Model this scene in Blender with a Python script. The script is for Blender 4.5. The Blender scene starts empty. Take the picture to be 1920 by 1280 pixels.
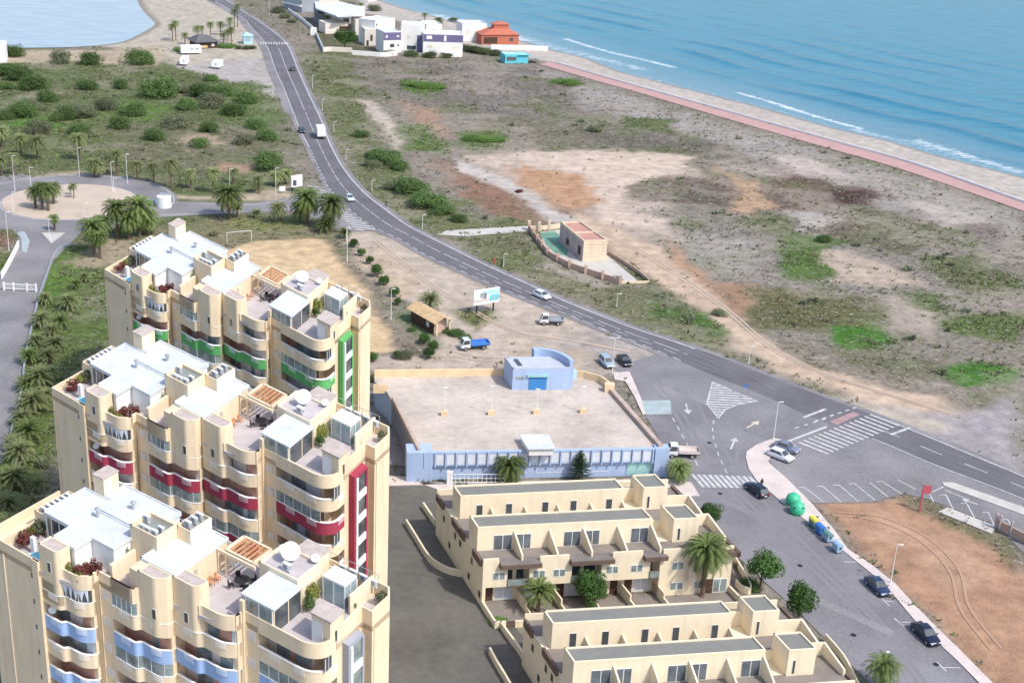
import bpy, bmesh, math, random
import numpy as np
from mathutils import Vector, Matrix
random.seed(7); RNG = np.random.default_rng(7)
scene = bpy.context.scene
COL = scene.collection
R = math.radians
# ------------------------------------------------------------------ camera
PW, PH, FOC = 1920.0, 1280.0, 2500.0
PITCH, ROLL, CAMH = R(21.6), R(3.0), 93.0
CP, SP = math.cos(PITCH), math.sin(PITCH)
FWD = Vector((0, CP, -SP)); UP0 = Vector((0, SP, CP)); RT0 = Vector((1, 0, 0))
RT = RT0*math.cos(ROLL) + UP0*math.sin(ROLL)
UPV = UP0*math.cos(ROLL) - RT0*math.sin(ROLL)
CAM = Vector((0, 0, CAMH))
def G(px, py, z=0.0):
    """survey: the point of the level z seen at photo pixel (px, py)"""
    d = FWD + RT*((px-PW/2)/FOC) + UPV*((PH/2-py)/FOC)
    return CAM + d*((z-CAMH)/d.z)
def proj(p):
    q = Vector(p)-CAM; w = q.dot(FWD)
    return (PW/2+FOC*q.dot(RT)/w, PH/2-FOC*q.dot(UPV)/w)
def height_for(b, py):
    lo, hi = 0.0, 60.0
    for _ in range(40):
        m = (lo+hi)/2
        if proj((b.x, b.y, m))[1] > py: lo = m
        else: hi = m
    return lo
cd = bpy.data.cameras.new('camera'); cam = bpy.data.objects.new('camera', cd); COL.objects.link(cam)
cd.sensor_width = 36; cd.lens = FOC/PW*36; cd.clip_start = 1; cd.clip_end = 20000
mw = Matrix((RT, UPV, -FWD)).transposed().to_4x4(); mw.translation = CAM
cam.matrix_world = mw; scene.camera = cam
# ------------------------------------------------------------------ light
SUNV = Vector((0.80*math.cos(R(50)), -0.60*math.cos(R(50)), math.sin(R(50))))
w = bpy.data.worlds.new('World'); scene.world = w; w.use_nodes = True
nt = w.node_tree; bg = nt.nodes['Background']
sky = nt.nodes.new('ShaderNodeTexSky'); sky.sky_type = 'NISHITA'; sky.sun_disc = False
sky.sun_elevation = R(50); sky.sun_rotation = math.atan2(SUNV.x, SUNV.y)
sky.air_density = 1.0; sky.dust_density = 2.0
nt.links.new(sky.outputs[0], bg.inputs[0]); bg.inputs[1].default_value = 0.15
sl = bpy.data.lights.new('sun', 'SUN'); sl.energy = 2.3; sl.angle = R(2.0); sl.color = (1.0, 0.95, 0.87)
so = bpy.data.objects.new('sun', sl); COL.objects.link(so)
so.rotation_euler = (-SUNV).to_track_quat('-Z', 'Y').to_euler(); so.location = (200, 0, 300)
scene.view_settings.view_transform = 'Standard'; scene.view_settings.look = 'None'
scene.view_settings.exposure = 0.67; scene.view_settings.gamma = 1
# ------------------------------------------------------------------ materials
def mat(name, c, rough=0.85, var=0.12, scale=0.6, fine=6.0, bump=0.0, metal=0.0, c2=None, spec=0.3, streak=False):
    m = bpy.data.materials.new(name); m.use_nodes = True
    t = m.node_tree; b = t.nodes['Principled BSDF']
    b.inputs['Roughness'].default_value = rough; b.inputs['Metallic'].default_value = metal
    b.inputs['Specular IOR Level'].default_value = spec
    geo = t.nodes.new('ShaderNodeNewGeometry'); pos = geo.outputs['Position']
    if streak:
        mp = t.nodes.new('ShaderNodeMapping'); mp.inputs['Scale'].default_value = (1, 1, 0.42)
        t.links.new(pos, mp.inputs[0]); pos = mp.outputs[0]
    n1 = t.nodes.new('ShaderNodeTexNoise'); n1.inputs['Scale'].default_value = scale; n1.inputs['Detail'].default_value = 5
    n2 = t.nodes.new('ShaderNodeTexNoise'); n2.inputs['Scale'].default_value = fine; n2.inputs['Detail'].default_value = 3
    t.links.new(pos, n1.inputs['Vector']); t.links.new(pos, n2.inputs['Vector'])
    ad = t.nodes.new('ShaderNodeMath'); ad.operation = 'MULTIPLY_ADD'; ad.inputs[1].default_value = 0.5
    t.links.new(n2.outputs[0], ad.inputs[0]); t.links.new(n1.outputs[0], ad.inputs[2])
    rp = t.nodes.new('ShaderNodeMapRange'); rp.inputs[1].default_value = 0.45; rp.inputs[2].default_value = 1.05
    t.links.new(ad.outputs[0], rp.inputs[0])
    mx = t.nodes.new('ShaderNodeMix'); mx.data_type = 'RGBA'
    if c2 is None: c2 = tuple(x*(1-2*var) for x in c); c1 = tuple(min(.92, x*(1+var)) for x in c)
    else: c1 = c
    mx.inputs[6].default_value = (*c1, 1); mx.inputs[7].default_value = (*c2, 1)
    t.links.new(rp.outputs[0], mx.inputs[0]); t.links.new(mx.outputs[2], b.inputs['Base Color'])
    if bump:
        bp = t.nodes.new('ShaderNodeBump'); bp.inputs['Strength'].default_value = bump; bp.inputs['Distance'].default_value = 0.05
        t.links.new(n2.outputs[0], bp.inputs['Height']); t.links.new(bp.outputs[0], b.inputs['Normal'])
    return m
def leafmat(name, c, c2, tr=0.25):
    m = mat(name, c, rough=0.6, c2=c2, scale=0.9, fine=4.0, spec=0.2)
    t = m.node_tree; b = t.nodes['Principled BSDF']
    oi = t.nodes.new('ShaderNodeObjectInfo'); hs = t.nodes.new('ShaderNodeHueSaturation')
    mr = t.nodes.new('ShaderNodeMapRange'); mr.inputs[3].default_value = 0.7; mr.inputs[4].default_value = 1.3
    src = b.inputs['Base Color'].links[0].from_socket
    t.links.new(oi.outputs['Random'], mr.inputs[0]); t.links.new(mr.outputs[0], hs.inputs['Value'])
    t.links.new(src, hs.inputs['Color']); t.links.new(hs.outputs[0], b.inputs['Base Color'])
    tl = t.nodes.new('ShaderNodeBsdfTranslucent'); ms = t.nodes.new('ShaderNodeMixShader'); ms.inputs[0].default_value = tr
    t.links.new(hs.outputs[0], tl.inputs[0]); t.links.new(b.outputs[0], ms.inputs[1]); t.links.new(tl.outputs[0], ms.inputs[2])
    t.links.new(ms.outputs[0], t.nodes['Material Output'].inputs[0])
    return m
def weather(m, sc=1.1, amt=.32, tint=(.62,.60,.58)):
    """rain streaks: narrow grey runs with their own shape"""
    t = m.node_tree; b = t.nodes['Principled BSDF']; src = b.inputs['Base Color'].links[0].from_socket
    geo = t.nodes.new('ShaderNodeNewGeometry'); mp = t.nodes.new('ShaderNodeMapping'); mp.inputs['Scale'].default_value = (sc, sc, .10)
    n = t.nodes.new('ShaderNodeTexNoise'); n.inputs['Scale'].default_value = 1.0; n.inputs['Detail'].default_value = 4
    r = t.nodes.new('ShaderNodeMapRange'); r.inputs[1].default_value = .53; r.inputs[2].default_value = .76; r.inputs[4].default_value = amt
    x = t.nodes.new('ShaderNodeMix'); x.data_type = 'RGBA'; x.blend_type = 'MULTIPLY'; x.inputs[7].default_value = (*tint, 1)
    t.links.new(geo.outputs['Position'], mp.inputs[0]); t.links.new(mp.outputs[0], n.inputs['Vector']); t.links.new(n.outputs[0], r.inputs[0]); t.links.new(r.outputs[0], x.inputs[0]); t.links.new(src, x.inputs[6]); t.links.new(x.outputs[2], b.inputs['Base Color'])
M = {}
M['plaster'] = mat('cream plaster', (0.78, 0.64, 0.455), var=0.065, scale=0.6, fine=2.5, streak=True)
M['plaster2'] = mat('pale cream plaster', (0.80, 0.695, 0.515), var=0.05, scale=0.5, fine=2.5, streak=True)
M['white'] = mat('white paint', (0.80, 0.80, 0.79), var=0.03, scale=0.5)
M['roofwhite'] = mat('white roof coating', (0.61, 0.64, 0.66), var=0.08, scale=0.3, fine=2)
M['tile'] = mat('lavender floor tile', (0.52, 0.47, 0.47), var=0.1, scale=0.5, fine=4)
M['tanroof'] = mat('tan tiled cap', (0.52, 0.44, 0.40), var=0.14, scale=1.5, fine=9)
M['greydeck'] = mat('grey roof felt', (0.27, 0.29, 0.28), var=0.12, scale=0.6)
M['gravel'] = mat('grey roof gravel', (0.205, 0.205, 0.188), var=0.06, scale=0.8, fine=12)
M['brick'] = mat('terracotta wall', (0.60, 0.33, 0.235), var=0.15, scale=1.2)
M['recess'] = mat('pinkish tan wall', (0.70, 0.60, 0.53), var=0.12, scale=0.8)  # one even tan for the balcony recess walls and the pier
M['glass'] = mat('dark window glass', (0.07, 0.085, 0.095), rough=0.08, var=0.3, scale=0.7, spec=0.8)
M['glassgreen'] = mat('grey green glass', (0.26, 0.32, 0.32), rough=0.1, var=0.3, scale=0.8, spec=0.8)
M['glassblue'] = mat('pale blue glass', (0.36, 0.47, 0.50), rough=0.12, var=0.15, scale=0.8, spec=0.8)
M['glassmid'] = mat('grey window glass', (0.13, 0.155, 0.175), rough=0.1, var=0.3, scale=0.7, spec=0.8)
M['hutroof'] = mat('lilac grey roof', (0.47, 0.50, 0.58), var=0.08)
M['curtain'] = mat('pale curtain', (0.62, 0.66, 0.72), var=0.06)
M['blue'] = mat('blue balcony paint', (0.33, 0.47, 0.73), var=0.06, scale=0.4, streak=True)
M['crimson'] = mat('crimson balcony paint', (0.36, 0.048, 0.088), var=0.08, scale=0.4, streak=True)
M['green'] = mat('green balcony paint', (0.12, 0.42, 0.14), var=0.1, scale=0.4, streak=True)
M['slate'] = mat('blue grey paint', (0.34, 0.36, 0.42), var=0.06)
M['magenta'] = mat('magenta wall shade', (0.52, 0.08, 0.28), var=0.05)
M['wood'] = mat('orange timber', (0.55, 0.27, 0.13), var=0.2, scale=2)
M['darkwood'] = mat('dark brown timber', (0.09, 0.05, 0.035), var=0.25, scale=2)
M['brownpar'] = mat('brown cladding', (0.15, 0.105, 0.085), var=0.15, scale=1)
M['roofbrown'] = mat('weathered brown slab', (0.19, 0.17, 0.16), var=0.12)
M['black'] = mat('black plastic', (0.025, 0.025, 0.028), rough=0.6, var=0.2)
M['pool'] = mat('turquoise pool water', (0.18, 0.62, 0.72), rough=0.05, var=0.1, spec=0.8)
M['metal'] = mat('galvanised metal', (0.55, 0.56, 0.58), rough=0.45, var=0.1, metal=0.6)
M['steelwhite'] = mat('white enamelled metal', (0.75, 0.76, 0.77), rough=0.4, var=0.04)
M['asphalt'] = mat('asphalt', (0.145, 0.140, 0.155), var=0.2, scale=0.12, fine=2.5, rough=0.9)
M['asphalt_old'] = mat('worn asphalt', (0.235, 0.225, 0.235), var=0.2, scale=0.08, fine=1.6, rough=0.9)
M['asphalt_dark'] = mat('smooth dark asphalt', (0.135, 0.127, 0.113), var=0.2, scale=0.10, fine=0.9, rough=0.9)
M['paintline'] = mat('worn road paint', (0.64, 0.64, 0.645), c2=(0.30, 0.30, 0.31), scale=0.9, fine=6)
M['paintblue'] = mat('worn blue bay paint', (0.38, 0.47, 0.49), c2=(0.29, 0.32, 0.33), scale=0.6, fine=3)
M['paintred'] = mat('worn red road paint', (0.36, 0.24, 0.24), var=0.1)
M['pave'] = mat('pink paving', (0.60, 0.52, 0.49), var=0.1, scale=0.4, fine=3)
M['paveconc'] = mat('pale concrete', (0.50, 0.475, 0.44), var=0.1, scale=0.4, fine=3)
M['kerb'] = mat('kerb stone', (0.50, 0.46, 0.45), var=0.12, scale=1)
M['asphalt_mid'] = mat('grey street asphalt', (0.222, 0.213, 0.229), var=0.2, scale=0.10, fine=2.0, rough=0.9)
M['wear'] = mat('tyre darkened asphalt', (0.105, 0.10, 0.11), c2=(0.16, 0.155, 0.168), scale=0.09, fine=1.0, rough=0.85)
M['wearlight'] = mat('tyre darkened street asphalt', (0.185, 0.178, 0.191), c2=(0.225, 0.216, 0.232), scale=0.09, fine=1.0, rough=0.85)
M['rut'] = mat('compacted earth rut', (0.365, 0.228, 0.153), c2=(0.42, 0.27, 0.185), scale=0.2, fine=1.5)
M['rutpale'] = mat('compacted pale rut', (0.40, 0.31, 0.245), c2=(0.50, 0.395, 0.31), scale=0.15, fine=1.2)
M['prom'] = mat('red promenade paving', (0.45, 0.285, 0.265), var=0.08, scale=0.3, fine=2)
M['deck'] = mat('parking deck concrete', (0.53, 0.465, 0.41), var=0.17, scale=0.10, fine=1.2)
M['deckpar'] = mat('pink tan parapet', (0.46, 0.36, 0.31), var=0.12, scale=0.5)
M['orangepar'] = mat('sand coloured parapet', (0.74, 0.56, 0.36), var=0.06, scale=0.5)
M['bluewall'] = mat('pale blue paint', (0.37, 0.475, 0.68), var=0.06, scale=0.3, streak=True)
M['bluepale'] = mat('faded pale blue panel', (0.62, 0.66, 0.72), var=0.06)
M['bluedoor'] = mat('blue roller shutter', (0.05, 0.22, 0.52), var=0.08)
M['teal'] = mat('teal glass', (0.30, 0.56, 0.54), rough=0.15, var=0.1, spec=0.7)
M['bark'] = mat('palm bark', (0.17, 0.12, 0.085), var=0.3, scale=4, fine=14, bump=0.6)
M['trunk'] = mat('tree bark', (0.13, 0.09, 0.065), var=0.3, scale=4, fine=14, bump=0.5)
M['palm'] = leafmat('palm fronds', (0.105, 0.16, 0.045), (0.185, 0.235, 0.08))
M['palmpale'] = leafmat('dusty palm fronds', (0.17, 0.215, 0.085), (0.28, 0.31, 0.145))
M['palmdead'] = leafmat('dry palm fronds', (0.36, 0.22, 0.08), (0.45, 0.30, 0.13))
M['leaf'] = leafmat('tree leaves', (0.04, 0.095, 0.022), (0.09, 0.17, 0.045))
M['bushleaf'] = leafmat('bush leaves', (0.065, 0.125, 0.035), (0.13, 0.20, 0.065))
M['bushgrey'] = leafmat('grey green leaves', (0.12, 0.15, 0.08), (0.20, 0.21, 0.13))
M['lawnleaf'] = leafmat('bright low leaves', (0.10, 0.20, 0.04), (0.17, 0.27, 0.07))
M['redleaf'] = leafmat('dark red leaves', (0.13, 0.035, 0.035), (0.24, 0.08, 0.06))
M['olive'] = leafmat('olive leaves', (0.19, 0.22, 0.045), (0.30, 0.31, 0.09))
M['conifer'] = leafmat('conifer needles', (0.022, 0.055, 0.024), (0.055, 0.095, 0.04))
M['drygrass'] = leafmat('dry grey scrub', (0.27, 0.235, 0.185), (0.36, 0.32, 0.26))
M['scrubgreen'] = leafmat('olive scrub', (0.14, 0.17, 0.075), (0.22, 0.245, 0.12))
M['scrubdark'] = leafmat('dark brown scrub', (0.16, 0.115, 0.09), (0.24, 0.175, 0.14))
M['hedge'] = leafmat('hedge leaves', (0.075, 0.11, 0.045), (0.13, 0.17, 0.08))
M['tyre'] = mat('tyre rubber', (0.02, 0.02, 0.021), var=0.2)
M['rim'] = mat('alloy rim', (0.5, 0.5, 0.52), rough=0.35, metal=0.7, var=0.1)
M['lamp_w'] = mat('headlamp lens', (0.75, 0.77, 0.8), rough=0.1, var=0.05)
M['lamp_r'] = mat('tail lamp lens', (0.45, 0.02, 0.02), rough=0.15, var=0.05)
M['ochre'] = mat('ochre render', (0.68, 0.56, 0.42), var=0.08, scale=0.5, streak=True)
M['pinkgrey'] = mat('pinkish grey render', (0.44, 0.37, 0.36), var=0.12, scale=0.5, streak=True)
M['redroof'] = mat('red roof tiles', (0.50, 0.27, 0.22), var=0.14, scale=0.5, fine=3)
M['pinkwall'] = mat('pink garden wall', (0.52, 0.36, 0.29), var=0.1, scale=0.6)
M['court'] = mat('green court surface', (0.16, 0.31, 0.235), var=0.2, scale=0.3)
M['tilehut'] = mat('straw coloured tiles', (0.62, 0.44, 0.25), var=0.16, scale=1.2, fine=7)
M['orangehouse'] = mat('orange red render', (0.46, 0.15, 0.10), var=0.08)
M['purple'] = mat('purple cladding', (0.16, 0.14, 0.27), var=0.08)
M['villa'] = mat('villa white render', (0.78, 0.765, 0.74), var=0.06, scale=0.3)
M['villacream'] = mat('villa cream render', (0.72, 0.65, 0.57), var=0.07, scale=0.3)
M['villagrey'] = mat('villa grey render', (0.30, 0.33, 0.37), var=0.1, scale=0.3)
M['turq'] = mat('turquoise paint', (0.12, 0.52, 0.62), var=0.1)
M['skyblue'] = mat('sky blue paint', (0.40, 0.62, 0.74), var=0.06)
M['darkroof'] = mat('dark thatch', (0.13, 0.13, 0.14), var=0.25, scale=2)
M['skin'] = mat('skin', (0.55, 0.36, 0.27), rough=0.6, var=0.05)
M['cloth_dark'] = mat('dark clothing', (0.035, 0.035, 0.045), var=0.2)
M['cloth_red'] = mat('red shirt', (0.42, 0.08, 0.07), var=0.1)
M['hair'] = mat('dark hair', (0.03, 0.022, 0.018), var=0.2)
M['bingreen'] = mat('green glass fibre', (0.06, 0.46, 0.26), rough=0.35, var=0.08, scale=1)
M['binyellow'] = mat('yellow plastic', (0.72, 0.62, 0.10), rough=0.4, var=0.08)
M['binblue'] = mat('blue plastic', (0.06, 0.20, 0.55), rough=0.4, var=0.08)
M['binteal'] = mat('dark green plastic', (0.13, 0.27, 0.25), rough=0.4, var=0.08)
M['bingrey'] = mat('pale blue plastic', (0.30, 0.46, 0.62), rough=0.4, var=0.08)
M['signred'] = mat('faded red sign', (0.45, 0.10, 0.13), var=0.1)
M['signblue'] = mat('blue road sign', (0.05, 0.20, 0.55), var=0.05)
for k_ in ('plaster','plaster2','ochre','bluewall','orangepar','deckpar'): weather(M[k_])
weather(M['deck'], .35, .5); weather(M['roofwhite'], .5, .25)
def paint(name, c, rough=0.22): return mat(name, c, rough=rough, var=0.03, scale=1.0, spec=0.6, metal=0.15)
# ------------------------------------------------------------------ mesh builder
def wloc(o):
    v = Vector((0, 0, 0))
    while o is not None: v += o.location; o = o.parent
    return v
class MB:
    def __init__(s, m=None): s.v = []; s.f = []; s.mi = []; s.m = m; s.flip = False
    def add(s, vs, fs, mi=0):
        b = len(s.v)
        if s.m: vs = [s.m(*p) for p in vs]
        s.v += [tuple(p) for p in vs]; s.f += [tuple(i+b for i in f) for f in fs]; s.mi += [mi]*len(fs)
        return s
    def box(s, u0, u1, v0, v1, z0, z1, mi=0):
        return s.add([(u0,v0,z0),(u1,v0,z0),(u1,v1,z0),(u0,v1,z0),(u0,v0,z1),(u1,v0,z1),(u1,v1,z1),(u0,v1,z1)],
              [(3,2,1,0),(4,5,6,7),(0,1,5,4),(1,2,6,5),(2,3,7,6),(3,0,4,7)], mi)
    def prism(s, poly, z0, z1, mi=0, mtop=None):
        n = len(poly); vs = [(p[0],p[1],z0) for p in poly]+[(p[0],p[1],z1) for p in poly]
        s.add(vs, [(i,(i+1)%n,n+(i+1)%n,n+i) for i in range(n)]+[tuple(range(n-1,-1,-1))], mi)
        return s.add([(p[0],p[1],z1) for p in poly], [tuple(range(n))], mi if mtop is None else mtop)
    def quad(s, a, b, c, d, mi=0): return s.add([a,b,c,d], [(0,1,2,3)], mi)
    def poly(s, pts, z, mi=0): return s.add([(p[0],p[1],z) for p in pts], [tuple(range(len(pts)))], mi)
    def offs(s, pts, t):
        out = []
        n = len(pts)
        for i in range(n):
            a = Vector(pts[max(i-1,0)][:2]); b = Vector(pts[i][:2]); c = Vector(pts[min(i+1,n-1)][:2])
            d1 = (b-a) if i > 0 else (c-b); d2 = (c-b) if i < n-1 else (b-a)
            d1 = d1.normalized(); d2 = d2.normalized(); n1 = Vector((-d1.y,d1.x)); n2 = Vector((-d2.y,d2.x))
            m = n1+n2
            if m.length < 1e-6: m = n1
            m = m.normalized(); k = t/max(0.35, m.dot(n1))
            out.append((b.x+m.x*k, b.y+m.y*k))
        return out
    def strip(s, pts, z0, z1, t=0.2, mi=0, mtop=None):
        q = s.offs(pts, t); n = len(pts); mt = mi if mtop is None else mtop
        vs = [(p[0],p[1],z0) for p in pts]+[(p[0],p[1],z1) for p in pts]+[(p[0],p[1],z0) for p in q]+[(p[0],p[1],z1) for p in q]
        f = []; ft = []
        for i in range(n-1):
            f += [(i,i+1,n+i+1,n+i),(2*n+i+1,2*n+i,3*n+i,3*n+i+1),(i+1,i,2*n+i,2*n+i+1)]; ft.append((n+i,n+i+1,3*n+i+1,3*n+i))
        f += [(0,n,3*n,2*n),(n-1,3*n-1,4*n-1,2*n-1)]
        if mt == mi: return s.add(vs, f+ft, mi)
        s.add(vs, f, mi); return s.add(vs, ft, mt)
    def beam(s, p, q, w=0.1, h=None, mi=0):
        h = h or w; p = Vector(p); q = Vector(q); d = (q-p).normalized()
        a = d.cross(Vector((0,0,1)));  a = a.normalized() if a.length > 1e-4 else Vector((1,0,0))
        b = a.cross(d).normalized(); a *= w/2; b *= h/2
        vs = [p-a-b,p+a-b,p+a+b,p-a+b,q-a-b,q+a-b,q+a+b,q-a+b]
        return s.add([tuple(x) for x in vs], [(3,2,1,0),(4,5,6,7),(0,1,5,4),(1,2,6,5),(2,3,7,6),(3,0,4,7)], mi)
    def tube(s, p, q, r0, r1=None, n=8, mi=0, cap=True):
        r1 = r0 if r1 is None else r1; p = Vector(p); q = Vector(q); d = (q-p).normalized()
        a = d.orthogonal().normalized(); b = d.cross(a); vs = []
        for c, r in ((p,r0),(q,r1)):
            for i in range(n):
                t = 2*math.pi*i/n; vs.append(tuple(c+a*(r*math.cos(t))+b*(r*math.sin(t))))
        fs = [(i,(i+1)%n,n+(i+1)%n,n+i) for i in range(n)]
        if cap: fs += [tuple(range(n-1,-1,-1)), tuple(range(n,2*n))]
        return s.add(vs, fs, mi)
    def lathe(s, prof, n=16, c=(0,0), mi=0):
        vs = []; k = len(prof)
        for r, z in prof:
            for i in range(n):
                t = 2*math.pi*i/n; vs.append((c[0]+r*math.cos(t), c[1]+r*math.sin(t), z))
        fs = [(j*n+i, j*n+(i+1)%n, (j+1)*n+(i+1)%n, (j+1)*n+i) for j in range(k-1) for i in range(n)]
        fs += [tuple(range(n-1,-1,-1)), tuple(range((k-1)*n, k*n))]
        return s.add(vs, fs, mi)
    def mesh(s, name, mats, off=None, smooth=False):
        me = bpy.data.meshes.new(name)
        v = np.array(s.v, dtype=float)
        if off is not None: v = v-np.array(off)
        me.from_pydata(v.tolist(), [], s.f)
        mats = mats if isinstance(mats, (list, tuple)) else [mats]
        for m in mats: me.materials.append(M[m] if isinstance(m, str) else m)
        if len(mats) > 1: me.polygons.foreach_set('material_index', s.mi)
        if s.flip: me.flip_normals()
        if smooth: me.polygons.foreach_set('use_smooth', [True]*len(me.polygons))
        me.update(); return me
    def build(s, name, mats, parent=None, smooth=False, label=None, origin=None):
        if not s.v: return None
        if parent is not None: off = wloc(parent); loc = (0,0,0)
        else:
            a = np.array(s.v); off = origin or Vector(((a[:,0].min()+a[:,0].max())/2, (a[:,1].min()+a[:,1].max())/2, a[:,2].min())); loc = off
        o = bpy.data.objects.new(name, s.mesh(name, mats, off, smooth)); COL.objects.link(o); o.location = loc
        if parent is not None: o.parent = parent
        if label: o['label'] = label
        return o
def tag(o, label=None, cat=None, group=None, kind=None):
    if label: o['label'] = label
    if cat: o['category'] = cat
    if group: o['group'] = group
    if kind: o['kind'] = kind
    return o
def thing(name, label, cat, loc=(0,0,0), group=None, rz=0):
    o = bpy.data.objects.new(name, None); COL.objects.link(o); o.location = loc; o.rotation_euler = (0,0,rz)
    o.empty_display_size = 0.5
    return tag(o, label, cat, group)
def dup(root, loc, rz=0, label=None, group=None, scale=None):
    def cp(o, par):
        c = o.copy(); COL.objects.link(c); c.parent = par
        for ch in [x for x in ALLCH.get(o.name, [])]: cp(ch, c)
        return c
    ALLCH = {}
    for x in COL.objects:
        if x.parent: ALLCH.setdefault(x.parent.name, []).append(x)
    c = cp(root, None); c.location = loc; c.rotation_euler = (0,0,rz)
    if scale: c.scale = scale
    if label: c['label'] = label
    if group: c['group'] = group
    return c
ORD = ['first','second','third','fourth','fifth','sixth','seventh','eighth','ninth','tenth','eleventh','twelfth','thirteenth','fourteenth','fifteenth','sixteenth','seventeenth','eighteenth','nineteenth','twentieth','twenty-first','twenty-second','twenty-third','twenty-fourth','twenty-fifth','twenty-sixth','twenty-seventh','twenty-eighth','twenty-ninth','thirtieth']
def rounded(pts, rad, seg=6):
    out = [pts[0]]
    for i in range(1, len(pts)-1):
        a, b, c = Vector(pts[i-1][:2]), Vector(pts[i][:2]), Vector(pts[i+1][:2]); r = rad[i] if isinstance(rad, (list,tuple)) else rad
        if r <= 0: out.append(pts[i]); continue
        d1 = (a-b); d2 = (c-b); k = min(r, d1.length*.49, d2.length*.49); p = b+d1.normalized()*k; q = b+d2.normalized()*k
        for j in range(seg+1):
            t = j/seg; x = p*(1-t)**2+b*2*t*(1-t)+q*t*t; out.append((x.x, x.y))
    out.append(pts[-1]); return out
def cum(pts):
    d = [0]
    for a, b in zip(pts, pts[1:]): d.append(d[-1]+math.hypot(b[0]-a[0], b[1]-a[1]))
    return d
def sub(pts, s0, s1):
    """piece of a polyline between arc lengths"""
    d = cum(pts); s1 = min(s1, d[-1]); out = []
    def at(s):
        for i in range(len(d)-1):
            if s <= d[i+1]+1e-9:
                t = (s-d[i])/max(1e-9, d[i+1]-d[i]); return (pts[i][0]+(pts[i+1][0]-pts[i][0])*t, pts[i][1]+(pts[i+1][1]-pts[i][1])*t)
        return pts[-1][:2]
    out.append(at(s0)); out += [p[:2] for p, s in zip(pts, d) if s0+1e-6 < s < s1-1e-6]; out.append(at(s1)); return out
def catmull(pts, n=8):
    P = [Vector(p) for p in pts]; out = []
    for i in range(len(P)-1):
        a = P[max(i-1,0)]; b = P[i]; c = P[i+1]; d = P[min(i+2,len(P)-1)]
        for k in range(n):
            t = k/n; out.append(0.5*((2*b)+(c-a)*t+(2*a-5*b+4*c-d)*t*t+(3*b-a-3*c+d)*t**3))
    out.append(P[-1]); return out
# ------------------------------------------------------------------ terrain
def vnoise(X, Y, s, seed=0):
    x = X/s; y = Y/s; xi = np.floor(x).astype(int); yi = np.floor(y).astype(int); fx = x-xi; fy = y-yi
    fx = fx*fx*(3-2*fx); fy = fy*fy*(3-2*fy)
    def h(a, b):
        n = (a*374761393+b*668265263+seed*1442695041) & 0x7fffffff
        n = ((n ^ (n >> 13))*1274126177) & 0x7fffffff
        return ((n ^ (n >> 16)) & 0xffff)/65535.0
    return (h(xi,yi)*(1-fx)+h(xi+1,yi)*fx)*(1-fy)+(h(xi,yi+1)*(1-fx)+h(xi+1,yi+1)*fx)*fy
def fbm(X, Y, s, seed=0, o=4):
    r = 0; a = 1; t = 0
    for k in range(o): r = r+a*vnoise(X, Y, s, seed+k*17); t += a; a *= .55; s /= 2.1
    return r/t-0.5
def sdist(poly, X, Y, closed=True):
    """distance to a polygon, positive inside"""
    d2 = np.full(X.shape, 1e12); ins = np.zeros(X.shape, bool); n = len(poly)
    for i in range(n if closed else n-1):
        ax, ay = poly[i][:2]; bx, by = poly[(i+1) % n][:2]; ex, ey = bx-ax, by-ay; L = ex*ex+ey*ey+1e-9
        t = np.clip(((X-ax)*ex+(Y-ay)*ey)/L, 0, 1)
        d2 = np.minimum(d2, (X-ax-t*ex)**2+(Y-ay-t*ey)**2)
        c = ((ay > Y) != (by > Y)) & (X < ex*(Y-ay)/(ey+1e-12)+ax); ins ^= c
    d = np.sqrt(d2)
    return np.where(ins, d, -d) if closed else d
def gp(pts): return [G(*p) for p in pts]
COAST = [(640,-26),(700,-6),(724,2),(760,14),(800,24),(850,38),(900,53),(982,75),(1025,88),(1105,108),(1160,130),(1240,151),(1340,176),(1435,200),(1560,235),(1670,261),(1760,288),(1910,326),(2100,385),(2400,490)]
coastw = catmull(gp(COAST), 5)
seapoly = [tuple(p[:2]) for p in coastw]+[(900, 150), (3000, 400), (3000, 4000), (-200, 4000), (-120, 1000)]
LAGOON = [(-60,92),(0,89),(60,88),(130,87),(190,83),(230,77),(262,63),(284,50),(290,42),(279,31),(266,16),(257,0),(250,-20),(-60,-26)]
lagw = [tuple(p[:2]) for p in catmull(gp(LAGOON), 4)]
lagw = lagw+[(-170, 1050), (-600, 1100), (-600, 560)]
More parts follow.
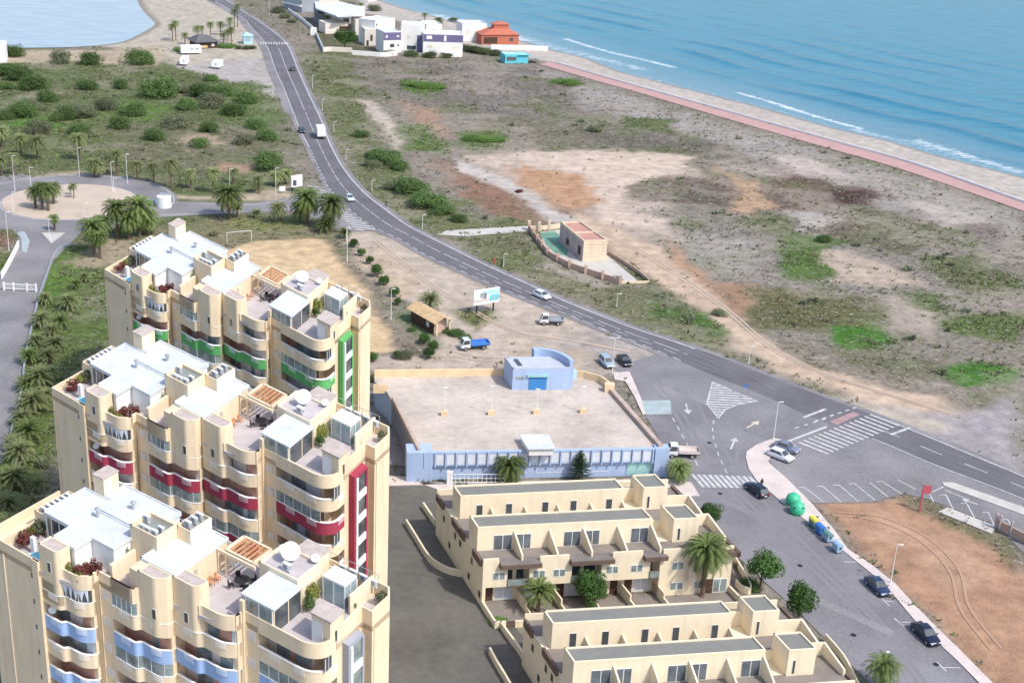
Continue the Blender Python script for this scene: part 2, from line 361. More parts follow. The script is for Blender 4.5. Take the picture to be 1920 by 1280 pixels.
# ground cover zones: (outline in survey pixels, colour, scrub density, edge width m, ragged m)
Z = [
 ([(-300,84),(-100,84),(520,115),(545,340),(560,390),(200,470),(-300,500)], (.14,.175,.07), .9, 6, 5),          # meadow on the left
 ([(-200,98),(0,95),(200,93),(300,80),(330,100),(300,125),(150,118),(0,118)], (.40,.335,.25), .15, 3, 4),
 ([(-200,60),(250,90),(300,85),(320,120),(520,175),(520,100),(480,50),(440,10),(420,-30),(250,-30)], (.42,.38,.32), .03, 3, 3),
 ([(395,115),(505,108),(525,160),(520,185),(455,160),(330,125)], (.37,.345,.33), .0, 2, 2),
 ([(20,225),(60,215),(110,222),(105,243),(40,248)], (.10,.215,.035), .5, 4, 5),
 ([(170,190),(250,175),(330,190),(300,240),(220,235)], (.12,.20,.055), .6, 5, 7),
 ([(380,160),(480,150),(520,190),(500,240),(420,250),(380,200)], (.14,.20,.07), .7, 5, 7),
 ([(190,235),(330,230),(480,240),(540,300),(420,330),(200,300)], (.185,.185,.11), .9, 6, 9),
 ([(330,255),(400,250),(430,270),(360,285)], (.38,.30,.23), .3, 3, 6),
 ([(400,300),(470,305),(480,325),(410,325)], (.36,.25,.18), .3, 3, 5),
 ([(-100,352),(60,330),(150,320),(280,360),(420,370),(540,350),(560,380),(420,376),(270,372),(100,340),(-100,372)], (.40,.33,.25), .15, 2, 2),
 ([(560,100),(640,95),(700,120),(690,200),(760,330),(900,410),(1010,400),(1000,440),(840,440),(720,395),(650,320),(610,225),(575,150)], (.16,.185,.08), .9, 5, 6),   # verge right of the road
 ([(640,108),(900,120),(1040,135),(1200,190),(1000,220),(850,215),(760,180),(680,150)], (.235,.205,.18), 1.0, 6, 8),
 ([(900,120),(1010,125),(1200,185),(1500,275),(1915,405),(1915,440),(1700,400),(1450,310),(1250,240),(1000,175)], (.36,.33,.31), .55, 6, 8),
 ([(860,210),(1000,215),(1250,245),(1450,320),(1650,400),(1500,380),(1200,290),(950,280),(830,240)], (.235,.215,.165), 1.0, 8, 10),
 ([(750,150),(800,147),(833,160),(830,174),(780,176),(752,168)], (.09,.19,.03), 1.0, 2, 2),
 ([(1028,148),(1075,148),(1095,158),(1060,165),(1030,158)], (.07,.13,.03), 1.0, 2, 2),
 ([(860,248),(920,243),(950,255),(935,280),(870,280)], (.11,.20,.045), 1.0, 2, 3),
 ([(672,185),(700,190),(738,225),(760,275),(745,282),(720,240),(690,212)], (.46,.40,.34), .1, 2, 2),
 ([(745,225),(790,235),(835,270),(830,290),(770,280),(750,250)], (.12,.20,.05), .8, 3, 4),
 ([(758,190),(810,205),(845,250),(830,258),(780,222)], (.36,.235,.165), .3, 4, 4),
 ([(800,300),(870,310),(1000,360),(1120,400),(1090,430),(1000,415),(930,380),(860,350)], (.29,.19,.14), .5, 5, 6),
 ([(880,300),(950,285),(1100,285),(1250,290),(1320,330),(1300,375),(1180,400),(1080,400),(1000,370),(930,335)], (.47,.385,.325), .12, 6, 9),
 ([(960,315),(1030,330),(1100,370),(1090,395),(1030,385),(985,350)], (.38,.25,.17), .2, 5, 7),
 ([(1100,360),(1200,370),(1330,420),(1330,470),(1250,470),(1160,430),(1080,410)], (.45,.37,.32), .2, 6, 8),
 ([(1170,330),(1300,330),(1450,350),(1560,390),(1480,400),(1330,385),(1190,365)], (.24,.18,.15), 1.0, 6, 9),
 ([(1450,320),(1560,340),(1660,365),(1640,385),(1540,375),(1450,350)], (.17,.105,.085), 1.0, 5, 9),
 ([(1320,300),(1400,305),(1560,330),(1460,335),(1340,320)], (.36,.31,.275), .4, 5, 8),
 ([(1250,400),(1500,400),(1800,440),(1915,450),(1915,640),(1700,620),(1480,600),(1380,560),(1300,480)], (.31,.275,.245), .9, 8, 10),
 ([(1330,560),(1400,540),(1530,540),(1640,560),(1640,600),(1500,615),(1400,610)], (.20,.185,.10), 1.0, 4, 7),
 ([(1470,440),(1540,440),(1600,455),(1530,475),(1560,500),(1520,525),(1465,505)], (.105,.18,.05), .9, 4, 6),
 ([(1550,595),(1620,600),(1690,640),(1660,655),(1580,645)], (.07,.195,.025), .8, 2, 3),
 ([(1750,590),(1915,590),(1915,630),(1800,625)], (.11,.19,.05), .9, 4, 5),
 ([(1680,550),(1760,545),(1780,570),(1700,580)], (.14,.20,.07), .9, 4, 6),
 ([(1755,690),(1830,675),(1905,690),(1900,715),(1800,725),(1750,705)], (.06,.185,.022), .8, 1.5, 2),
 ([(1120,420),(1170,430),(1260,490),(1330,560),(1420,640),(1560,700),(1740,745),(1840,780),(1790,810),(1600,745),(1450,690),(1330,620),(1250,560),(1215,500)], (.47,.375,.30), .1, 4, 5),
 ([(1480,660),(1600,670),(1740,690),(1800,760),(1680,730),(1520,690)], (.31,.265,.22), .9, 4, 6),
 ([(840,440),(990,440),(1060,490),(1200,535),(1290,560),(1420,690),(1330,650),(1180,600),(1050,555),(930,500)], (.195,.20,.11), .9, 3, 4),
 ([(1000,470),(1060,500),(1160,535),(1120,545),(1020,500)], (.37,.325,.29), .3, 3, 4),
 ([(1200,560),(1280,580),(1360,620),(1330,625),(1230,590)], (.09,.17,.04), .9, 2.5, 4),
 ([(1150,470),(1190,480),(1300,575),(1270,590),(1200,530)], (.10,.135,.05), 1, 1.2, 2),
 ([(1640,760),(1790,780),(1915,740),(1915,900),(1760,840)], (.33,.305,.315), .05, 3, 3),
 ([(1560,745),(1700,770),(1790,800),(1740,812),(1640,790)], (.46,.40,.34), .05, 2, 3),
 ([(-60,425),(28,440),(22,468),(2,505),(-60,520)], (.22,.13,.085), .9, 1, 2),
 # around the towers
 ([(250,440),(430,400),(640,420),(650,470),(430,460),(300,470)], (.24,.22,.13), .7, 4, 4),
 ([(430,410),(600,405),(580,430),(440,428)], (.20,.23,.075), .7, 3, 3),
 ([(-200,480),(60,470),(150,430),(240,455),(235,620),(150,700),(100,900),(60,1010),(-200,1100)], (.115,.165,.045), .8, 3, 3),
 ([(80,480),(120,470),(140,520),(100,560),(70,560)], (.11,.20,.04), .6, 3, 3),
 ([(150,440),(260,450),(240,500),(150,500)], (.36,.30,.21), .4, 3, 4),
 ([(420,470),(470,452),(600,447),(625,452),(690,540),(755,655),(690,668),(600,700),(350,700),(300,500)], (.56,.42,.26), .0, .7, .8),
 ([(612,450),(640,450),(700,540),(780,640),(800,668),(745,660),(690,545)], (.25,.215,.165), 1.0, 1.5, 2),
 ([(640,440),(690,425),(760,460),(870,515),(1080,600),(1240,665),(1200,705),(1130,700),(940,692),(690,694),(690,668),(800,668),(835,610),(760,570),(690,500)], (.455,.385,.325), .04, 2, 2),
 ([(700,470),(760,500),(800,560),(740,560),(690,500)], (.46,.36,.265), .05, 5, 6),
 ([(855,580),(920,580),(945,600),(900,615),(865,600)], (.165,.185,.06), .9, 1.5, 3),
 ([(735,590),(780,580),(815,600),(830,620),(800,640),(770,625)], (.085,.17,.035), .6, 1.5, 1.5),
 ([(960,640),(1100,660),(1130,690),(990,680)], (.42,.33,.245), .02, 5, 6),
 ([(1527,944),(1640,942),(1700,926),(1760,955),(1860,1010),(1915,1055),(2000,1150),(2000,1330),(1880,1330),(1800,1218),(1710,1130),(1600,1010)], (.375,.228,.15), .02, 1.5, 1.5),
 ([(1640,960),(1780,990),(1880,1080),(1820,1120),(1700,1050)], (.42,.27,.185), .0, 5, 8),
 ([(1680,930),(1720,925),(1790,965),(1870,1005),(1915,1045),(1915,1075),(1850,1020),(1760,975)], (.22,.19,.12), .9, 1.2, 1.5),
]
ZG = lambda *p: [(860+x/1.8113, 90+y/1.8113) for x, y in p]
Z += [
 (ZG((700,230),(1000,290),(1400,400),(1880,560),(1880,610),(1300,460),(900,340)), (.37,.335,.31), .6, 3, 4),
 (ZG((420,290),(700,280),(900,330),(880,385),(560,345)), (.19,.17,.14), 1, 2.5, 4),
 (ZG((0,60),(250,60),(420,170),(300,230),(100,230),(0,200)), (.235,.21,.19), 1, 3, 5),
 (ZG((560,230),(720,245),(700,290),(540,280)), (.13,.165,.07), .9, 2, 4),
 (ZG((190,360),(380,345),(560,350),(820,370),(700,430),(560,470),(560,560),(740,580),(700,620),(560,610),(480,590),(430,440),(260,400)), (.53,.435,.365), .06, 2, 3),
 (ZG((200,400),(430,430),(480,520),(380,555),(250,490)), (.43,.265,.165), .1, 2.5, 4),
 (ZG((0,420),(100,450),(180,520),(250,590),(100,560),(0,490)), (.27,.16,.115), .4, 2, 3),
 (ZG((0,380),(130,430),(240,480),(340,560),(500,600),(480,625),(310,590),(200,500),(90,455),(0,415)), (.46,.42,.39), .05, 1.5, 1.5),
 (ZG((850,395),(1020,460),(1160,520),(1000,575),(900,545),(960,490)), (.42,.29,.195), .35, 2, 4),
 (ZG((1060,355),(1220,380),(1340,440),(1160,425)), (.46,.40,.36), .15, 2.5, 4),
 (ZG((565,465),(650,440),(870,475),(910,530),(760,525),(620,512)), (.16,.135,.105), 1, 2, 4),
 (ZG((1040,480),(1260,450),(1300,530),(1060,548)), (.20,.145,.115), 1, 2, 4),
 (ZG((1250,490),(1340,468),(1415,490),(1380,532),(1265,532)), (.085,.045,.042), 1, 2, 4),
 (ZG((1480,500),(1700,555),(1820,600),(1640,605)), (.42,.37,.34), .2, 2.5, 4),
 (ZG((1730,600),(1830,588),(1870,640),(1760,645)), (.19,.155,.155), .8, 2, 3),
 (ZG((740,640),(960,638),(1020,720),(900,765),(720,700)), (.37,.35,.32), .8, 3, 6),
 (ZG((1140,555),(1290,580),(1250,622),(1160,612)), (.42,.385,.35), .5, 2, 5),
 (ZG((1200,615),(1480,560),(1620,620),(1340,662)), (.19,.145,.12), 1, 2.5, 5),
 (ZG((1100,640),(1220,640),(1285,700),(1240,765),(1120,790),(1080,700)), (.10,.175,.045), .8, 2, 4),
 (ZG((1240,690),(1330,695),(1570,790),(1480,815),(1280,785)), (.45,.37,.30), .25, 2, 4),
 (ZG((690,650),(860,780),(870,870),(740,770)), (.41,.27,.185), .2, 2, 3),
 (ZG((860,800),(1010,805),(970,920),(880,885)), (.35,.225,.15), .4, 2, 3),
 (ZG((985,885),(1090,815),(1400,855),(1430,920),(1280,965),(980,955)), (.155,.155,.07), 1, 2, 4),
 (ZG((1270,950),(1400,950),(1490,1000),(1310,1022)), (.06,.185,.022), .7, 1.2, 2),
 (ZG((1500,830),(1680,840),(1610,885)), (.11,.175,.05), .9, 2, 3),
 (ZG((1450,840),(1620,895),(1600,990),(1480,960)), (.39,.33,.28), .3, 2, 4),
 (ZG((1620,930),(1760,900),(1920,895),(1920,1010),(1680,965)), (.115,.165,.05), .95, 2, 3),
 (ZG((1260,1015),(1640,1060),(1600,1135),(1300,1075)), (.20,.20,.125), 1, 2, 4),
 (ZG((380,555),(520,600),(680,690),(790,780),(880,850),(950,930),(1040,990),(1120,1050),(1260,1095),(1430,1150),(1640,1190),(1600,1240),(1400,1200),(1230,1140),(1070,1090),(960,1000),(860,910),(740,840),(620,760),(500,670),(400,600)), (.50,.385,.295), .04, 1.3, 1.3),
 (ZG((780,890),(840,905),(925,965),(850,955)), (.075,.165,.03), .8, 1.2, 2),
]
Z += [([(1040,640),(1150,692),(1182,706),(1250,668),(1120,612)], (.335,.30,.28), .0, 5, 4),
 ([(592,58),(660,60),(720,90),(715,104),(655,100),(606,97)], (.135,.13,.075), .9, 1.5, 2),
 (ZG((1330,540),(1480,560),(1640,640),(1560,700),(1380,690),(1290,640)), (.185,.185,.115), 1, 4, 6),
 (ZG((1560,720),(1760,700),(1900,760),(1880,860),(1700,820)), (.16,.18,.085), 1, 4, 6),
 (ZG((1000,560),(1120,570),(1090,640),(960,620)), (.20,.20,.13), 1, 3, 5)]
xs = np.concatenate([[-6000,-1500,-600], np.arange(-330, 340, 1.15), [500, 900, 2000, 6000]])
ys = np.concatenate([[-3000,-500,0,60], np.arange(100, 330, 0.95), np.arange(330, 800, 1.45), [900,1200,2500,9000]])
GX, GY = np.meshgrid(xs, ys)
wx = fbm(GX, GY, 7, 91, 3)*2; wy = fbm(GX, GY, 7, 57, 3)*2
col = np.empty(GX.shape+(3,)); col[:] = (.27,.24,.20); den = np.full(GX.shape, .8)
for i, (pts, c, dn, ew, rg) in enumerate(Z):
    pw = [tuple(G(*p)[:2]) for p in pts]
    d = sdist(pw, GX+wx*rg, GY+wy*rg)
    m = np.clip(d/ew*0.5+0.5, 0, 1); m = m*m*(3-2*m)
    n = fbm(GX, GY, 5, i*7+3, 3)
    cc = np.array(c)*(1+0.35*n[..., None])
    col = col*(1-m[..., None])+cc*m[..., None]; den = den*(1-m)+dn*m
col *= (1-.24*den)[..., None]
# patchwork in the scrub
pn = fbm(GX, GY, 16, 400, 4); k = np.clip((pn-0.03)*7, 0, 1)*np.clip(den*1.2-.2, 0, 1)*0.42
col = col*(1-k[..., None])+np.array((.36,.31,.265))*k[..., None]; den = den*(1-k*.8)
pn = fbm(GX, GY, 11, 500, 4); k = np.clip((pn-0.06)*8, 0, 1)*np.clip(den*1.3-.3, 0, 1)*0.6
col = col*(1-k[..., None])+np.array((.125,.155,.06))*k[..., None]
# beach and sea bed
ds = sdist(seapoly, GX, GY); dl = sdist(lagw, GX, GY)
promw = [tuple(G(*p)[:2]) for p in [(640,20),(720,30),(860,80),(1050,121.5),(1210,167.5),(1335,202.5),(1460,237.5),(1585,272.5),(1710,307.5),(1910,377.5),(2200,480),(2600,560),(2400,490),(2100,380),(1910,320),(1760,280),(1560,230),(1340,170),(1025,80),(850,32),(700,-10)]]
mb = np.clip(sdist(promw, GX, GY)/3+.5, 0, 1)*(1-np.clip(ds/3, 0, 1))
sandn = 1+.22*fbm(GX, GY, 9, 33, 3)
col = col*(1-mb[..., None])+np.array((.44,.40,.365))*sandn[..., None]*mb[..., None]; den = den*(1-mb)
wet = np.clip(1-np.abs(ds+1.5)/3.0, 0, 1)*(ds > -9); col = col*(1-.45*wet[..., None])
wet = np.clip(1-np.abs(dl+1.0)/2.5, 0, 1); col = col*(1-.4*wet[..., None])
zz = np.where(ds > -6, -0.9*np.clip((ds+6)/8, 0, 4), 0)+np.where(dl > -4, -0.5*np.clip((dl+4)/5, 0, 4), 0)
bump = fbm(GX, GY, 6, 77, 3)
zz = zz+np.where((ds < -8), -0.05, 0)
def grid_mesh(name, X, Y, Zz):
    ny, nx = X.shape; me = bpy.data.meshes.new(name)
    v = np.stack([X, Y, Zz], -1).reshape(-1, 3).astype(np.float32)
    a = (np.arange(ny-1)[:, None]*nx+np.arange(nx-1)[None, :]).ravel()
    f = np.stack([a, a+1, a+nx+1, a+nx], -1).astype(np.int32)
    me.vertices.add(len(v)); me.vertices.foreach_set('co', v.ravel())
    me.loops.add(f.size); me.loops.foreach_set('vertex_index', f.ravel())
    me.polygons.add(len(f)); me.polygons.foreach_set('loop_start', np.arange(0, f.size, 4, dtype=np.int32))
    me.update(calc_edges=True); me.polygons.foreach_set('use_smooth', np.ones(len(f), bool))
    return me
me = grid_mesh('ground', GX, GY, zz)
at = me.color_attributes.new('cover', 'FLOAT_COLOR', 'POINT')
at.data.foreach_set('color', np.concatenate([np.clip(col, .01, .9), np.clip(den, 0, 1)[..., None]], -1).reshape(-1).astype(np.float32))
def ground_mat():
    m = bpy.data.materials.new('soil and ground cover'); m.use_nodes = True; t = m.node_tree; b = t.nodes['Principled BSDF']
    N = t.nodes.new; L = t.links.new
    b.inputs['Roughness'].default_value = .95; b.inputs['Specular IOR Level'].default_value = .1
    ca = N('ShaderNodeVertexColor'); ca.layer_name = 'cover'; geo = N('ShaderNodeNewGeometry')
    def noise(sc, det=4, rough=.6):
        n = N('ShaderNodeTexNoise'); n.inputs['Scale'].default_value = sc; n.inputs['Detail'].default_value = det; n.inputs['Roughness'].default_value = rough
        L(geo.outputs['Position'], n.inputs['Vector']); return n.outputs[0]
    def ramp(s, a, b_, c=0., d=1.):
        r = N('ShaderNodeMapRange'); L(s, r.inputs[0])
        for i, x in enumerate((a, b_, c, d)): r.inputs[1+i].default_value = x
        return r.outputs[0]
    def math_(op, a, b_):
        r = N('ShaderNodeMath'); r.operation = op
        for i, x in enumerate((a, b_)):
            if hasattr(x, 'links'): L(x, r.inputs[i])
            else: r.inputs[i].default_value = x
        return r.outputs[0]
    def mix(f, a, b_, bt='MIX'):
        r = N('ShaderNodeMix'); r.data_type = 'RGBA'; r.blend_type = bt
        if hasattr(f, 'links'): L(f, r.inputs[0])
        else: r.inputs[0].default_value = f
        for i, x in ((6, a), (7, b_)):
            if hasattr(x, 'links'): L(x, r.inputs[i])
            else: r.inputs[i].default_value = (*x, 1)
        return r.outputs[2]
    base = mix(.55, ca.outputs[0], mix(ramp(noise(.35, 6), .3, .7), (.5,.5,.5), (1.4,1.37,1.33)), 'MULTIPLY')
    base = mix(ramp(noise(3.0, 4), .35, .65, 0, .35), base, mix(.75, base, (.5,.5,.5), 'MULTIPLY'))
    # bleached stones and litter, dark dry clumps, low green clumps
    cl = math_('MULTIPLY', ramp(noise(.9, 5, .7), .52, .62), ca.outputs[1])
    base = mix(math_('MULTIPLY', cl, .9), base, mix(.95, base, (.34,.34,.28), 'MULTIPLY'))
    cl2 = math_('MULTIPLY', ramp(noise(.55, 5, .7), .56, .68), ca.outputs[1])
    base = mix(math_('MULTIPLY', cl2, .55), base, (.46,.42,.38))
    cl3 = math_('MULTIPLY', ramp(noise(1.9, 4, .75), .60, .66), ca.outputs[1]); base = mix(math_('MULTIPLY', cl3, .6), base, (.50,.47,.44))
    L(base, b.inputs['Base Color'])
    bp = N('ShaderNodeBump'); bp.inputs['Strength'].default_value = .6; bp.inputs['Distance'].default_value = .25
    L(noise(1.6, 5, .65), bp.inputs['Height']); L(bp.outputs[0], b.inputs['Normal'])
    return m
me.materials.append(ground_mat())
go = bpy.data.objects.new('ground', me); COL.objects.link(go); tag(go, 'bare sandy soil with grey scrub, red earth and green patches', 'ground', kind='structure')
# ------------------------------------------------------------------ sea and lagoon
sx = np.concatenate([[-400,-250], np.arange(-140, 420, 1.5), [600, 1000, 2000, 6000]])
sy = np.concatenate([[-2000,100], np.arange(230, 820, 1.5), [1000, 1500, 3000, 9000]])
SX, SY = np.meshgrid(sx, sy)
DS = sdist(seapoly, SX, SY)
ph = DS+6*fbm(SX, SY, 60, 5, 2)*2+0.04*SY
sw = 0.5+0.5*np.sin(ph/15.0*2*np.pi/1.6); sw = sw**5*np.clip((DS-4)/18, 0, 1)*np.clip(1.2-DS/190, .15, 1)
sw *= np.clip(.25+2.2*(fbm(SX, SY, 42, 8, 2)+.18), 0, 1)
SZ = -0.62+.75*sw+.08*fbm(SX, SY, 6, 9, 2)
foam = np.zeros(SX.shape)
def foamline(pts, wd, amt):
    global foam
    q = catmull(gp(pts), 5); d = sdist([tuple(p[:2]) for p in q], SX, SY, closed=False)
    foam = np.maximum(foam, amt*np.clip(1.25-d/wd, 0, 1))
foamline([(1062,71),(1100,83),(1150,97),(1200,108),(1265,124)], 2.4, .95)
foamline([(1384,171),(1440,187),(1500,206),(1560,224),(1615,238)], 2.3, .95)
foamline([(1720,262),(1800,285),(1912,318)], 4.5, .72)
foamline([(985,72),(1080,96),(1200,126)], 6.5, .62)
foamline([(820,28),(900,48),(985,73)], 9, .75)
foamline([(1600,240),(1700,262),(1800,290)], 3.5, .6)
foam = np.maximum(foam, .58*np.clip(1-np.abs(DS-1.4)/2.2, 0, 1))
me = grid_mesh('sea', SX, SY, SZ)
shal = np.clip(1-DS/46, 0, 1)**1.3
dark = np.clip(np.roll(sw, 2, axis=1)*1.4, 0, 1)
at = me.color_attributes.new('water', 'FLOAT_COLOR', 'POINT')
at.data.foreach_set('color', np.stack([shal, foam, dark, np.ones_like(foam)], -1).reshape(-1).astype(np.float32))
def water_mat(name, deep, mid, shallow, foamy=True, rough=.22, bs=.5, sc=.35):
    m = bpy.data.materials.new(name); m.use_nodes = True; t = m.node_tree; b = t.nodes['Principled BSDF']; N = t.nodes.new; L = t.links.new
    b.inputs['Roughness'].default_value = rough; b.inputs['IOR'].default_value = 1.33; b.inputs['Specular IOR Level'].default_value = .36
    geo = N('ShaderNodeNewGeometry'); mp = N('ShaderNodeMapping'); mp.inputs['Rotation'].default_value = (0, 0, R(-38)); mp.inputs['Scale'].default_value = (.35, 1, 1)
    L(geo.outputs['Position'], mp.inputs[0])
    def noise(s, d=4):
        n = N('ShaderNodeTexNoise'); n.inputs['Scale'].default_value = s; n.inputs['Detail'].default_value = d; n.inputs['Roughness'].default_value = .62; L(mp.outputs[0], n.inputs['Vector']); return n.outputs[0]
    def rng(s, a, b_, c, d):
        r = N('ShaderNodeMapRange'); L(s, r.inputs[0])
        for i, x in enumerate((a, b_, c, d)): r.inputs[i+1].default_value = x
        return r.outputs[0]
    def mix(f, a, b_):
        r = N('ShaderNodeMix'); r.data_type = 'RGBA'; L(f, r.inputs[0])
        for i, x in ((6, a), (7, b_)):
            if hasattr(x, 'links'): L(x, r.inputs[i])
            else: r.inputs[i].default_value = (*x, 1)
        return r.outputs[2]
    c = mix(rng(noise(.22, 7), .36, .64, 0, 1), deep, mid)
    if foamy:
        ca = N('ShaderNodeVertexColor'); ca.layer_name = 'water'; sp = N('ShaderNodeSeparateColor'); L(ca.outputs[0], sp.inputs[0])
        c = mix(sp.outputs[0], c, shallow)
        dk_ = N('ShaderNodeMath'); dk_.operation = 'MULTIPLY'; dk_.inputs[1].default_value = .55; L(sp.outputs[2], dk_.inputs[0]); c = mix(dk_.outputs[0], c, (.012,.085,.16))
        ad = N('ShaderNodeMath'); ad.operation = 'ADD'; L(sp.outputs[1], ad.inputs[0]); L(rng(noise(.9, 6), .3, .7, -.55, .22), ad.inputs[1])
        f = rng(ad.outputs[0], .30, .95, 0, .85); c = mix(f, c, (.80, .83, .85)); L(rng(f, 0, 1, rough, .8), b.inputs['Roughness'])
    L(c, b.inputs['Base Color'])
    bp = N('ShaderNodeBump'); bp.inputs['Strength'].default_value = bs; bp.inputs['Distance'].default_value = .5
    L(noise(sc, 5), bp.inputs['Height']); L(bp.outputs[0], b.inputs['Normal'])
    return m
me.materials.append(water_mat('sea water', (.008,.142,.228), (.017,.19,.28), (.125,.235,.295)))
o = bpy.data.objects.new('sea', me); COL.objects.link(o); tag(o, 'light blue sea with swell lines and breakers along the beach', 'sea', kind='structure')
mb_ = MB(); mb_.poly(lagw, -0.35); o = mb_.build('lagoon', water_mat('lagoon water', (.26,.335,.39), (.35,.42,.465), (0,0,0), False, .25, .12, .25)); tag(o, 'pale grey blue lagoon behind a sandy shore', 'lagoon', kind='structure')
# ------------------------------------------------------------------ roads
def sheet(name, pts, z, m, label=None, kind='structure'):
    b = MB(); b.poly([G(*p) for p in pts], z); o = b.build(name, m); return tag(o, label, name.replace('_', ' ') if label else None, kind=kind)
def ribbon(b, Lp, Rp, z, mi=0):
    n = len(Lp); b.add([(p.x,p.y,z) for p in Lp]+[(p.x,p.y,z) for p in Rp], [(i,n+i,n+i+1,i+1) for i in range(n-1)], mi)
def resample(w, n):
    P = [tuple(p[:2]) for p in w]; L = cum(P)[-1]; return [Vector((*sub(P, L*i/(n-1)-1e-7 if i == n-1 else L*i/(n-1), L)[0], 0)) for i in range(n)]
RE = [(360,-26),(410,-8),(457,22),(481,37),(514,60),(536,80),(548,101),(561,134),(581,178),(602,222),(618,265),(635,299),(655,329),(686,363),(719,389),(770,425),(852,467),(928,504),(989,531),(1055,562),(1124,590),(1196,617),(1284,646),(1388,684),(1488,723),(1600,764),(1704,803),(1910,888),(2150,990),(2450,1125),(2800,1290)]
LE = [(330,-26),(380,-8),(425,15),(457,36),(472,54),(491,74),(504,97),(514,128),(529,161),(545,202),(561,242),(581,282),(598,319),(615,352),(642,382),(665,402),(702,428),(749,449),(793,476),(872,512),(941,542),(1000,566),(1082,598),(1160,630),(1244,663),(1300,688),(1396,727),(1457,752),(1519,781),(1642,826),(1758,875),(1910,933),(2150,1040),(2450,1190),(2800,1380)]
RW0 = catmull(gp(RE), 6); LW0 = catmull(gp(LE), 6); RW = resample(RW0[:-12], 260)+RW0[-11:]; LW = resample(LW0[:-12], 260)+LW0[-11:]
CW = [(a+b)/2 for a, b in zip(LW, RW)]
def side(a, b, k): return a+(a-b).normalized()*k
b = MB(); ribbon(b, LW, RW, .03); o = b.build('main_road', 'asphalt'); tag(o, 'two lane coast road with white edge lines', 'road', kind='structure')
b = MB(); ribbon(b, [side(l, r, 3.0 if i < 130 else 1.2) for i, (l, r) in enumerate(zip(LW, RW))], [side(r, l, 1.3) for l, r in zip(LW, RW)], .015)
o = b.build('road_shoulder', 'asphalt_old'); tag(o, 'worn grey asphalt shoulder along the coast road', 'road shoulder', kind='structure')
mk = MB()
LN = [0]
def line(P, wd, z=.045, dash=None, bb=None):
    LN[0] = (LN[0]+1) % 12; z += LN[0]*.00025; bb = bb or mk; P = [Vector((p[0], p[1], 0)) for p in P]
    def seg(Q):
        n = len(Q)
        if n < 2: return
        o = bb.offs([tuple(p[:2]) for p in Q], wd/2); i = bb.offs([tuple(p[:2]) for p in Q], -wd/2)
        bb.add([(p[0],p[1],z) for p in o]+[(p[0],p[1],z) for p in i], [(k,n+k,n+k+1,k+1) for k in range(n-1)])
    if not dash: return seg(P)
    Q = [tuple(p[:2]) for p in P]; L = cum(Q)[-1]; s = 0
    while s < L: seg([Vector((*p, 0)) for p in sub(Q, s, min(L, s+dash[0]))]); s += dash[0]+dash[1]
line([side(r, l, -.25) for l, r in zip(LW, RW)][:224], .34)
line([side(r, l, -.25) for l, r in zip(LW, RW)][240:], .3)
line([side(l, r, -.25) for l, r in zip(LW, RW)][:150], .26)
line([side(l, r, -.25) for l, r in zip(LW, RW)][150:224], .22, dash=(2.2, 1.6))
line([side(l, r, -.25) for l, r in zip(LW, RW)][240:], .25)
line(CW[20:80], .18, dash=(4, 4)); line(CW[80:130], .2); line(CW[130:224], .2, dash=(6, 1.2)); line(CW[240:], .2, dash=(4, 4))
q = [l*.72+r*.28 for l, r in zip(LW, RW)]; line(q[196:224], .16, dash=(3, 3))
# side street, junction and car park
sheet('side_street', [(1178,705),(1150,690),(1240,660),(1330,695),(1460,745),(1560,790),(1545,800),(1479,828),(1450,822),(1419,834),(1400,848),(1398,858),(1404,880),(1419,902),(1465,941),(1515,979),(1581,1033),(1658,1095),(1717,1166),(1796,1240),(1880,1330),(1680,1330),(1590,1240),(1490,1140),(1400,1060),(1340,1000),(1290,925),(1262,880),(1245,840),(1200,760)], .020, 'asphalt_mid', 'wide grey side street joining the coast road')
sheet('car_park', [(1430,850),(1479,826),(1560,795),(1640,824),(1758,874),(1915,934),(2100,1010),(2100,1100),(1915,1032),(1868,985),(1780,950),(1740,935),(1693,925),(1635,941),(1527,943),(1500,925)], .012, 'asphalt_old', 'worn car park with white bay lines beside the coast road')
sheet('service_road', [(655,1330),(670,1150),(700,912),(842,907),(828,955),(838,1000),(880,1060),(960,1165),(1080,1330)], .016, 'asphalt_dark', 'smooth dark grey access road between towers and terrace houses')
sheet('access_path', [(820,440),(838,432),(1000,423),(1000,433),(870,443)], .018, 'paveconc', 'pale track from the road to the ochre house')
b = MB(); c0 = G(131, 378)
def circ(c, r, n=64, ex=1, ey=1): return [Vector((c.x+r*ex*math.cos(2*math.pi*i/n), c.y+r*ey*math.sin(2*math.pi*i/n), 0)) for i in range(n+1)]
ribbon(b, circ(c0, 25.5), circ(c0, 15.5), .024)
o = b.build('roundabout_road', 'asphalt_old'); tag(o, 'curved grey roundabout carriageway', 'road', kind='structure')
sheet('link_road', [(215,352),(300,376),(420,380),(480,380),(540,371),(585,350),(630,362),(660,405),(705,432),(640,436),(590,410),(560,397),(480,399),(400,402),(290,408),(230,420),(200,400)], .018, 'asphalt_old', 'grey link road from roundabout to coast road')
sheet('approach_road', [(-60,340),(40,325),(70,335),(60,345),(0,356),(-60,370)], .017, 'asphalt_old', 'grey road entering the roundabout on the left')
sheet('lane', [(40,415),(165,425),(120,468),(100,490),(78,545),(60,620),(45,690),(40,735),(14,840),(-60,1000),(-60,560),(10,500),(30,465)], .017, 'asphalt_old', 'pale lane leading down from the roundabout')
sheet('lane_edge', [(-60,409),(18,411),(44,430),(56,452),(50,474),(41,470),(40,446),(18,424),(-60,420)], .019, 'paintblue', 'pale blue worn pavement beside the lane')
b = MB(); b.prism([tuple(p[:2]) for p in circ(c0, 15.6)[:-1]], 0, .14); b.mi[-1] = 1
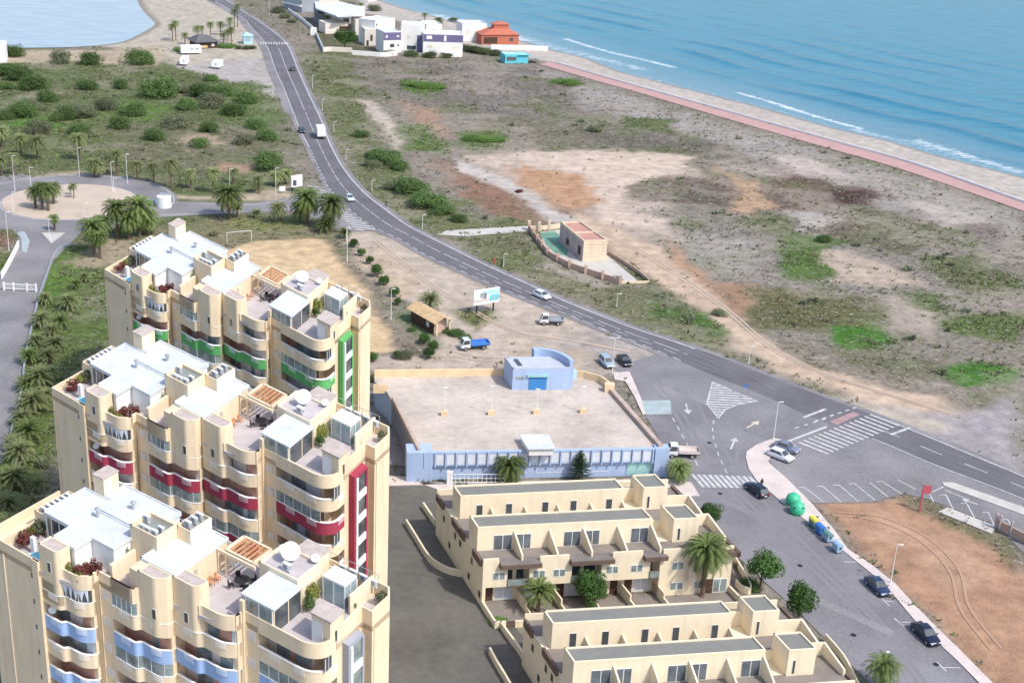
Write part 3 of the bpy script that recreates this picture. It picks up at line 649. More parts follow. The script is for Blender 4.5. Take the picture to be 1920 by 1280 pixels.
o = b.build('roundabout_island', ['kerb', mat('roundabout gravel', (.50,.415,.335), var=.08, scale=.2)]); tag(o, 'round bare gravel roundabout island', 'traffic island', kind='structure')
line(circ(c0, 15.9), .22, .04); line(circ(c0, 24.6)[:40], .22, .04)
line(gp([(265,368),(300,380),(420,384),(480,384),(545,374)]), .2, .035); line(gp([(290,404),(400,399),(480,394),(560,391),(600,398)]), .25, .035)
b = MB(); b.prism([tuple(G(*p)[:2]) for p in [(78,437),(122,437),(96,457)]], 0, .12); tag(b.build('splitter_island', 'paveconc'), 'small triangular paved island at the lane mouth', 'traffic island', kind='structure')
# pavements
def pave(name, pts, m, label, h=.13):
    b = MB(); b.prism([tuple(G(*p)[:2]) for p in pts], 0, h); b.mi[-1] = 1
    return tag(b.build(name, ['kerb', m]), label, 'pavement', kind='structure')
pave('pavement', [(1398,857),(1400,847),(1419,834),(1450,822),(1479,827),(1492,836),(1475,846),(1446,852),(1440,866),(1470,893),(1519,941),(1565,995),(1589,1029),(1635,1060),(1679,1095),(1713,1133),(1767,1187),(1800,1219),(1880,1300),(1905,1330),(1885,1330),(1796,1240),(1717,1166),(1658,1095),(1581,1033),(1515,979),(1465,941),(1419,902),(1404,880)], 'pave', 'pink paved footway along the side street')
pave('footway', [(1150,700),(1180,697),(1186,710),(1203,750),(1210,776),(1205,778),(1190,745),(1172,715),(1152,712)], 'pave', 'short pale footway beside the blue building')
pave('traffic_median', [(1766,905),(1787,905),(1915,950),(2000,985),(2000,1000),(1915,964),(1770,911)], 'paveconc', 'long pale concrete median of the car park')
pave('concrete_apron', [(1759,960),(1777,952),(1867,987),(1859,1001)], 'paveconc', 'white concrete slab at the edge of the dirt lot')
pave('front_pavement', [(690,890),(785,893),(785,905),(842,908),(690,912)], 'pave', 'pale pink footway in front of the blue building')
pave('corner_pavement', [(785,906),(1250,898),(1296,905),(1312,930),(1290,930),(1240,915),(900,928),(840,925)], 'pave', 'pale footway behind the first terrace block')
for i in range(0): pass
jn = MB()
for a, c in [((1403,866),(1443,866)),((1405,888),(1462,886)),((1445,911),(1487,908)),((1490,950),(1527,949)),((1530,990),(1560,986)),((1560,1013),(1580,1011)),((1590,1040),(1608,1040)),((1625,1066),(1648,1067)),((1655,1092),(1679,1094)),((1676,1120),(1705,1121)),((1702,1150),(1733,1151)),((1732,1180),(1762,1181)),((1765,1210),(1795,1212))]:
    line([G(*a), G(*c)], .10, .137, bb=jn)
tag(jn.build('pavement_joint', 'kerb'), 'dark transverse joints across the pink footway', 'paving joint', kind='structure')
# promenade and low sea wall
PT = [(1030,117),(1050,121.5),(1130,145),(1210,167.5),(1335,202.5),(1460,237.5),(1585,272.5),(1710,307.5),(1910,377.5),(2200,480)]
PB = [(1010,121),(1030,126),(1110,150),(1190,172),(1315,209),(1440,246),(1565,282),(1690,318),(1910,393),(2200,498)]
A_ = resample(catmull(gp(PT), 6), 80); B_ = resample(catmull(gp(PB), 6), 80)
b = MB(); ribbon(b, A_, B_, .10); tag(b.build('promenade', 'prom'), 'red paved promenade behind the beach', 'promenade', kind='structure')
b = MB(); b.strip([tuple(p[:2]) for p in A_], 0, .75, .35); tag(b.build('sea_wall', 'white'), 'low white wall between promenade and beach', 'wall')
# markings
def stripe(a, c, wd, z=.05, bb=None): line([G(*a), G(*c)], wd, z, bb=bb)
for i in range(15):
    t = i/14; stripe((1497+134*t, 829-52*t), (1553+132*t, 851-53*t), .52, .055)
for i in range(11):
    t = i/10; stripe((1298+106*t, 889+4*t), (1320+106*t, 914+1*t), .55)
for i in range(11):
    t = i/10; stripe((488+50*t, 79.3+.6*t), (489.5+50*t, 83.5+.6*t), .5, .055)
for a, c in [((1479,827),(1550,800)),((1506,783),(1548,767)),((1670,815),(1706,802))]: stripe(a, c, .55, .055)
line(gp([(1527,790),(1608,763)]), .4, .055, dash=(1, 1)); line(gp([(1490,803),(1555,783)]), .3, .05, dash=(1, 1.2))
# hatched island
tri = [(1336,716),(1325,757),(1347,784),(1360,768),(1385,758),(1420,752)]
line(gp(tri+[tri[0]]), .25)
tw = [tuple(G(*p)[:2]) for p in tri]
def hatch(poly, a, c, n, wd, z=.045):
    """bars across a polygon, parallel to a-c"""
    d = Vector((c[0]-a[0], c[1]-a[1])).normalized(); nn = Vector((-d.y, d.x)); ks = [Vector(p).dot(nn) for p in poly]; k0, k1 = min(ks), max(ks)
    for i in range(n):
        k = k0+(k1-k0)*(i+.5)/n; xs_ = []
        for p, q_ in zip(poly, poly[1:]+poly[:1]):
            a_, b_ = Vector(p).dot(nn)-k, Vector(q_).dot(nn)-k
            if a_*b_ < 0: t = a_/(a_-b_); xs_.append((Vector(p)+(Vector(q_)-Vector(p))*t).dot(d))
        xs_.sort()
        for s, e in zip(xs_[::2], xs_[1::2]): line([nn*k+d*s, nn*k+d*e], wd, z)
hatch(tw, G(1300,740), G(1400,745), 15, .55)
hatch([tuple(G(*p)[:2]) for p in [(640,392),(706,432),(668,432),(640,408)]], G(640,400), G(700,408), 9, .7, .06)
hatch([tuple(G(*p)[:2]) for p in [(572,346),(606,352),(632,380),(600,392),(596,365)]], G(570,350), G(630,358), 9, .7, .06)
Z5 = lambda x, y: (1180+x/2.5946, 640+y/2.5946)
for a, c in [((850,708),(945,780)),((940,703),(1030,780)),((1020,697),(1115,780)),((1095,690),(1195,772)),((1170,686),(1260,757)),((1230,680),(1330,745)),((1305,672),(1395,720)),((1450,720),(1480,780)),((1540,745),(1575,818)),((1640,785),(1680,860)),((1745,830),(1775,895)),((1840,865),(1862,902)),((1470,735),(1530,705)),((1535,722),(1640,765))]:
    stripe(Z5(*a), Z5(*c), .2, .03)
for a in [(850,708),(940,703),(1020,697),(1095,690),(1230,680),(1540,745),(1640,785),(1745,830),(1840,865)]: stripe(Z5(a[0]-28, a[1]+2), Z5(*a), .2, .033)
for a, c in [((1690,1166),(1716,1166)),((1676,1158),(1695,1174)),((1660,1126),(1676,1127)),((1654,1122),(1668,1136)),((1765,1251),(1800,1251)),((1756,1240),(1775,1258)),((1582,1053),(1605,1053)),((1640,1100),(1655,1112))]: stripe(a, c, .16, .03)
line(gp([(1261,783),(1290,835),(1311,879)]), .2, .03, dash=(1.6, 1.6)); line(gp([(1338,788),(1336,806),(1338,822),(1348,855),(1363,887)]), .2, .03, dash=(1.4, 1.6))
line(gp([(1060,586),(1180,640),(1260,672)]), .16, .03, dash=(3, 2))
def arrow(a, c, wd=.3, z=.032, m='paintline', name='road_arrow', label=None):
    A, C = G(*a), G(*c); d = (C-A).normalized(); n = Vector((-d.y, d.x, 0)); L = (C-A).length; h = C-d*min(1.6, L*.4); b = MB()
    b.add([(p.x,p.y,z) for p in (A+n*wd/2, A-n*wd/2, h-n*wd/2, h-n*.75, C, h+n*.75, h+n*wd/2)], [(0,1,2,3,4,5,6)]); tag(b.build(name, m), label, 'road marking', kind='structure')
arrow((1286,757),(1291,776), label='white arrow pointing towards the terrace houses beside the blue bay')
arrow((1370,842),(1380,820), label='white arrow on the junction pointing to the coast road')
arrow((1400,802),(1424,789), m=mat('worn cream paint', (.60,.54,.42), var=.12), label='cream arrow on the junction bending to the main road')
arrow((1832,945),(1803,935), label='white arrow in the far right parking bays')
tag(mk.build('road_marking', 'paintline'), 'white edge lines, zebra crossings, hatching and parking bay lines', 'road marking', kind='structure')
wt = MB()
for k in (.17,.36,.62,.82): line([l*k+r*(1-k) for l, r in zip(LW, RW)], .62, .034, bb=wt)
tag(wt.build('tyre_wear', 'wear'), 'darker wheel tracks worn into the coast road lanes', 'tyre wear', kind='structure'); wt = MB()
for pts in ([(1215,720),(1262,770),(1310,850),(1370,925),(1500,1045),(1640,1180),(1760,1330)], [(1228,716),(1276,768),(1324,850),(1385,925),(1514,1045),(1655,1180),(1775,1330)], [(1290,712),(1330,800),(1385,880),(1450,960),(1560,1070),(1700,1215)], [(1480,790),(1420,815),(1385,845),(1382,880),(1410,925)]): line(catmull(gp(pts), 8), .6, .0245, bb=wt)
tag(wt.build('tyre_wear', 'wearlight'), 'darker wheel tracks worn into the side street', 'tyre wear', kind='structure')
rt = MB()
for pts in ([(1560,965),(1640,975),(1720,1010),(1780,1070),(1800,1140),(1860,1220)], [(1570,960),(1650,968),(1735,1005),(1797,1066),(1818,1138),(1878,1215)]): line(catmull(gp(pts), 8), .38, .008, bb=rt)
tag(rt.build('dirt_ruts', 'rut'), 'curved wheel ruts in the orange dirt lot', 'wheel ruts', kind='structure')
rt = MB()
for o_ in (0, 9): line(catmull(gp([(1120+o_,435),(1180+o_,462),(1250+o_,505),(1310+o_,545),(1370+o_,590),(1440+o_,650),(1540+o_,700),(1680+o_,745),(1780+o_,775)]), 8), .5, .008, bb=rt)
for o_ in (0, 8): line(catmull(gp([(700+o_,450),(800+o_,530),(880+o_,580),(960+o_,620),(1080+o_,640),(1180+o_,660)]), 8), .45, .008, bb=rt); line(catmull(gp([(1000,675+o_),(900,668+o_),(830,660+o_),(760,690+o_)]), 8), .45, .008, bb=rt)
tag(rt.build('track_ruts', 'rutpale'), 'pale wheel ruts along the dirt tracks', 'wheel ruts', kind='structure')
rp = random.Random(3); PZ = [0]
def patch(px, py, L_, W_, ang, m_, label):
    c = G(px, py); b = MB(); ca, sa = math.cos(ang), math.sin(ang); pts = []
    for u, v in ((-1,-1),(0,-1),(1,-1),(1,1),(.1,1),(-1,1)): u *= L_/2*rp.uniform(.92,1.06); v *= W_/2*rp.uniform(.9,1.05); pts.append((c.x+u*ca-v*sa, c.y+u*sa+v*ca))
    PZ[0] += .00012; b.poly(pts, PZ[0]+.0284 if m_ != 'asphalt_old' else PZ[0]+.0284); tag(b.build('road_patch', m_), label, 'road patch', kind='structure')
for i, (x, y, l_, w_, a_) in enumerate([(1300,742,9,2.2,-.9),(1405,960,10,1.6,-.7),(1480,1030,6,2.4,-.7),(1590,1150,12,1.5,-.7),(1440,985,3,2,-.6),(1270,720,6,3,-.5),(1370,870,7,1.4,.3),(1640,1210,5,2.5,-.7)]):
    patch(x, y, l_, w_, a_, 'wearlight' if i % 3 else 'asphalt_old', 'mended asphalt patch on the side street')
for x, y in ((1350,925),(1500,1060),(1330,830),(1755,1245),(1600,1190)):
    c = G(x, y); b = MB(); b.lathe([(.38,.02),(.38,.034)], 16, (c.x,c.y)); tag(b.build('manhole_cover', 'black'), 'dark round manhole cover in the side street', 'manhole cover', 'manhole covers in the side street', kind='structure')
sheet('blue_bay', [(1198,751),(1257,750),(1259,776),(1207,777)], .031, 'paintblue', 'worn pale blue painted parking bay')
sheet('red_crossing', [(1556,790),(1600,772),(1612,778),(1568,797)], .048, 'paintred', 'faded red patch in front of the zebra crossing')
# ------------------------------------------------------------------ apartment towers
TT, ZT, FL = 25.0, 24.0, 2.9
CORR = [(-11,1013,0,0,0),(72,1053,0,5.8,0),(108,1038,1.9,8.3,.5),(186,1071,0,11.5,3.3),(302,1091,1.9,19.2,4.1),(328,1082,1.9,19.8,5.75),(378,1102,1.9,22.9,5.9),(424,1158,0,26.3,6.2),
        (456,1145,0,26.8,8.5),(521,1170,0,31.1,8.7),(575,1200,0,35.0,8.8),(633,1142,1.9,35.8,13.2),(690,1138,.86,37,17),(731,1115,.86,37.2,20.5),(145,908,1.9,2,11.9),(251,917,1.9,6.8,15.4),(346,959,1.9,13.2,15.9),(489,1059,2,25,13.8),(511,1076,1.5,26.4,14),(611,1061,2,30,18.5),(245,987,3.4,12.2,7.9),(402,972,3.4,17.7,15.3),(429,1007,1.9,19.5,15.4)]
def fit_basis(corr, T):
    A = []; Bx = []; By = []
    for px, py, dz, u, v in corr:
        p = G(px, py, T+dz); A.append((1, u, v)); Bx.append(p.x); By.append(p.y)
    A = np.array(A); sx_ = np.linalg.lstsq(A, np.array(Bx), rcond=None)[0]; sy_ = np.linalg.lstsq(A, np.array(By), rcond=None)[0]
    return sx_, sy_
B1 = rounded([(5.8,.3),(8.2,.3),(8.6,.95),(10.4,.95),(11.5,1.9),(11.5,2.6)], [0,.35,.3,1.0,.8,0])
B2 = rounded([(13.2,3.3),(16.2,3.3),(16.6,4.0),(18.7,4.0),(19.8,5.0),(19.8,5.75)], [0,.35,.3,1.0,.8,0])
B3 = rounded([(19.8,5.75),(22.7,5.75),(23.1,6.3),(25.6,6.3),(26.8,7.3),(26.8,8.0)], [0,.35,.3,1.0,.8,0])
B4 = rounded([(28.5,8.6),(34.4,8.6),(35.8,10.0),(35.8,12.0)], [0,1.3,1.3,0])
BAYS = [('left', B1), ('second', B2), ('third', B3), ('right', B4)]
CORE = [(0,0),(5.8,0),(5.8,2.15),(11.5,2.15),(11.5,3.3),(13.2,3.3),(13.2,5.1),(19.8,5.1),(19.8,7.3),(26.8,7.3),(26.8,8.6),(28.5,8.6),(28.5,10.3),(34.1,10.3),(34.1,12),(35.8,12),(35.8,16.9),(37,16.9),(37,20.6),(36.2,22),(25,22),(25,17.3),(13.4,17.3),(13.4,15.6),(5,15.6),(5,12),(0,12)]
def leaves(n, rx, ry, rz, size, c=(0,0,0), seed=1, shell=.55, clumps=9):
    """leaf-sized faces in clumps; returns an MB"""
    r = random.Random(seed); b = MB(); cs = []
    for i in range(clumps):
        th = r.uniform(0, 2*math.pi); ph = math.acos(r.uniform(-.55, 1)); k = r.uniform(.35, .78)
        cs.append((Vector((rx*k*math.sin(ph)*math.cos(th), ry*k*math.sin(ph)*math.sin(th), rz*k*math.cos(ph))), r.uniform(.34, .56)))
    for i in range(n):
        cc, cr = r.choice(cs); d = Vector((r.gauss(0,1), r.gauss(0,1), r.gauss(0,1))).normalized()*(r.uniform(shell,1)**.6)
        p = cc+Vector((d.x*rx*cr, d.y*ry*cr, d.z*rz*cr)); a = (d+Vector((r.gauss(0,.5), r.gauss(0,.5), r.gauss(.3,.5)))).normalized()
        t = a.orthogonal().normalized(); t = (t*math.cos(i)+a.cross(t)*math.sin(i)); q = a.cross(t); s = size*r.uniform(.6,1.3); p = p+Vector(c)
        b.add([tuple(p-t*s*.5), tuple(p+q*s*.32), tuple(p+t*s*.6), tuple(p-q*s*.32)], [(0,1,2,3)])
    return b
LEAFM = {}
def shrub(loc, r, h, material, label, cat='shrub', name='shrub', group=None, kind=0, n=260, size=.22):
    key = (material, kind)
    if key not in LEAFM: LEAFM[key] = leaves(n*3, 1, 1, 1, size*1.0, (0,0,.8), seed=kind+11, clumps=12).mesh('shrub_leaves', material)
    o = bpy.data.objects.new(name, LEAFM[key]); COL.objects.link(o); o.location = loc; o.scale = (r, r, h/1.7); o.rotation_euler = (0,0,random.uniform(0,6.28))
    return tag(o, label, cat, group)
def tower(name, which, corr, accent, dark):
    sx_, sy_ = fit_basis(corr, TT)
    def m(u, v, z): return (sx_[0]+sx_[1]*u+sx_[2]*v, sy_[0]+sy_[1]*u+sy_[2]*v, z)
    base = Vector(m(18, 9, 0))
    t = thing('apartment_tower', f'cream apartment tower with white roof slabs and {accent} balcony bands, {which}', 'apartment building', base, 'apartment towers')
    P = lambda: MB(m)
    # body: core, storey slabs, solid pieces of the facade
    b = P(); b.prism(CORE, 0, ZT-.02)
    for nm, q in BAYS:
        end = q[-1]
        if nm != 'right': b.box(end[0]-1.3, end[0], end[1]-.02, end[1]+(.7 if nm == 'left' else .4), 0, ZT-.03)
    b.box(4.9, 5.78, -.12, .3, 0, TT); b.box(26.5, 26.95, 8.2, 8.6, 0, TT+1.2)
    # blocks rising above the terraces
    for pts in ([(5.82,.28),(8.2,.28),(8.62,.95),(8.62,2.2),(5.82,2.2)], [(16.6,3.98),(18.7,3.98),(19.78,5.0),(19.78,5.8),(16.6,5.8)], [(19.84,5.73),(22.5,5.73),(23.12,6.5),(23.12,7.6),(19.84,7.6)]):
        pr = rounded(pts+[pts[0]], [0,.3,.3,0,0,0])[:-1]; b.prism(pr, ZT-.8 if pts[0][0] < 10 else 20.6, TT+1.75)
        cx = sum(p[0] for p in pts)/len(pts); cy = sum(p[1] for p in pts)/len(pts)
        b.strip(pr+[pr[0]], TT+1.75, TT+1.95, .18)
    b.box(33.6, 35.78, 10.7, 13.2, ZT-.01, TT+1.75)
    # terrace parapets
    par = lambda pts, z=TT, z0=ZT-.6: b.strip(pts, z0, z, .22)
    par([(0,12),(0,0),(5.8,0)])
    par([(11.5,2.0),(11.5,3.3),(16.2,3.3),(16.6,4.0)]); par([(26.8,7.2),(26.8,8.6),(28.5,8.6)])
    par([(35.8,11.8),(35.8,16.9),(37,16.9),(37,20.6),(36.2,22),(25,22)], TT+.55)
    if name == 'front': b.box(-2.4, -.01, .02, 12, 0, ZT-.02); b.strip([(-2.4,12),(-2.4,.02),(0,.02)], ZT-.6, TT, .22)
    wall = b.build('wall', 'plaster', t)
    for u_, v_ in ((11.62,3.24),(27.02,8.54),(35.86,16.2),(37.06,17.3),(.35,-.06)):
        g = P(); g.beam((u_,v_,.2),(u_,v_,ZT-.4),.11,.11); g.build('drainpipe', 'plaster2', t)
    # roof caps of the blocks
    for pts in ([(5.9,.4),(8.15,.4),(8.5,1.0),(8.5,2.1),(5.9,2.1)], [(16.7,4.1),(18.65,4.1),(19.7,5.05),(19.7,5.7),(16.7,5.7)], [(19.95,5.85),(22.45,5.85),(23,6.55),(23,7.5),(19.95,7.5)]):
        c = P(); c.prism(pts, TT+1.7, TT+1.86); c.build('tiled_cap', 'tanroof', t)
    for q in ((33.5, 35.9, 10.6, 13.3, TT+1.75, TT+1.95), (3.3, 5.05, 11.95, 14.7, TT+3.9, TT+4.05), (26, 28.9, 18.6, 22, TT+1.4, TT+1.55)):
        c = P(); c.box(*q); c.build('tiled_cap', 'tanroof', t)
    f = P(); f.prism([(p[0], p[1]) for p in [(.1,.1),(5.8,.2),(8.3,.5),(10.4,1.1),(11.3,2.1),(11.4,3.4),(16.2,3.5),(16.6,4.2),(18.7,4.2),(19.6,5.6),(22.7,6),(25.5,6.5),(26.6,7.4),(26.7,8.8),(34.3,8.8),(35.5,9.8),(35.6,16.8),(36.8,17.1),(36.8,20.5),(36.1,21.8),(25.1,21.8),(25,17.2),(13.5,17.2),(13.5,15.5),(5,15.5),(5,11.9),(.1,11.9)]], ZT-.35, ZT)
    f.build('terrace_floor', 'tile', t)
    # bays, storey by storey
    for bi, (nm, q) in enumerate(BAYS):
        L = cum(q)[-1]
        for k in range(0, 9):
            zt_ = TT-FL*k; zb = zt_-1.55
            colour = (k >= 2 and k % 2 == 0)
            mats = [accent if colour else 'plaster', 'white', 'white']
            s = P()
            if k == 0:
                segs = {'left': [(2.9, L)], 'second': [(0, 3.3)], 'third': [(3.2, L)], 'right': [(0, L)]}[nm]
                for a, c_ in segs: s.strip(sub(q, a, c_), zb, zt_, .22, 0)
                # solid face under the raised blocks
                if nm == 'left': s.strip(sub(q, 0, 2.95), 21.0, ZT, .22, 0)
            else:
                s.strip(q, zb, zt_-.06, .2, 0); s.strip(s.offs(q, -.04), zt_-.06, zt_, .28, 1)
                # pierced white railing panels let into the parapet
                for a in ([L*.13, L*.62] if nm != 'right' else [L*.14, L*.44, L*.86]):
                    w_ = 1.25; pp = sub(q, a, a+w_); s.strip(s.offs(pp, -.03), zt_-.75, zt_-.12, .025, 2)
                    for h_ in range(4): s.strip(s.offs(pp, -.05), zt_-.72+.15*h_, zt_-.66+.15*h_, .02, 0)
            s.build('balcony' if k else 'roof_parapet', mats, t, label=f'{accent} curved balcony parapet' if colour else None)
            # balcony slab
            if k > 0:
                core_v = {'left': (5.8,2.2,11.5), 'second': (13.2,5.15,19.8), 'third': (19.8,7.35,26.8), 'right': (28.5,10.35,35.8)}[nm]
                sl_ = P(); sl_.prism([p[:2] for p in sl_.offs(q, .15)]+[(core_v[2]-.1, core_v[1]), (core_v[0], core_v[1])], zb-.0, zb+.3); sl_.build('balcony_slab', 'brick', t)
            # what closes the opening above this parapet
            zo0, zo1 = zt_-FL-.0, zb
            z0, z1 = TT-FL*(k+1), zb
            o = P()
            if nm == 'left' and k == 0: o.strip(sub(q, 0, 1.8), z0, z1, .2, 0)
            if nm == 'second' and k == 0: o.strip(sub(q, 3.4, L), z0, z1, .2, 0)
            if nm == 'third' and k == 0: o.strip(sub(q, 0, 2.1), z0, z1, .2, 0)
            o.build('wall_panel', 'plaster', t)
            g = P(); glazed = (nm, k) in (('left',0), ('second',0), ('second',2), ('second',4), ('third',3), ('right',1), ('right',5), ('left',5), ('third',6))
            if glazed:
                a0 = {'left': 1.85, 'second': 0, 'third': 0, 'right': 0}[nm] if k == 0 else 0; a1 = 3.4 if (nm == 'second' and k == 0) else (L*.62 if nm == 'right' else L)
                g.strip(g.offs(sub(q, a0, a1), .06), z0, z1, .05, 0)
                if nm == 'left' and k == 0:
                    # drawn white curtains, dark gaps tapering upwards between them
                    pq = g.offs(sub(q, a0, L-.3), .03); Lq = cum(pq)[-1]; cw = Lq/7
                    for i in range(7):
                        pc = sub(pq, cw*i+1e-4, cw*(i+1)); x0, x1 = pc[0], pc[-1]
                        mid = ((x0[0]+x1[0])/2, (x0[1]+x1[1])/2)
                        g.add([(x0[0],x0[1],z0),(x0[0],x0[1],z1),(mid[0],mid[1],z1-.1)], [(0,1,2)], 2); g.add([(x1[0],x1[1],z0),(mid[0],mid[1],z1-.1),(x1[0],x1[1],z1)], [(0,1,2)], 2); g.add([(x0[0],x0[1],z1),(x1[0],x1[1],z1),(mid[0],mid[1],z1-.1)], [(0,1,2)], 2)
                d = cum(q)
                n_ = 5
                for i in range(n_+1):
                    s_ = a0+(a1-a0)*i/n_; p_ = sub(q, max(0,s_-.03), min(L,s_+.03))
                    if len(p_) > 1: g.strip(p_, z0, z1, .06, 1)
                g.build('balcony_glazing', ['glass' if k == 0 and nm == 'left' else 'glassgreen', 'steelwhite', 'curtain'], t)
            else:
                rr = {'left': (5.95,11.35,2.11), 'second': (13.3,19.7,5.06), 'third': (19.9,26.7,7.26), 'right': (28.6,34.0,10.26)}[nm]
                u = rr[0]; rnd = random.Random(bi*31+k*7+len(accent)); z0_ = z0-1.2; i = 0
                while u < rr[1]-.3:
                    wd = min(rnd.choice((.7,1.1,1.6,2.0)), rr[1]-u); kind_ = rnd.choice((0,0,0,2,1,3)) if k % 2 == 0 else rnd.choice((1,1,1,2,0,1))
                    g.box(u, u+wd-.06, rr[2]-.03-.004*i, rr[2], z0_, z1, kind_); u += wd; i += 1
                g.build('balcony_door', ['glassgreen', 'brick', 'recess', 'curtain'], t)
    # right face of the last bay above its parapet: corner post, window
    for k in range(0, 8):
        z1 = TT-FL*k-1.55; z0 = TT-FL*(k+1)
        if k % 2 == 0:
            q_ = P(); q_.strip([(35.8,11.0),(35.8,12.0)], z0, z1, .2, 0); q_.build('wall_panel', 'plaster', t)
            w_ = P(); w_.box(35.70, 35.76, 9.8, 11.0, z0, z1, 0); w_.box(35.72, 35.8, 9.75, 9.83, z0, z1, 1); w_.box(35.72, 35.8, 10.37, 10.43, z0, z1, 1); w_.box(35.72, 35.8, 10.95, 11.0, z0, z1, 1); w_.build('window', ['glass','steelwhite'], t)
    # grilles and small windows in the plain strips
    for k in range(1, 8):
        z = TT-FL*k
        g = P(); g.box(4.55, 5.05, -.03, .01, z+.7, z+1.25, 0); g.box(4.5, 5.1, -.05, -.025, z+.62, z+.7, 1); g.build('window', ['glass','white'], t)
        for u0, v0 in ((11.75, 3.3), (27.1, 8.6)):
            g = P(); g.box(u0, u0+1.05, v0-.04, v0+.01, z+.15, z+1.15, 0)
            for i in range(7): g.box(u0+.04, u0+1.01, v0-.06, v0-.035, z+.2+.13*i, z+.26+.13*i, 1)
            g.build('grille', ['tanroof','white'], t)
    for u0, v0, z in ((7.0,.28,TT-.6),(18.3,3.98,22.6),(21.2,5.73,22.7),(34.9,0,0)):
        if u0 > 30: continue
        g = P(); g.box(u0-.05, u0+.5, v0-.03, v0+.02, z-.05, z+1.05, 1); g.box(u0, u0+.45, v0-.045, v0-.02, z, z+1.0, 0); g.build('window', ['glass','white'], t)
    g = P(); g.box(35.76, 35.81, 11.6, 12.0, ZT+.4, ZT+1.5, 0); g.build('window', 'glass', t)
    # projecting stair window column in the accent colour
    g = P(); g.box(35.8, 36.55, 13.0, 15.9, 0, TT-1.35, 0); g.box(35.79, 36.68, 15.55, 15.95, 0, TT-1.6, 0)
    g.build('window_column', ['slate' if accent == 'blue' else accent], t, label=f'{accent} projecting stair window column')
    for k in range(0, 8):
        z1 = TT-1.75-FL*k
        g = P(); g.box(36.53, 36.6, 13.75, 15.5, z1-2.0, z1-.05, 0); g.box(36.53, 36.66, 13.35, 13.75, z1-2.85, z1, 1); g.box(36.53, 36.72, 13.7, 15.55, z1-2.85, z1-2.0, 1); g.build('window', ['glass' if accent != 'blue' else 'glassgreen','white'], t)
    # ---- roof storey
    zr = TT+1.9
    r_ = P(); r_.box(2.2, 5.95, 5.1, 11.9, ZT, zr-.2); r_.box(5.1, 12.2, 9.7, 15.4, ZT, zr-.2); r_.box(12.2, 13.2, 11.6, 15.4, ZT, zr-.2); r_.box(5.95, 9.1, 2.4, 5.2, ZT, zr-.2); r_.box(5.95, 12.2, 5.2, 9.7, ZT, zr-.2)
    r_.box(15.5, 19.9, 5.9, 15.3, ZT, zr-.2); r_.build('penthouse', 'white', t)
    r_ = P()
    for i, (pts, dz) in enumerate((([(2.0,4.9),(6.0,4.9),(6.0,12),(2.0,12)], .05), ([(6.0,9.6),(12.35,9.6),(12.35,11.5),(13.35,11.5),(13.35,15.6),(5.02,15.6),(5.02,12.01),(6.0,12.01)], .13), ([(6.02,2.2),(9.3,2.2),(9.3,5.0),(12.4,5.0),(12.4,9.58),(6.02,9.58)], -.03), ([(15.4,5.82),(20.05,5.82),(20.05,15.4),(15.4,15.4)], 0))):
        r_.prism(pts, zr-.22, zr+dz); r_.strip(pts+[pts[0]], zr+dz, zr+dz+.12, .2)
    r_.build('roof', 'roofwhite', t)
    for u, v in ((9.0,12.4),(7.0,8.6),(17.6,13.6)):
        v_ = P()
        v_.lathe([(.18,zr),(.18,zr+.75),(.34,zr+.76),(.34,zr+.9),(.05,zr+1.05)], 8, (u,v))
        v_.build('roof_vent', 'metal', t)
    h_ = P(); h_.box(3.4, 4.98, 12.03, 14.6, 0, TT+3.9); h_.build('lift_housing', 'plaster', t)
    h_ = P(); h_.box(4.98, 5.03, 12.3, 13.2, zr+.05, zr+1.8); h_.build('housing_door', 'white', t)
    g = P(); g.box(2.5, 5.7, 5.06, 5.12, ZT+.25, zr-.35, 0)
    for u in (2.3, 3.1, 4.3, 5.5): g.box(u, u+.1, 5.0, 5.1, ZT, zr-.25, 1)
    g.build('sliding_window', ['glass','white'], t)
    g = P(); g.box(15.42, 15.5, 6.4, 7.6, ZT+.9, zr-.5, 0); g.box(15.6, 16.6, 5.82, 5.88, ZT+1.6, zr-.4, 0); g.build('window', 'glass', t)
    g = P(); g.box(19.9, 19.96, 6.0, 15.2, ZT, zr-.23, 0); g.build('penthouse_front', 'plaster', t)
    g = P(); g.box(19.95, 20.9, 15.28, 15.34, ZT+.02, zr-.2, 0); g.build('terrace_curtain', 'white', t)
    g = P(); g.box(19.96, 20.02, 9.2, 9.7, ZT, ZT+2.1, 0); g.build('terrace_door', 'tanroof', t)
    # plant enclosures with air conditioners
    e = P(); e.box(.05, 1.98, 5.5, 11.2, ZT, TT+.75); e.strip([(.05,5.5),(1.98,5.5),(1.98,11.2),(.05,11.2),(.05,5.5)], TT+.75, TT+1.2, .15); e.build('plant_enclosure', 'plaster', t); e = P()
    e.box(12.3, 16.0, 8.0, 11.5, ZT, TT+2.95); e.strip([(12.3,8),(16,8),(16,11.5),(12.3,11.5),(12.3,8)], TT+2.95, TT+3.4, .2); e.build('plant_enclosure', 'plaster', t); e = P()
    e.box(15.95, 17.8, 11.52, 15.3, ZT, TT+2.95); e.strip([(15.95,11.52),(17.8,11.52),(17.8,15.3),(15.95,15.3),(15.95,11.52)], TT+2.95, TT+3.35, .15); e.box(14.3,15.9,11.53,12.2,ZT,TT+3.2)
    e.build('plant_enclosure', 'plaster', t)
    e = P(); e.box(12.5, 15.8, 8.2, 11.3, TT+2.95, TT+3.0); e.box(16.1, 17.65, 11.7, 15.15, TT+2.95, TT+3.0); e.build('enclosure_deck', 'greydeck', t)
    e = P(); e.box(17.8, 17.85, 11.5, 15.3, zr, TT+3.35); e.build('enclosure_face', 'white', t)
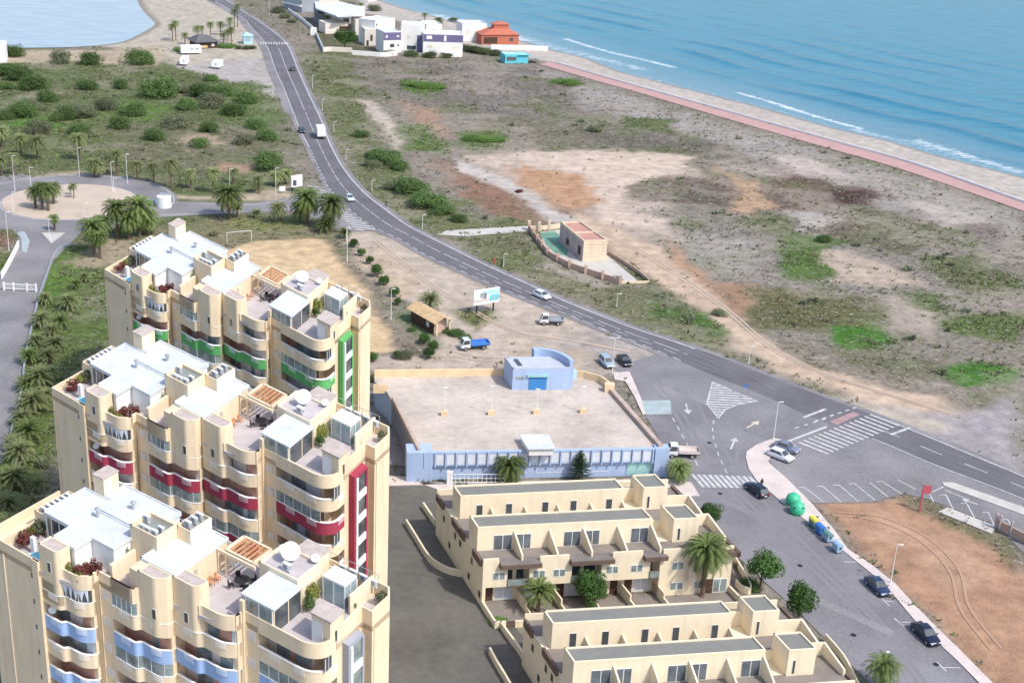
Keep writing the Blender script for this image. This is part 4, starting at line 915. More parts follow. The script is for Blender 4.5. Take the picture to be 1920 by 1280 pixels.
    def ac(u, v, z, du=.85, dv=.36):
        a_ = P(); a_.box(u, u+du, v, v+dv, z+.1, z+.8, 0); a_.box(u+.1, u+.7*du, v-.012, v, z+.2, z+.7, 1); a_.box(u+du, u+du+.012, v+.05, v+dv-.05, z+.2, z+.7, 1); a_.box(u, u+.1, v, v+dv, z, z+.1, 1); a_.box(u+du-.1, u+du, v, v+dv, z, z+.1, 1); a_.build('air_conditioner', ['steelwhite','villagrey'], t)
    for i in range(3): ac(.5, 6.0+1.6*i, TT+.75); ac(.5, 6.8+1.6*i, TT+.75)
    for u, v in ((12.6,9.9),(13.4,8.25),(14.2,8.25),(15.0,8.35),(15.1,9.3)): ac(u, v, TT+3.0, .7)
    for v in (12.2, 13.3, 14.3): ac(16.4, v, TT+3.0)
    # divider wall, its shaded lower face put in as magenta panels
    d_ = P(); d_.box(12.55, 12.95, 4.0, 7.98, ZT-.4, TT+.85); d_.build('divider_wall', 'plaster2', t)
    d_ = P(); d_.box(15.2, 15.38, 4.6, 5.85, ZT, TT+.55); d_.box(14.5, 15.2, 5.7, 5.8, ZT, TT+.5); d_.build('shade_panel', 'magenta', t)
    d_ = P(); d_.box(15.39,16.58,4.05,5.85,ZT,TT+1.7); d_.build('terrace_block', 'plaster', t)
    # pergola
    g = P()
    for a, c_ in (((20.9,13.7),(24.5,13.7)),((20.9,17.1),(24.5,17.1)),((20.9,13.7),(20.9,17.1)),((24.5,13.7),(24.5,17.1))): g.beam((*a,TT+1.7), (*c_,TT+1.7), .28, .3, 0)
    g.beam((20.0,13.3,TT+1.55),(25,13.3,TT+1.55),.25,.35,0)
    for a in ((20.9,13.7),(20.9,17.1),(24.5,17.1)): g.beam((*a,ZT),(*a,TT+1.6),.25,.25,0)
    for i in range(6): g.beam((21.35+.56*i,13.8,TT+1.72),(21.35+.56*i,17.0,TT+1.72),.24,.16,1)
    g.build('pergola', ['plaster','wood'], t)
    # upper block with the dishes
    b = P(); b.box(25, 29.85, 14, 18.5, ZT, TT+1.75); b.strip([(25,14),(29.85,14),(29.85,18.5),(25,18.5),(25,14)], TT+1.75, TT+2.05, .18); b.box(26, 28.9, 18.52, 22, ZT, TT+1.4)
    b.build('stair_block', 'plaster2', t)
    b = P(); b.box(25.2, 29.65, 14.2, 18.3, TT+1.75, TT+1.79); b.build('stair_block_deck', 'tile', t)
    def dish(u, v, z, r):
        cx, cy, _ = m(u, v, z); c_ = Vector((cx, cy, z+r*1.3)); ax = Vector((.25,-.72,.62)).normalized(); a = ax.orthogonal().normalized(); bq = ax.cross(a)
        s = MB(); vs = [tuple(c_-ax*r*.28)]; n = 24
        for j in range(1, 6):
            for i in range(n): th = 2*math.pi*i/n; rr = r*j/5; vs.append(tuple(c_+(a*math.cos(th)+bq*math.sin(th))*rr-ax*r*.28*(1-(j/5)**2)))
        fs = [(0,1+i,1+(i+1)%n) for i in range(n)]
        for j in range(4): fs += [(1+j*n+i,1+(j+1)*n+i,1+(j+1)*n+(i+1)%n,1+j*n+(i+1)%n) for i in range(n)]
        s.add(vs, fs, 0); s.tube((cx,cy,z),tuple(c_-ax*r*.3),.07,mi=1); s.tube(tuple(c_-bq*r*.9),tuple(c_+ax*r*.7),.03,mi=1); s.tube(tuple(c_+ax*r*.62),tuple(c_+ax*r*.85),.08,mi=1)
        s.build('satellite_dish', ['steelwhite','metal'], t, smooth=True)
    dish(27.3, 16.6, TT+1.8, .92); dish(29.4, 18.2, TT+1.9, .42)
    ac(27.4, 14.8, TT+1.8, .9, .5)
    # canopy over a glazed corner
    g = P(); g.prism([(26.3,8.75),(30.4,8.75),(30.4,13.95),(26.3,13.95)], TT+1.42, TT+1.6); g.build('canopy', 'roofwhite', t)
    g = P(); g.box(26.95, 30.2, 8.72, 8.78, TT, TT+1.42, 0)
    for u in (26.9, 28.5, 30.15): g.box(u, u+.1, 8.7, 8.8, TT, TT+1.42, 1)
    g.build('terrace_glazing', ['glassgreen','white'], t)
    g = P(); g.box(30.25, 30.32, 8.9, 13.8, ZT, TT+1.42, 0)
    for v in (8.8, 11.4, 13.8): g.box(30.22, 30.36, v, v+.14, ZT, TT+1.42, 1)
    g.build('terrace_glazing', ['glass','plaster'], t)
    # low parapet between terraces, door, conservatory
    g = P(); g.box(33.5, 33.58, 10.9, 11.9, ZT, ZT+2.2, 0); g.build('terrace_door', 'steelwhite', t); g = P(); g.box(33.65,34.9,10.66,10.71,ZT,ZT+2.3,0); g.build('terrace_door', 'steelwhite', t)
    g = P(); g.box(30.8, 33.5, 17.3, 19.8, TT+1.35, TT+1.55, 1); g.box(30.9, 33.4, 17.4, 19.7, ZT, TT+1.35, 0)
    for u, v in ((30.85,17.35),(33.45,17.35),(33.45,19.75),(32.15,17.33),(33.46,18.5)): g.beam((u,v,ZT),(u,v,TT+1.36),.1,.1,1)
    g.build('conservatory', ['glassblue','white'], t)
    g = P(); g.box(29.9, 30.1, 14.5, 18.4, ZT, TT+1.2); g.box(30.0, 33.4, 20.0, 20.15, ZT, TT+1.0); g.box(34.2,34.4,16.9,21.8,ZT,TT+1.05); g.build('terrace_wall', 'plaster2', t)
    g = P()
    for i in range(9): g.beam((25.3+1.2*i,21.85,TT+.55),(25.3+1.2*i,21.85,TT+1.35),.05,.05)
    g.beam((25.3,21.85,TT+1.35),(35,21.85,TT+1.35),.05,.05); g.build('railing', 'metal', t)
    for i in range(4): ac(30.5+1.25*i, 21.2, TT+.1, .8)
    # ---- loose things on the terraces, each its own object
    L = lambda u, v, z: Vector(m(u, v, z))
    W = which
    shrub(L(1.5,2.4,ZT), 1.15, 1.5, 'redleaf', f'dark red shrub on the left corner terrace of the tower {W}', kind=0)
    shrub(L(.8,4.2,ZT), .55, 1.4, 'olive', f'small olive shrub behind the red one, corner terrace, tower {W}', kind=1)
    shrub(L(1.2,5.0,ZT), .85, 1.8, 'bushgrey', f'dark grey green shrub by the glazed penthouse corner of the tower {W}', kind=1)
    shrub(L(10.2,2.5,ZT), 1.0, 1.7, 'redleaf', f'wide dark red shrub on the curved front terrace of the tower {W}', kind=1)
    shrub(L(10.9,3.6,ZT), .75, 1.7, 'redleaf', f'small red shrub against the white penthouse wall of the tower {W}', kind=2)
    shrub(L(9.05,1.5,ZT), .5, 1.5, 'olive', f'round olive bush beside the raised block of the tower {W}', kind=0)
    shrub(L(10.3,1.5,ZT), .5, 1.2, 'olive', f'low olive bush at the rounded parapet of the tower {W}', kind=2)
    shrub(L(12.2,7.4,ZT), .6, 1.9, 'bushleaf', f'green bush behind the long sloping divider wall of the tower {W}', kind=0)
    shrub(L(30.5,15.7,ZT), .8, 2.5, 'olive', f'yellow green climber on the stair block of the tower {W}', kind=1)
    shrub(L(30.9,14.6,ZT), .7, 1.6, 'bushleaf', f'dark potted shrub beside the canopy of the tower {W}', kind=2)
    shrub(L(34.1,18.0,ZT), .5, 1.3, 'bushleaf', f'potted green plant beside the glass conservatory of the tower {W}', kind=0)
    shrub(L(35.9,20.7,TT-.7), .6, 1.3, 'bushgrey', f'grey green plant at the rear right corner of the tower {W}', kind=1)
    pz = P(); pz.prism([(3.9,.35),(5.7,.35),(5.7,1.9),(4.6,1.9)], ZT, TT-.02, 0); pz.prism([(4.15,.5),(5.6,.5),(5.6,1.75),(4.7,1.75)], TT-.05, TT+.03, 1)
    tag(pz.build('hot_tub', ['white','pool']), f'turquoise hot tub at the corner terrace of the tower {W}', 'hot tub')
    pz = P(); pz.box(2.9, 3.4, 1.8, 2.3, ZT, TT+.8); tag(pz.build('terrace_pillar', 'white'), f'short white pillar beside the hot tub of the tower {W}', 'pillar')
    o = thing('table', f'dark round table under the pergola beam of the tower {W}', 'table', L(23.3,13.2,ZT))
    c0_ = L(23.3,13.2,ZT); q = MB(); q.lathe([(.75,ZT+.72),(.75,ZT+.77)], 14, (c0_.x,c0_.y)); q.build('tabletop', 'black', o); q = MB(); q.lathe([(.3,ZT),(.06,ZT+.06),(.06,ZT+.72)], 10, (c0_.x,c0_.y)); q.build('pedestal', 'black', o)
    def chair(c1, ang, m_, lab):
        o = thing('chair', lab, 'chair', c1, f'chairs on the terrace of the tower {W}'); rr = Matrix.Rotation(ang, 3, 'Z')
        mm = lambda x, y, z: tuple(c1+rr@Vector((x,y,z)))
        MB(mm).box(-.24,.24,-.24,.24,.43,.48).build('seat', m_, o); MB(mm).box(-.24,.24,.2,.25,.48,.95).build('backrest', m_, o)
        for x in (-.21,.21):
            for y in (-.21,.21): MB(mm).box(x-.025,x+.025,y-.025,y+.025,0,.43).build('leg', m_, o)
    for i in range(4):
        a = .5+i*1.57; chair(c0_+Vector((math.cos(a),math.sin(a),0))*1.1, a-1.57, 'black', f'black chair around the dark round table of the tower {W}')
    chair(L(20.9,10.9,ZT), 1.0, 'wood', f'wooden chair nearer the front parapet on the terrace of the tower {W}'); chair(L(20.9,12.0,ZT), 1.3, 'wood', f'wooden chair nearer the white curtain on the terrace of the tower {W}')
    return m
def shift(ox, oy, kx, ky): return [(ox+(px+11)*kx, oy+(py-1013)*ky, dz, u, v) for px, py, dz, u, v in CORR]
def shiftz(ox, oy, kx, ky, lift):
    # offset of a point above terrace level shrinks with distance like the rest of the picture
    out = []
    for px, py, dz, u, v in CORR: out.append((ox+(px+11)*kx, oy+(py+16.3*dz-1013)*ky-lift*dz, dz, u, v))
    return out
mA = tower('front', 'nearest of the three', CORR, 'blue', 0)
mB_ = tower('middle', 'middle of the three', shiftz(87, 727, .868, .85, 14.0), 'crimson', 0)
mC = tower('back', 'farthest of the three', shiftz(188, 505, .683, .685, 11.3), 'green', 0)
for m_, W in ((mA,'nearest of the three'),(mB_,'middle of the three'),(mC,'farthest of the three')):
    p = Vector(m_(6.5,.9,TT-FL*2)); o = MB(); ax = Vector((.1,-.9,.4)).normalized(); a = ax.orthogonal().normalized(); bq = ax.cross(a); r = .38; n = 18; c_ = p+Vector((0,-.1,.45)); vs = [tuple(c_-ax*.1)]
    for j in (1,2,3):
        for i in range(n): th = 2*math.pi*i/n; vs.append(tuple(c_+(a*math.cos(th)+bq*math.sin(th))*r*j/3-ax*.1*(1-(j/3)**2)))
    fs = [(0,1+i,1+(i+1)%n) for i in range(n)]+[(1+j*n+i,1+(j+1)*n+i,1+(j+1)*n+(i+1)%n,1+j*n+(i+1)%n) for j in range(2) for i in range(n)]
    o.add(vs, fs); o.tube(tuple(c_-ax*.1), (p.x,p.y,p.z-.1), .03); tag(o.build('satellite_dish','steelwhite',smooth=True), f'white satellite dish clamped to the second left balcony of the tower {W}', 'satellite dish')
# ------------------------------------------------------------------ terrace houses
ZRF = 9.6
TA = [(884,966,0,0),(1204.7,952,21.9,.1),(1220,972,21.8,3.07),(903,986.7,0,3.1),(843,910.5,.57,-8.2),(862,930,.67,-5.3),(1154,897.5,21.8,-8.05),(1171,915,21.8,-5.2),(1186,890,24.4,-8.9),(1234,887.6,27.7,-8.9),(1308.6,970.8,27.7,3.5),(1238.6,948,24.4,-.25)]
TB = [(1060.5,1212.7,0,0),(1083,1238.4,0,3.1),(1411.7,1186,21.9,.1),(1434,1219,21.8,3.07),(1014,1144.4,.57,-8.2),(1033.8,1169,.67,-5.3),(1353,1125,21.8,-8.05),(1376.5,1152,21.8,-5.2),(1388,1116,24.4,-8.9),(1437.5,1114.6,27.7,-8.9),(1529,1216.6,27.7,3.5),(1449,1189.6,24.4,-.25)]
def terrace(corr, label, which):
    sx_, sy_ = fit_basis([(a,b,0,r,d) for a,b,r,d in corr], ZRF)
    def m(r, d, z): return (sx_[0]+sx_[1]*r+sx_[2]*d, sy_[0]+sy_[1]*r+sy_[2]*d, z)
    t = thing('terrace_house_block', label, 'terraced houses', Vector(m(14, -2, 0)), 'terrace house blocks')
    def P(): b = MB(m); b.flip = True; return b
    zU = 6.2
    b = P()
    b.box(-.3, 31, -12, 5.0, 0, zU); 
    for a, c in ((-.3,2.7),(5.4,10.6),(14.3,20.4),(22.0,31.0)): b.box(a, c, 4.98, 6.4, 2.85 if c < 30 else 0, zU)
    b.box(-.3, .1, 4.98, 6.4, 0, 2.86); b.box(21.6, 22.0, 4.98, 6.6, 0, 5.9)
    # parapets of the front terraces
    for a, c in ((-.3,1.6),(6.6,10.2),(15.6,19.4),(22.0,31)): b.box(a, c, 6.18, 6.42, zU, zU+.75)
    b.box(-.3, 31, -12, -11.8, zU, zU+.9)
    # upper storey volumes
    b.box(0, 21.85, 0, 3.1, zU, 9.32); b.box(.55, 21.85, -8.2, -5.2, zU, 9.32); b.box(24.4, 27.65, -.3, 3.5, zU, 9.32); b.box(24.4, 27.65, -9, -5.2, zU, 9.32)
    for q in ([(0,0),(21.85,0),(21.85,3.1),(0,3.1)], [(.55,-8.2),(21.85,-8.2),(21.85,-5.2),(.55,-5.2)], [(24.4,-.3),(27.65,-.3),(27.65,3.5),(24.4,3.5)], [(24.4,-9),(27.65,-9),(27.65,-5.2),(24.4,-5.2)]):
        b.strip(q+[q[0]], 9.3, 9.62, .2)
    b.box(27.66, 31, -.55, -.3, zU, 7.9); b.box(27.66, 31, -5.9, -5.65, zU, 7.9); b.box(21.86, 24.39, -.1, .15, zU, 7.6); b.box(21.86, 24.39, -8.0, -7.8, zU, 8.2)
    for d0, d1 in ((-.3,4.3),(-5.65,-1.6)):
        vs = [(30.75,d0,zU),(31,d0,zU),(31,d1,zU),(30.75,d1,zU),(30.75,d0,7.9),(31,d0,7.9),(31,d1,7.1),(30.75,d1,7.1)]
        b.add(vs, [(3,2,1,0),(4,5,6,7),(0,1,5,4),(1,2,6,5),(2,3,7,6),(3,0,4,7)])
    b.build('wall', 'plaster2', t)
    w = P()
    for r in (4.4,8.75,13.0,17.35,21.6):
        for s0, s1, za, zb in ((3.1,6.15,8.9,7.1),):
            vs = [(r,s0,zU),(r+.2,s0,zU),(r+.2,s1,zU),(r,s1,zU),(r,s0,za),(r+.2,s0,za),(r+.2,s1,zb),(r,s1,zb)]
            w = P(); w.add(vs, [(3,2,1,0),(4,5,6,7),(0,1,5,4),(1,2,6,5),(2,3,7,6),(3,0,4,7)]); w.build('terrace_divider', 'plaster2', t)
        w = P(); vs = [(r,-5.2,zU),(r+.2,-5.2,zU),(r+.2,-2.4,zU),(r,-2.4,zU),(r,-5.2,7.7),(r+.2,-5.2,7.7),(r+.2,-2.4,6.7),(r,-2.4,6.7)]
        w.add(vs, [(3,2,1,0),(4,5,6,7),(0,1,5,4),(1,2,6,5),(2,3,7,6),(3,0,4,7)]); w.build('terrace_divider', 'plaster2', t)
        w = P(); w.box(r, r+.2, 5.0, 8.2, 0, 1.7); w.box(r, r+.2, 8.2, 11.0, 0, .95); w.build('garden_divider', 'plaster2', t)
    for q in ([(.2,.2),(21.65,.2),(21.65,2.9),(.2,2.9)], [(.75,-8),(21.65,-8),(21.65,-5.4),(.75,-5.4)], [(24.6,-.1),(27.45,-.1),(27.45,3.3),(24.6,3.3)], [(24.6,-8.8),(27.45,-8.8),(27.45,-5.4),(24.6,-5.4)]):
        g = P(); g.prism(q, 9.32, 9.45); g.build('roof', 'gravel', t)
    tl = mat('brown grey terrace tile', (.235,.205,.185), var=.12, scale=.6, fine=4) if 'terracetile' not in M else M['terracetile']; M['terracetile'] = tl
    g = P(); g.prism([(-.2,3.1),(21.8,3.1),(30.8,3.5),(30.8,6.2),(-.2,6.2)], zU, zU+.04); g.prism([(-.2,-5.2),(30.7,-5.2),(30.7,-.05),(-.2,-.05)], zU, zU+.04); g.prism([(-.2,-11.8),(30.8,-11.8),(30.8,-8.2),(-.2,-8.2)], zU, zU+.04)
    g.prism([(27.7,-.2),(30.7,-.2),(30.7,3.5),(27.7,3.5)], zU, zU+.045); g.build('terrace_floor', tl, t)
    # brown canopies and fascias
    for a, c in ((1.6,6.6),(10.2,15.6),(19.4,22.3)):
        g = P(); g.box(a, c, 5.3, 7.15, 5.75, 6.32, 0); g.prism([(a+.1,5.4),(c-.1,5.4),(c-.1,7.05),(a+.1,7.05)], 6.32, 6.36, 1); g.build('canopy', ['brownpar','roofbrown'], t)
    for d0, d1 in ((3.2,6.0),(-4.9,-.25),(-11.4,-8.6)):
        g = P(); g.box(-.62, -.28, d0, d1, 5.75, 6.75); g.build('fascia', 'brownpar', t)
    for d0, d1 in ((3.2,7.3),(-4.6,-.9),(-11,-8.3)):
        g = P(); g.box(30.98, 31.45, d0, d1, 5.75, 6.6); g.build('fascia', 'brownpar', t)
    g = P(); g.box(28, 31.45, 6.41, 7.3, 5.8, 6.5); g.build('fascia', 'brownpar', t)
    def win(r0, r1, d, z0, z1, bars=1, gm='glassgreen', fr=.09, name='window'):
        g = P(); g.box(r0, r1, d-.02, d+.035, z0, z1, 1); n = bars+1
        for i in range(n):
            x0 = r0+(r1-r0)*i/n; x1 = r0+(r1-r0)*(i+1)/n; g.box(x0+fr*.7, x1-fr*.7, d+.03, d+.05, z0+fr, z1-fr, 0)
        g.build(name, [gm,'white'], t)
    for r0, r1 in ((2.0,4.25),(4.75,6.6),(10.7,12.8),(13.4,15.2),(19.2,21.4)): win(r0, r1, 3.1, zU+.05, 8.4, 1, 'glassmid', .06, 'sliding_window')
    for r0 in (2.6, 6.4, 11.1, 14.8, 19.5):
        win(r0, r0+.85, -5.2, zU+.05, 8.2, 0, 'glass', .06)
    win(25.0, 25.35, 3.5, zU+.3, 8.3, 0, 'glass', .05); win(25.0, 25.35, -5.2, zU+.3, 8.3, 0, 'glass', .05)
    for r0 in (.9, 5.8, 8.3, 14.9, 18.0): win(r0, r0+1.5, 6.4, 3.9, 5.0, 1)
    for r0, r1, z0 in ((23.2,24.7,3.9),(26.5,27.2,4.0),(23.2,24.9,.9),(26.3,27.4,.9)): win(r0, r1, 6.4, z0, z0+1.15, 1)
    win(28.8, 30.6, 6.4, .15, 2.2, 1)
    g = P(); g.box(25.2, 26.0, 6.4, 7.0, 2.4, 6.15); g.build('wall_pier', 'recess', t)
    # ground floor doors and glazing, recessed balconies
    for r0 in (.55, 9.4, 8.0, 16.2, 18.0, 27.8):
        dd = 5.0 if r0 < 22 else 6.4
        g = P(); g.box(r0, r0+.95, dd-.02, dd+.06, 0, 2.2, 0); g.box(r0+.78, r0+.84, dd+.05, dd+.1, .95, 1.1, 1); g.build('door', ['darkwood','metal'], t)
    for r0, r1 in ((1.7,3.9),(5.2,7.4),(10.4,12.4),(13.6,15.7),(19.1,21.2)): win(r0, r1, 5.0, .1, 2.2, 1, 'curtain', .08, 'patio_window')
    for a, c in ((2.72,5.38),(10.62,14.28),(20.42,21.6)):
        g = P(); g.box(a, c, 5.0, 6.55, 2.75, 3.0, 1); g.box(a, c, 6.5, 6.56, 3.0, 3.95, 0); g.box(a, c, 6.48, 6.58, 3.95, 4.0, 1); g.build('balcony', ['glassgreen','brownpar'], t)
        g = P(); mid = (a+c)/2; g.box(a+.2, mid-.25, 4.98, 5.05, 3.0, 5.2, 0); g.box(mid+.25, c-.2, 4.98, 5.05, 3.0, 5.2, 0); g.build('balcony_door', 'glass', t)
    for d, z in ((2.0,3.9),(-2.4,3.9),(-4.4,3.9),(-9,3.9),(5.2,1.0),(1.2,1.2),(-6.5,1.3)):
        g = P(); g.box(-.36, -.28, d, d+.9, z, z+1.1, 1); g.box(-.38, -.35, d+.08, d+.82, z+.08, z+1.02, 0); g.build('window', ['glass','plaster'], t)
    for d in (-7.5, -2, 3.0):
        g = P(); g.box(30.97, 31.06, d, d+1.1, 3.9, 5.0, 1); g.box(31.05, 31.08, d+.08, d+1.02, 3.98, 4.92, 0); g.build('window', ['glass','white'], t)
    # front gardens
    g = P(); g.prism([(-.2,5.0),(30.9,6.4),(30.9,11),(-.2,11)], .05, .09); g.build('patio', tl, t)
    g = P(); g.box(-.35, -.1, 6.4, 11.2, 0, 1.0); g.box(-.35, 1.0, 11.0, 11.25, 0, 1.0)
    for a in (2.1,6.4,10.8,15.1,19.4): g.box(a, a+2.6, 11.0, 11.25, 0, .95)
    g.box(24.2, 31, 11.0, 11.25, 0, .95); g.box(30.9, 31.15, 6.4, 11.2, 0, 1.0); g.build('garden_wall', 'plaster2', t)
    for a in (1.0, 4.75, 9.05): 
        g = P(); g.box(a, a+1.05, 11.05, 11.15, .05, .95); g.build('garden_gate', 'brownpar', t)
    return m
mTA = terrace(TA, 'cream terrace house block with grey flat roofs directly in front of the blue building', 'upper')
mTB = terrace(TB, 'cream terrace house block with grey flat roofs nearest the camera, partly out of view', 'lower')
def wallstrip(name, pts, h, t, m, label, cat='wall', z0=0, group=None):
    b = MB(); b.strip([tuple(p[:2]) for p in catmull(gp(pts), 4)], z0, z0+h, t); return tag(b.build(name, m), label, cat, group)
wallstrip('street_wall', [(760,985),(778,1014),(797,1045),(813,1062),(840,1076),(874,1083)], 1.0, .25, 'plaster2', 'long curved cream wall beside the dark road below the upper terrace block')
wallstrip('street_wall', [(792,953),(802,968),(814,986)], 1.0, .25, 'plaster2', 'short cream wall at the rear left corner of the upper terrace block')
wallstrip('street_wall', [(916,1226),(930,1252),(948,1282),(970,1320)], 1.0, .25, 'plaster2', 'cream wall at the bottom edge beside the lower terrace block')
wallstrip('street_wall', [(936,1176),(950,1196),(972,1226),(980,1240)], 1.0, .25, 'plaster2', 'low cream wall between the two terrace blocks at the dark road')
wallstrip('garden_wall', [(1378,1098),(1390,1110),(1408,1108),(1370,1040),(1352,1020)], 1.0, .2, 'plaster2', 'low cream garden wall at the street end of the upper terrace block')
wallstrip('garden_wall', [(1545,1200),(1568,1226),(1585,1250),(1610,1300)], 1.0, .2, 'plaster2', 'low cream garden wall at the street end of the lower terrace block')
# ------------------------------------------------------------------ blue commercial building with a parking deck
ZD = 4.6
DK = [(783,848),(1243,840),(1147,731),(1126,716),(1095,708),(1065,704),(945,704),(702,707),(703,716),(727,736),(734,750)]
dk = [tuple(G(*p, ZD)[:2]) for p in DK]
bl = thing('commercial_building', 'long low pale blue building with a beige rooftop parking deck', 'building', Vector((*dk[0], 0)))
FLc, FRc = Vector((*dk[0],0)), Vector((*dk[1],0)); fx = (FRc-FLc).normalized(); fn = Vector((fx.y,-fx.x,0)); FW = (FRc-FLc).length
def mf(x, y, z): p = FLc+fx*x+fn*y; return (p.x, p.y, z)
b = MB(); b.prism(dk[::-1], 0, ZD-.05); b.build('wall', 'bluewall', bl)
b = MB(); b.prism(dk[::-1], ZD-.05, ZD); b.build('parking_deck', 'deck', bl)
b = MB(); b.strip([dk[0], dk[10]], ZD-3.4, ZD+.65, -.45); b.strip([dk[0],dk[10]], 0, ZD-3.4, -.4); b.build('side_parapet', 'deckpar', bl); b = MB(); b.strip([dk[1], dk[2]], ZD-3.4, ZD+.65, .75); b.build('side_parapet', 'deckpar', bl)
b = MB(); b.strip([dk[5],dk[4],dk[3],dk[2]], ZD-2, ZD+1.25, -.35); b.strip([dk[6],dk[7]], ZD-2, ZD+1.25, -.35); b.strip([tuple(G(700,732,ZD)[:2]), tuple(G(727,732,ZD)[:2])], ZD-.5, ZD+1.0, .3)
q = G(1141,733,ZD); b.box(q.x-.7, q.x+.9, q.y-.6, q.y+.6, ZD, ZD+1.4); b.build('rear_parapet', 'orangepar', bl)
b = MB(mf); b.box(-.6, FW+.8, -.05, .5, ZD-.15, ZD+.2); b.box(-.6, FW+.8, .0, .5, 2.55, 2.75); b.build('cornice', 'bluewall', bl)
NF = 23
for i in range(NF):
    x = .9+(FW-2.6)*i/(NF-1)
    b = MB(mf); b.box(x, x+.22, 0, .7, 2.4, ZD+.18); b.build('facade_fin', 'bluewall', bl)
b = MB(mf)
for i in range(NF-1):
    x = 1.15+(FW-2.6)*i/(NF-1); b.box(x+.03, x+(FW-2.6)/(NF-1)-.3, .3, .46, 2.78, ZD-.2)
b.build('facade_panel', 'bluepale', bl)
b = MB(mf); b.box(FW*.855, FW*.985, .0, .06, .3, 2.5, 0)
for k in (.855, .897, .94, .983): b.box(FW*k, FW*k+.12, .04, .1, .2, 2.55, 1)
b.build('shop_window', ['teal','bluewall'], bl)
for k in (.36, .48, .56, .70):
    b = MB(mf); x = FW*k
    for a, c, z0, z1 in ((0,2.9,.8,.9),(0,2.9,2.1,2.2),(0,.1,.9,2.1),(2.8,2.9,.9,2.1)): b.box(x+a, x+c, .0, .05, z0, z1)
    b.build('panel_frame', 'bluepale', bl)
for q in ((-1.6, 2.2, -2.5, .6), (FW-1.3, FW+.9, -1.0, .7)): b = MB(mf); b.box(*q, 0, ZD+.25); b.build('corner_block', 'bluewall', bl)
LN_ = MB()
for a_, c_ in (((760,784),(1215,782)),((752,765),(1180,757)),((770,815),(960,812)),((1050,812),(1225,810)),((838,715),(850,845)),((925,712),(935,845)),((1100,720),(1150,840)),((1120,742),(1150,760)),((1090,800),(1180,812)),((1180,812),(1170,820))): line([G(*a_, ZD), G(*c_, ZD)], .07, ZD+.006, bb=LN_)
LN_.build('deck_line', 'kerb', bl)
LN_ = MB()
for k in range(1, 7): p0 = dk[0]; line([Vector((*dk[0],0)).lerp(Vector((*dk[10],0)), k/7), Vector((*dk[1],0)).lerp(Vector((*dk[2],0)), k/7)], .06, ZD+.003, bb=LN_)
for k in (.2,.4,.6,.8): line([Vector((*dk[0],0)).lerp(Vector((*dk[1],0)), k), Vector((*dk[10],0)).lerp(Vector((*dk[2],0)), k)], .06, ZD+.0015, bb=LN_)
LN_.build('deck_seam', 'deckpar', bl)
# rooftop hut
hz0, hz1 = ZD, ZD+3.9
HF0, HF1 = G(960,731,hz0), G(1066,730,hz0); HB0 = G(946,669,hz1); HB1 = HB0+(HF1-HF0)
ht = thing('rooftop_hut', 'pale blue hut with a roller shutter and a rounded end on the parking deck', 'hut', Vector((HF0.x,HF0.y,hz0)))
hx = (HF1-HF0).normalized(); HWd = (HF1-HF0).length; hy = Vector((-hx.y,hx.x,0)); HD = 6.5; sk = 0
hb = Vector((HB0.x-HF0.x, HB0.y-HF0.y, 0)); HD = hb.length; hyv = hb.normalized()
def mh(x, y, z): p = Vector((HF0.x,HF0.y,0))+hx*x+hyv*y; return (p.x,p.y,hz0+z)
b = MB(mh); b.box(0, HWd, 0, HD, 0, 3.75, 0); b.build('wall', 'bluewall', ht)
b = MB(mh); b.prism([(.2,.2),(HWd-.2,.2),(HWd-.2,HD-.2),(.2,HD-.2)], 3.75, 3.8); b.strip([(0,0),(HWd,0),(HWd,HD),(0,HD),(0,0)], 3.74, 3.95, .22); b.build('roof', 'hutroof', ht)
arc = [(HWd*.60,HD*1.0)]+[(HWd*.60+HWd*.40*math.sin(a), HD*.12+HD*1.0*math.cos(a)) for a in [R(x) for x in range(0, 91, 9)]]+[(HWd,.2)]
b = MB(mh); b.strip(arc, 0, 5.1, .7); b.build('curved_wall', 'bluewall', ht, smooth=False)
b = MB(mh); b.prism([(p[0],p[1]) for p in arc], 0, 3.78); b.build('rounded_end', 'bluewall', ht)
b = MB(mh); x0 = HWd*.285; x1 = HWd*.60; b.box(x0, x1, -.06, .02, 0, 2.35); b.build('roller_shutter', 'bluedoor', ht)
b = MB(mh); b.box(x0-.35, x1+.35, -.35, .0, 2.4, 2.75); b.build('shutter_box', 'teal', ht)
b = MB(mh); b.box(HWd*.055, HWd*.2, -.05, .02, 1.9, 2.4); b.build('vent', 'glassgreen', ht)
b = MB(mh); b.box(HWd*.13, HWd*.2, HD*.25, HD*.8, 3.8, 3.95); b.build('skylight', 'glass', ht)
b = MB(mh); b.box(HWd+.05, HWd+1.5, .8, 2.2, 1.5, 2.9); b.build('side_box', 'skyblue', ht)
b = MB(mh); b.tube((HWd*.06,HD*.9,3.8),(HWd*.06,HD*.9,5.6),.05); b.build('aerial', 'metal', ht)
z6 = ZD+1.1; CN = [G(*p, z6) for p in [(990,843),(1042,842),(1028,815),(973,815)]]
b = MB(); b.prism([tuple(p[:2]) for p in CN], z6, z6+.12); o = b.build('deck_canopy', 'roofwhite', None); tag(o, 'low white canopy over the deck stair at the front edge', 'canopy')
cb = MB(); cc_ = sum(CN, Vector((0,0,0)))/4; cb.prism([tuple((p+(cc_-p)*.12)[:2]) for p in CN], ZD, z6-.001); cb.build('stair_enclosure', 'villa', o)
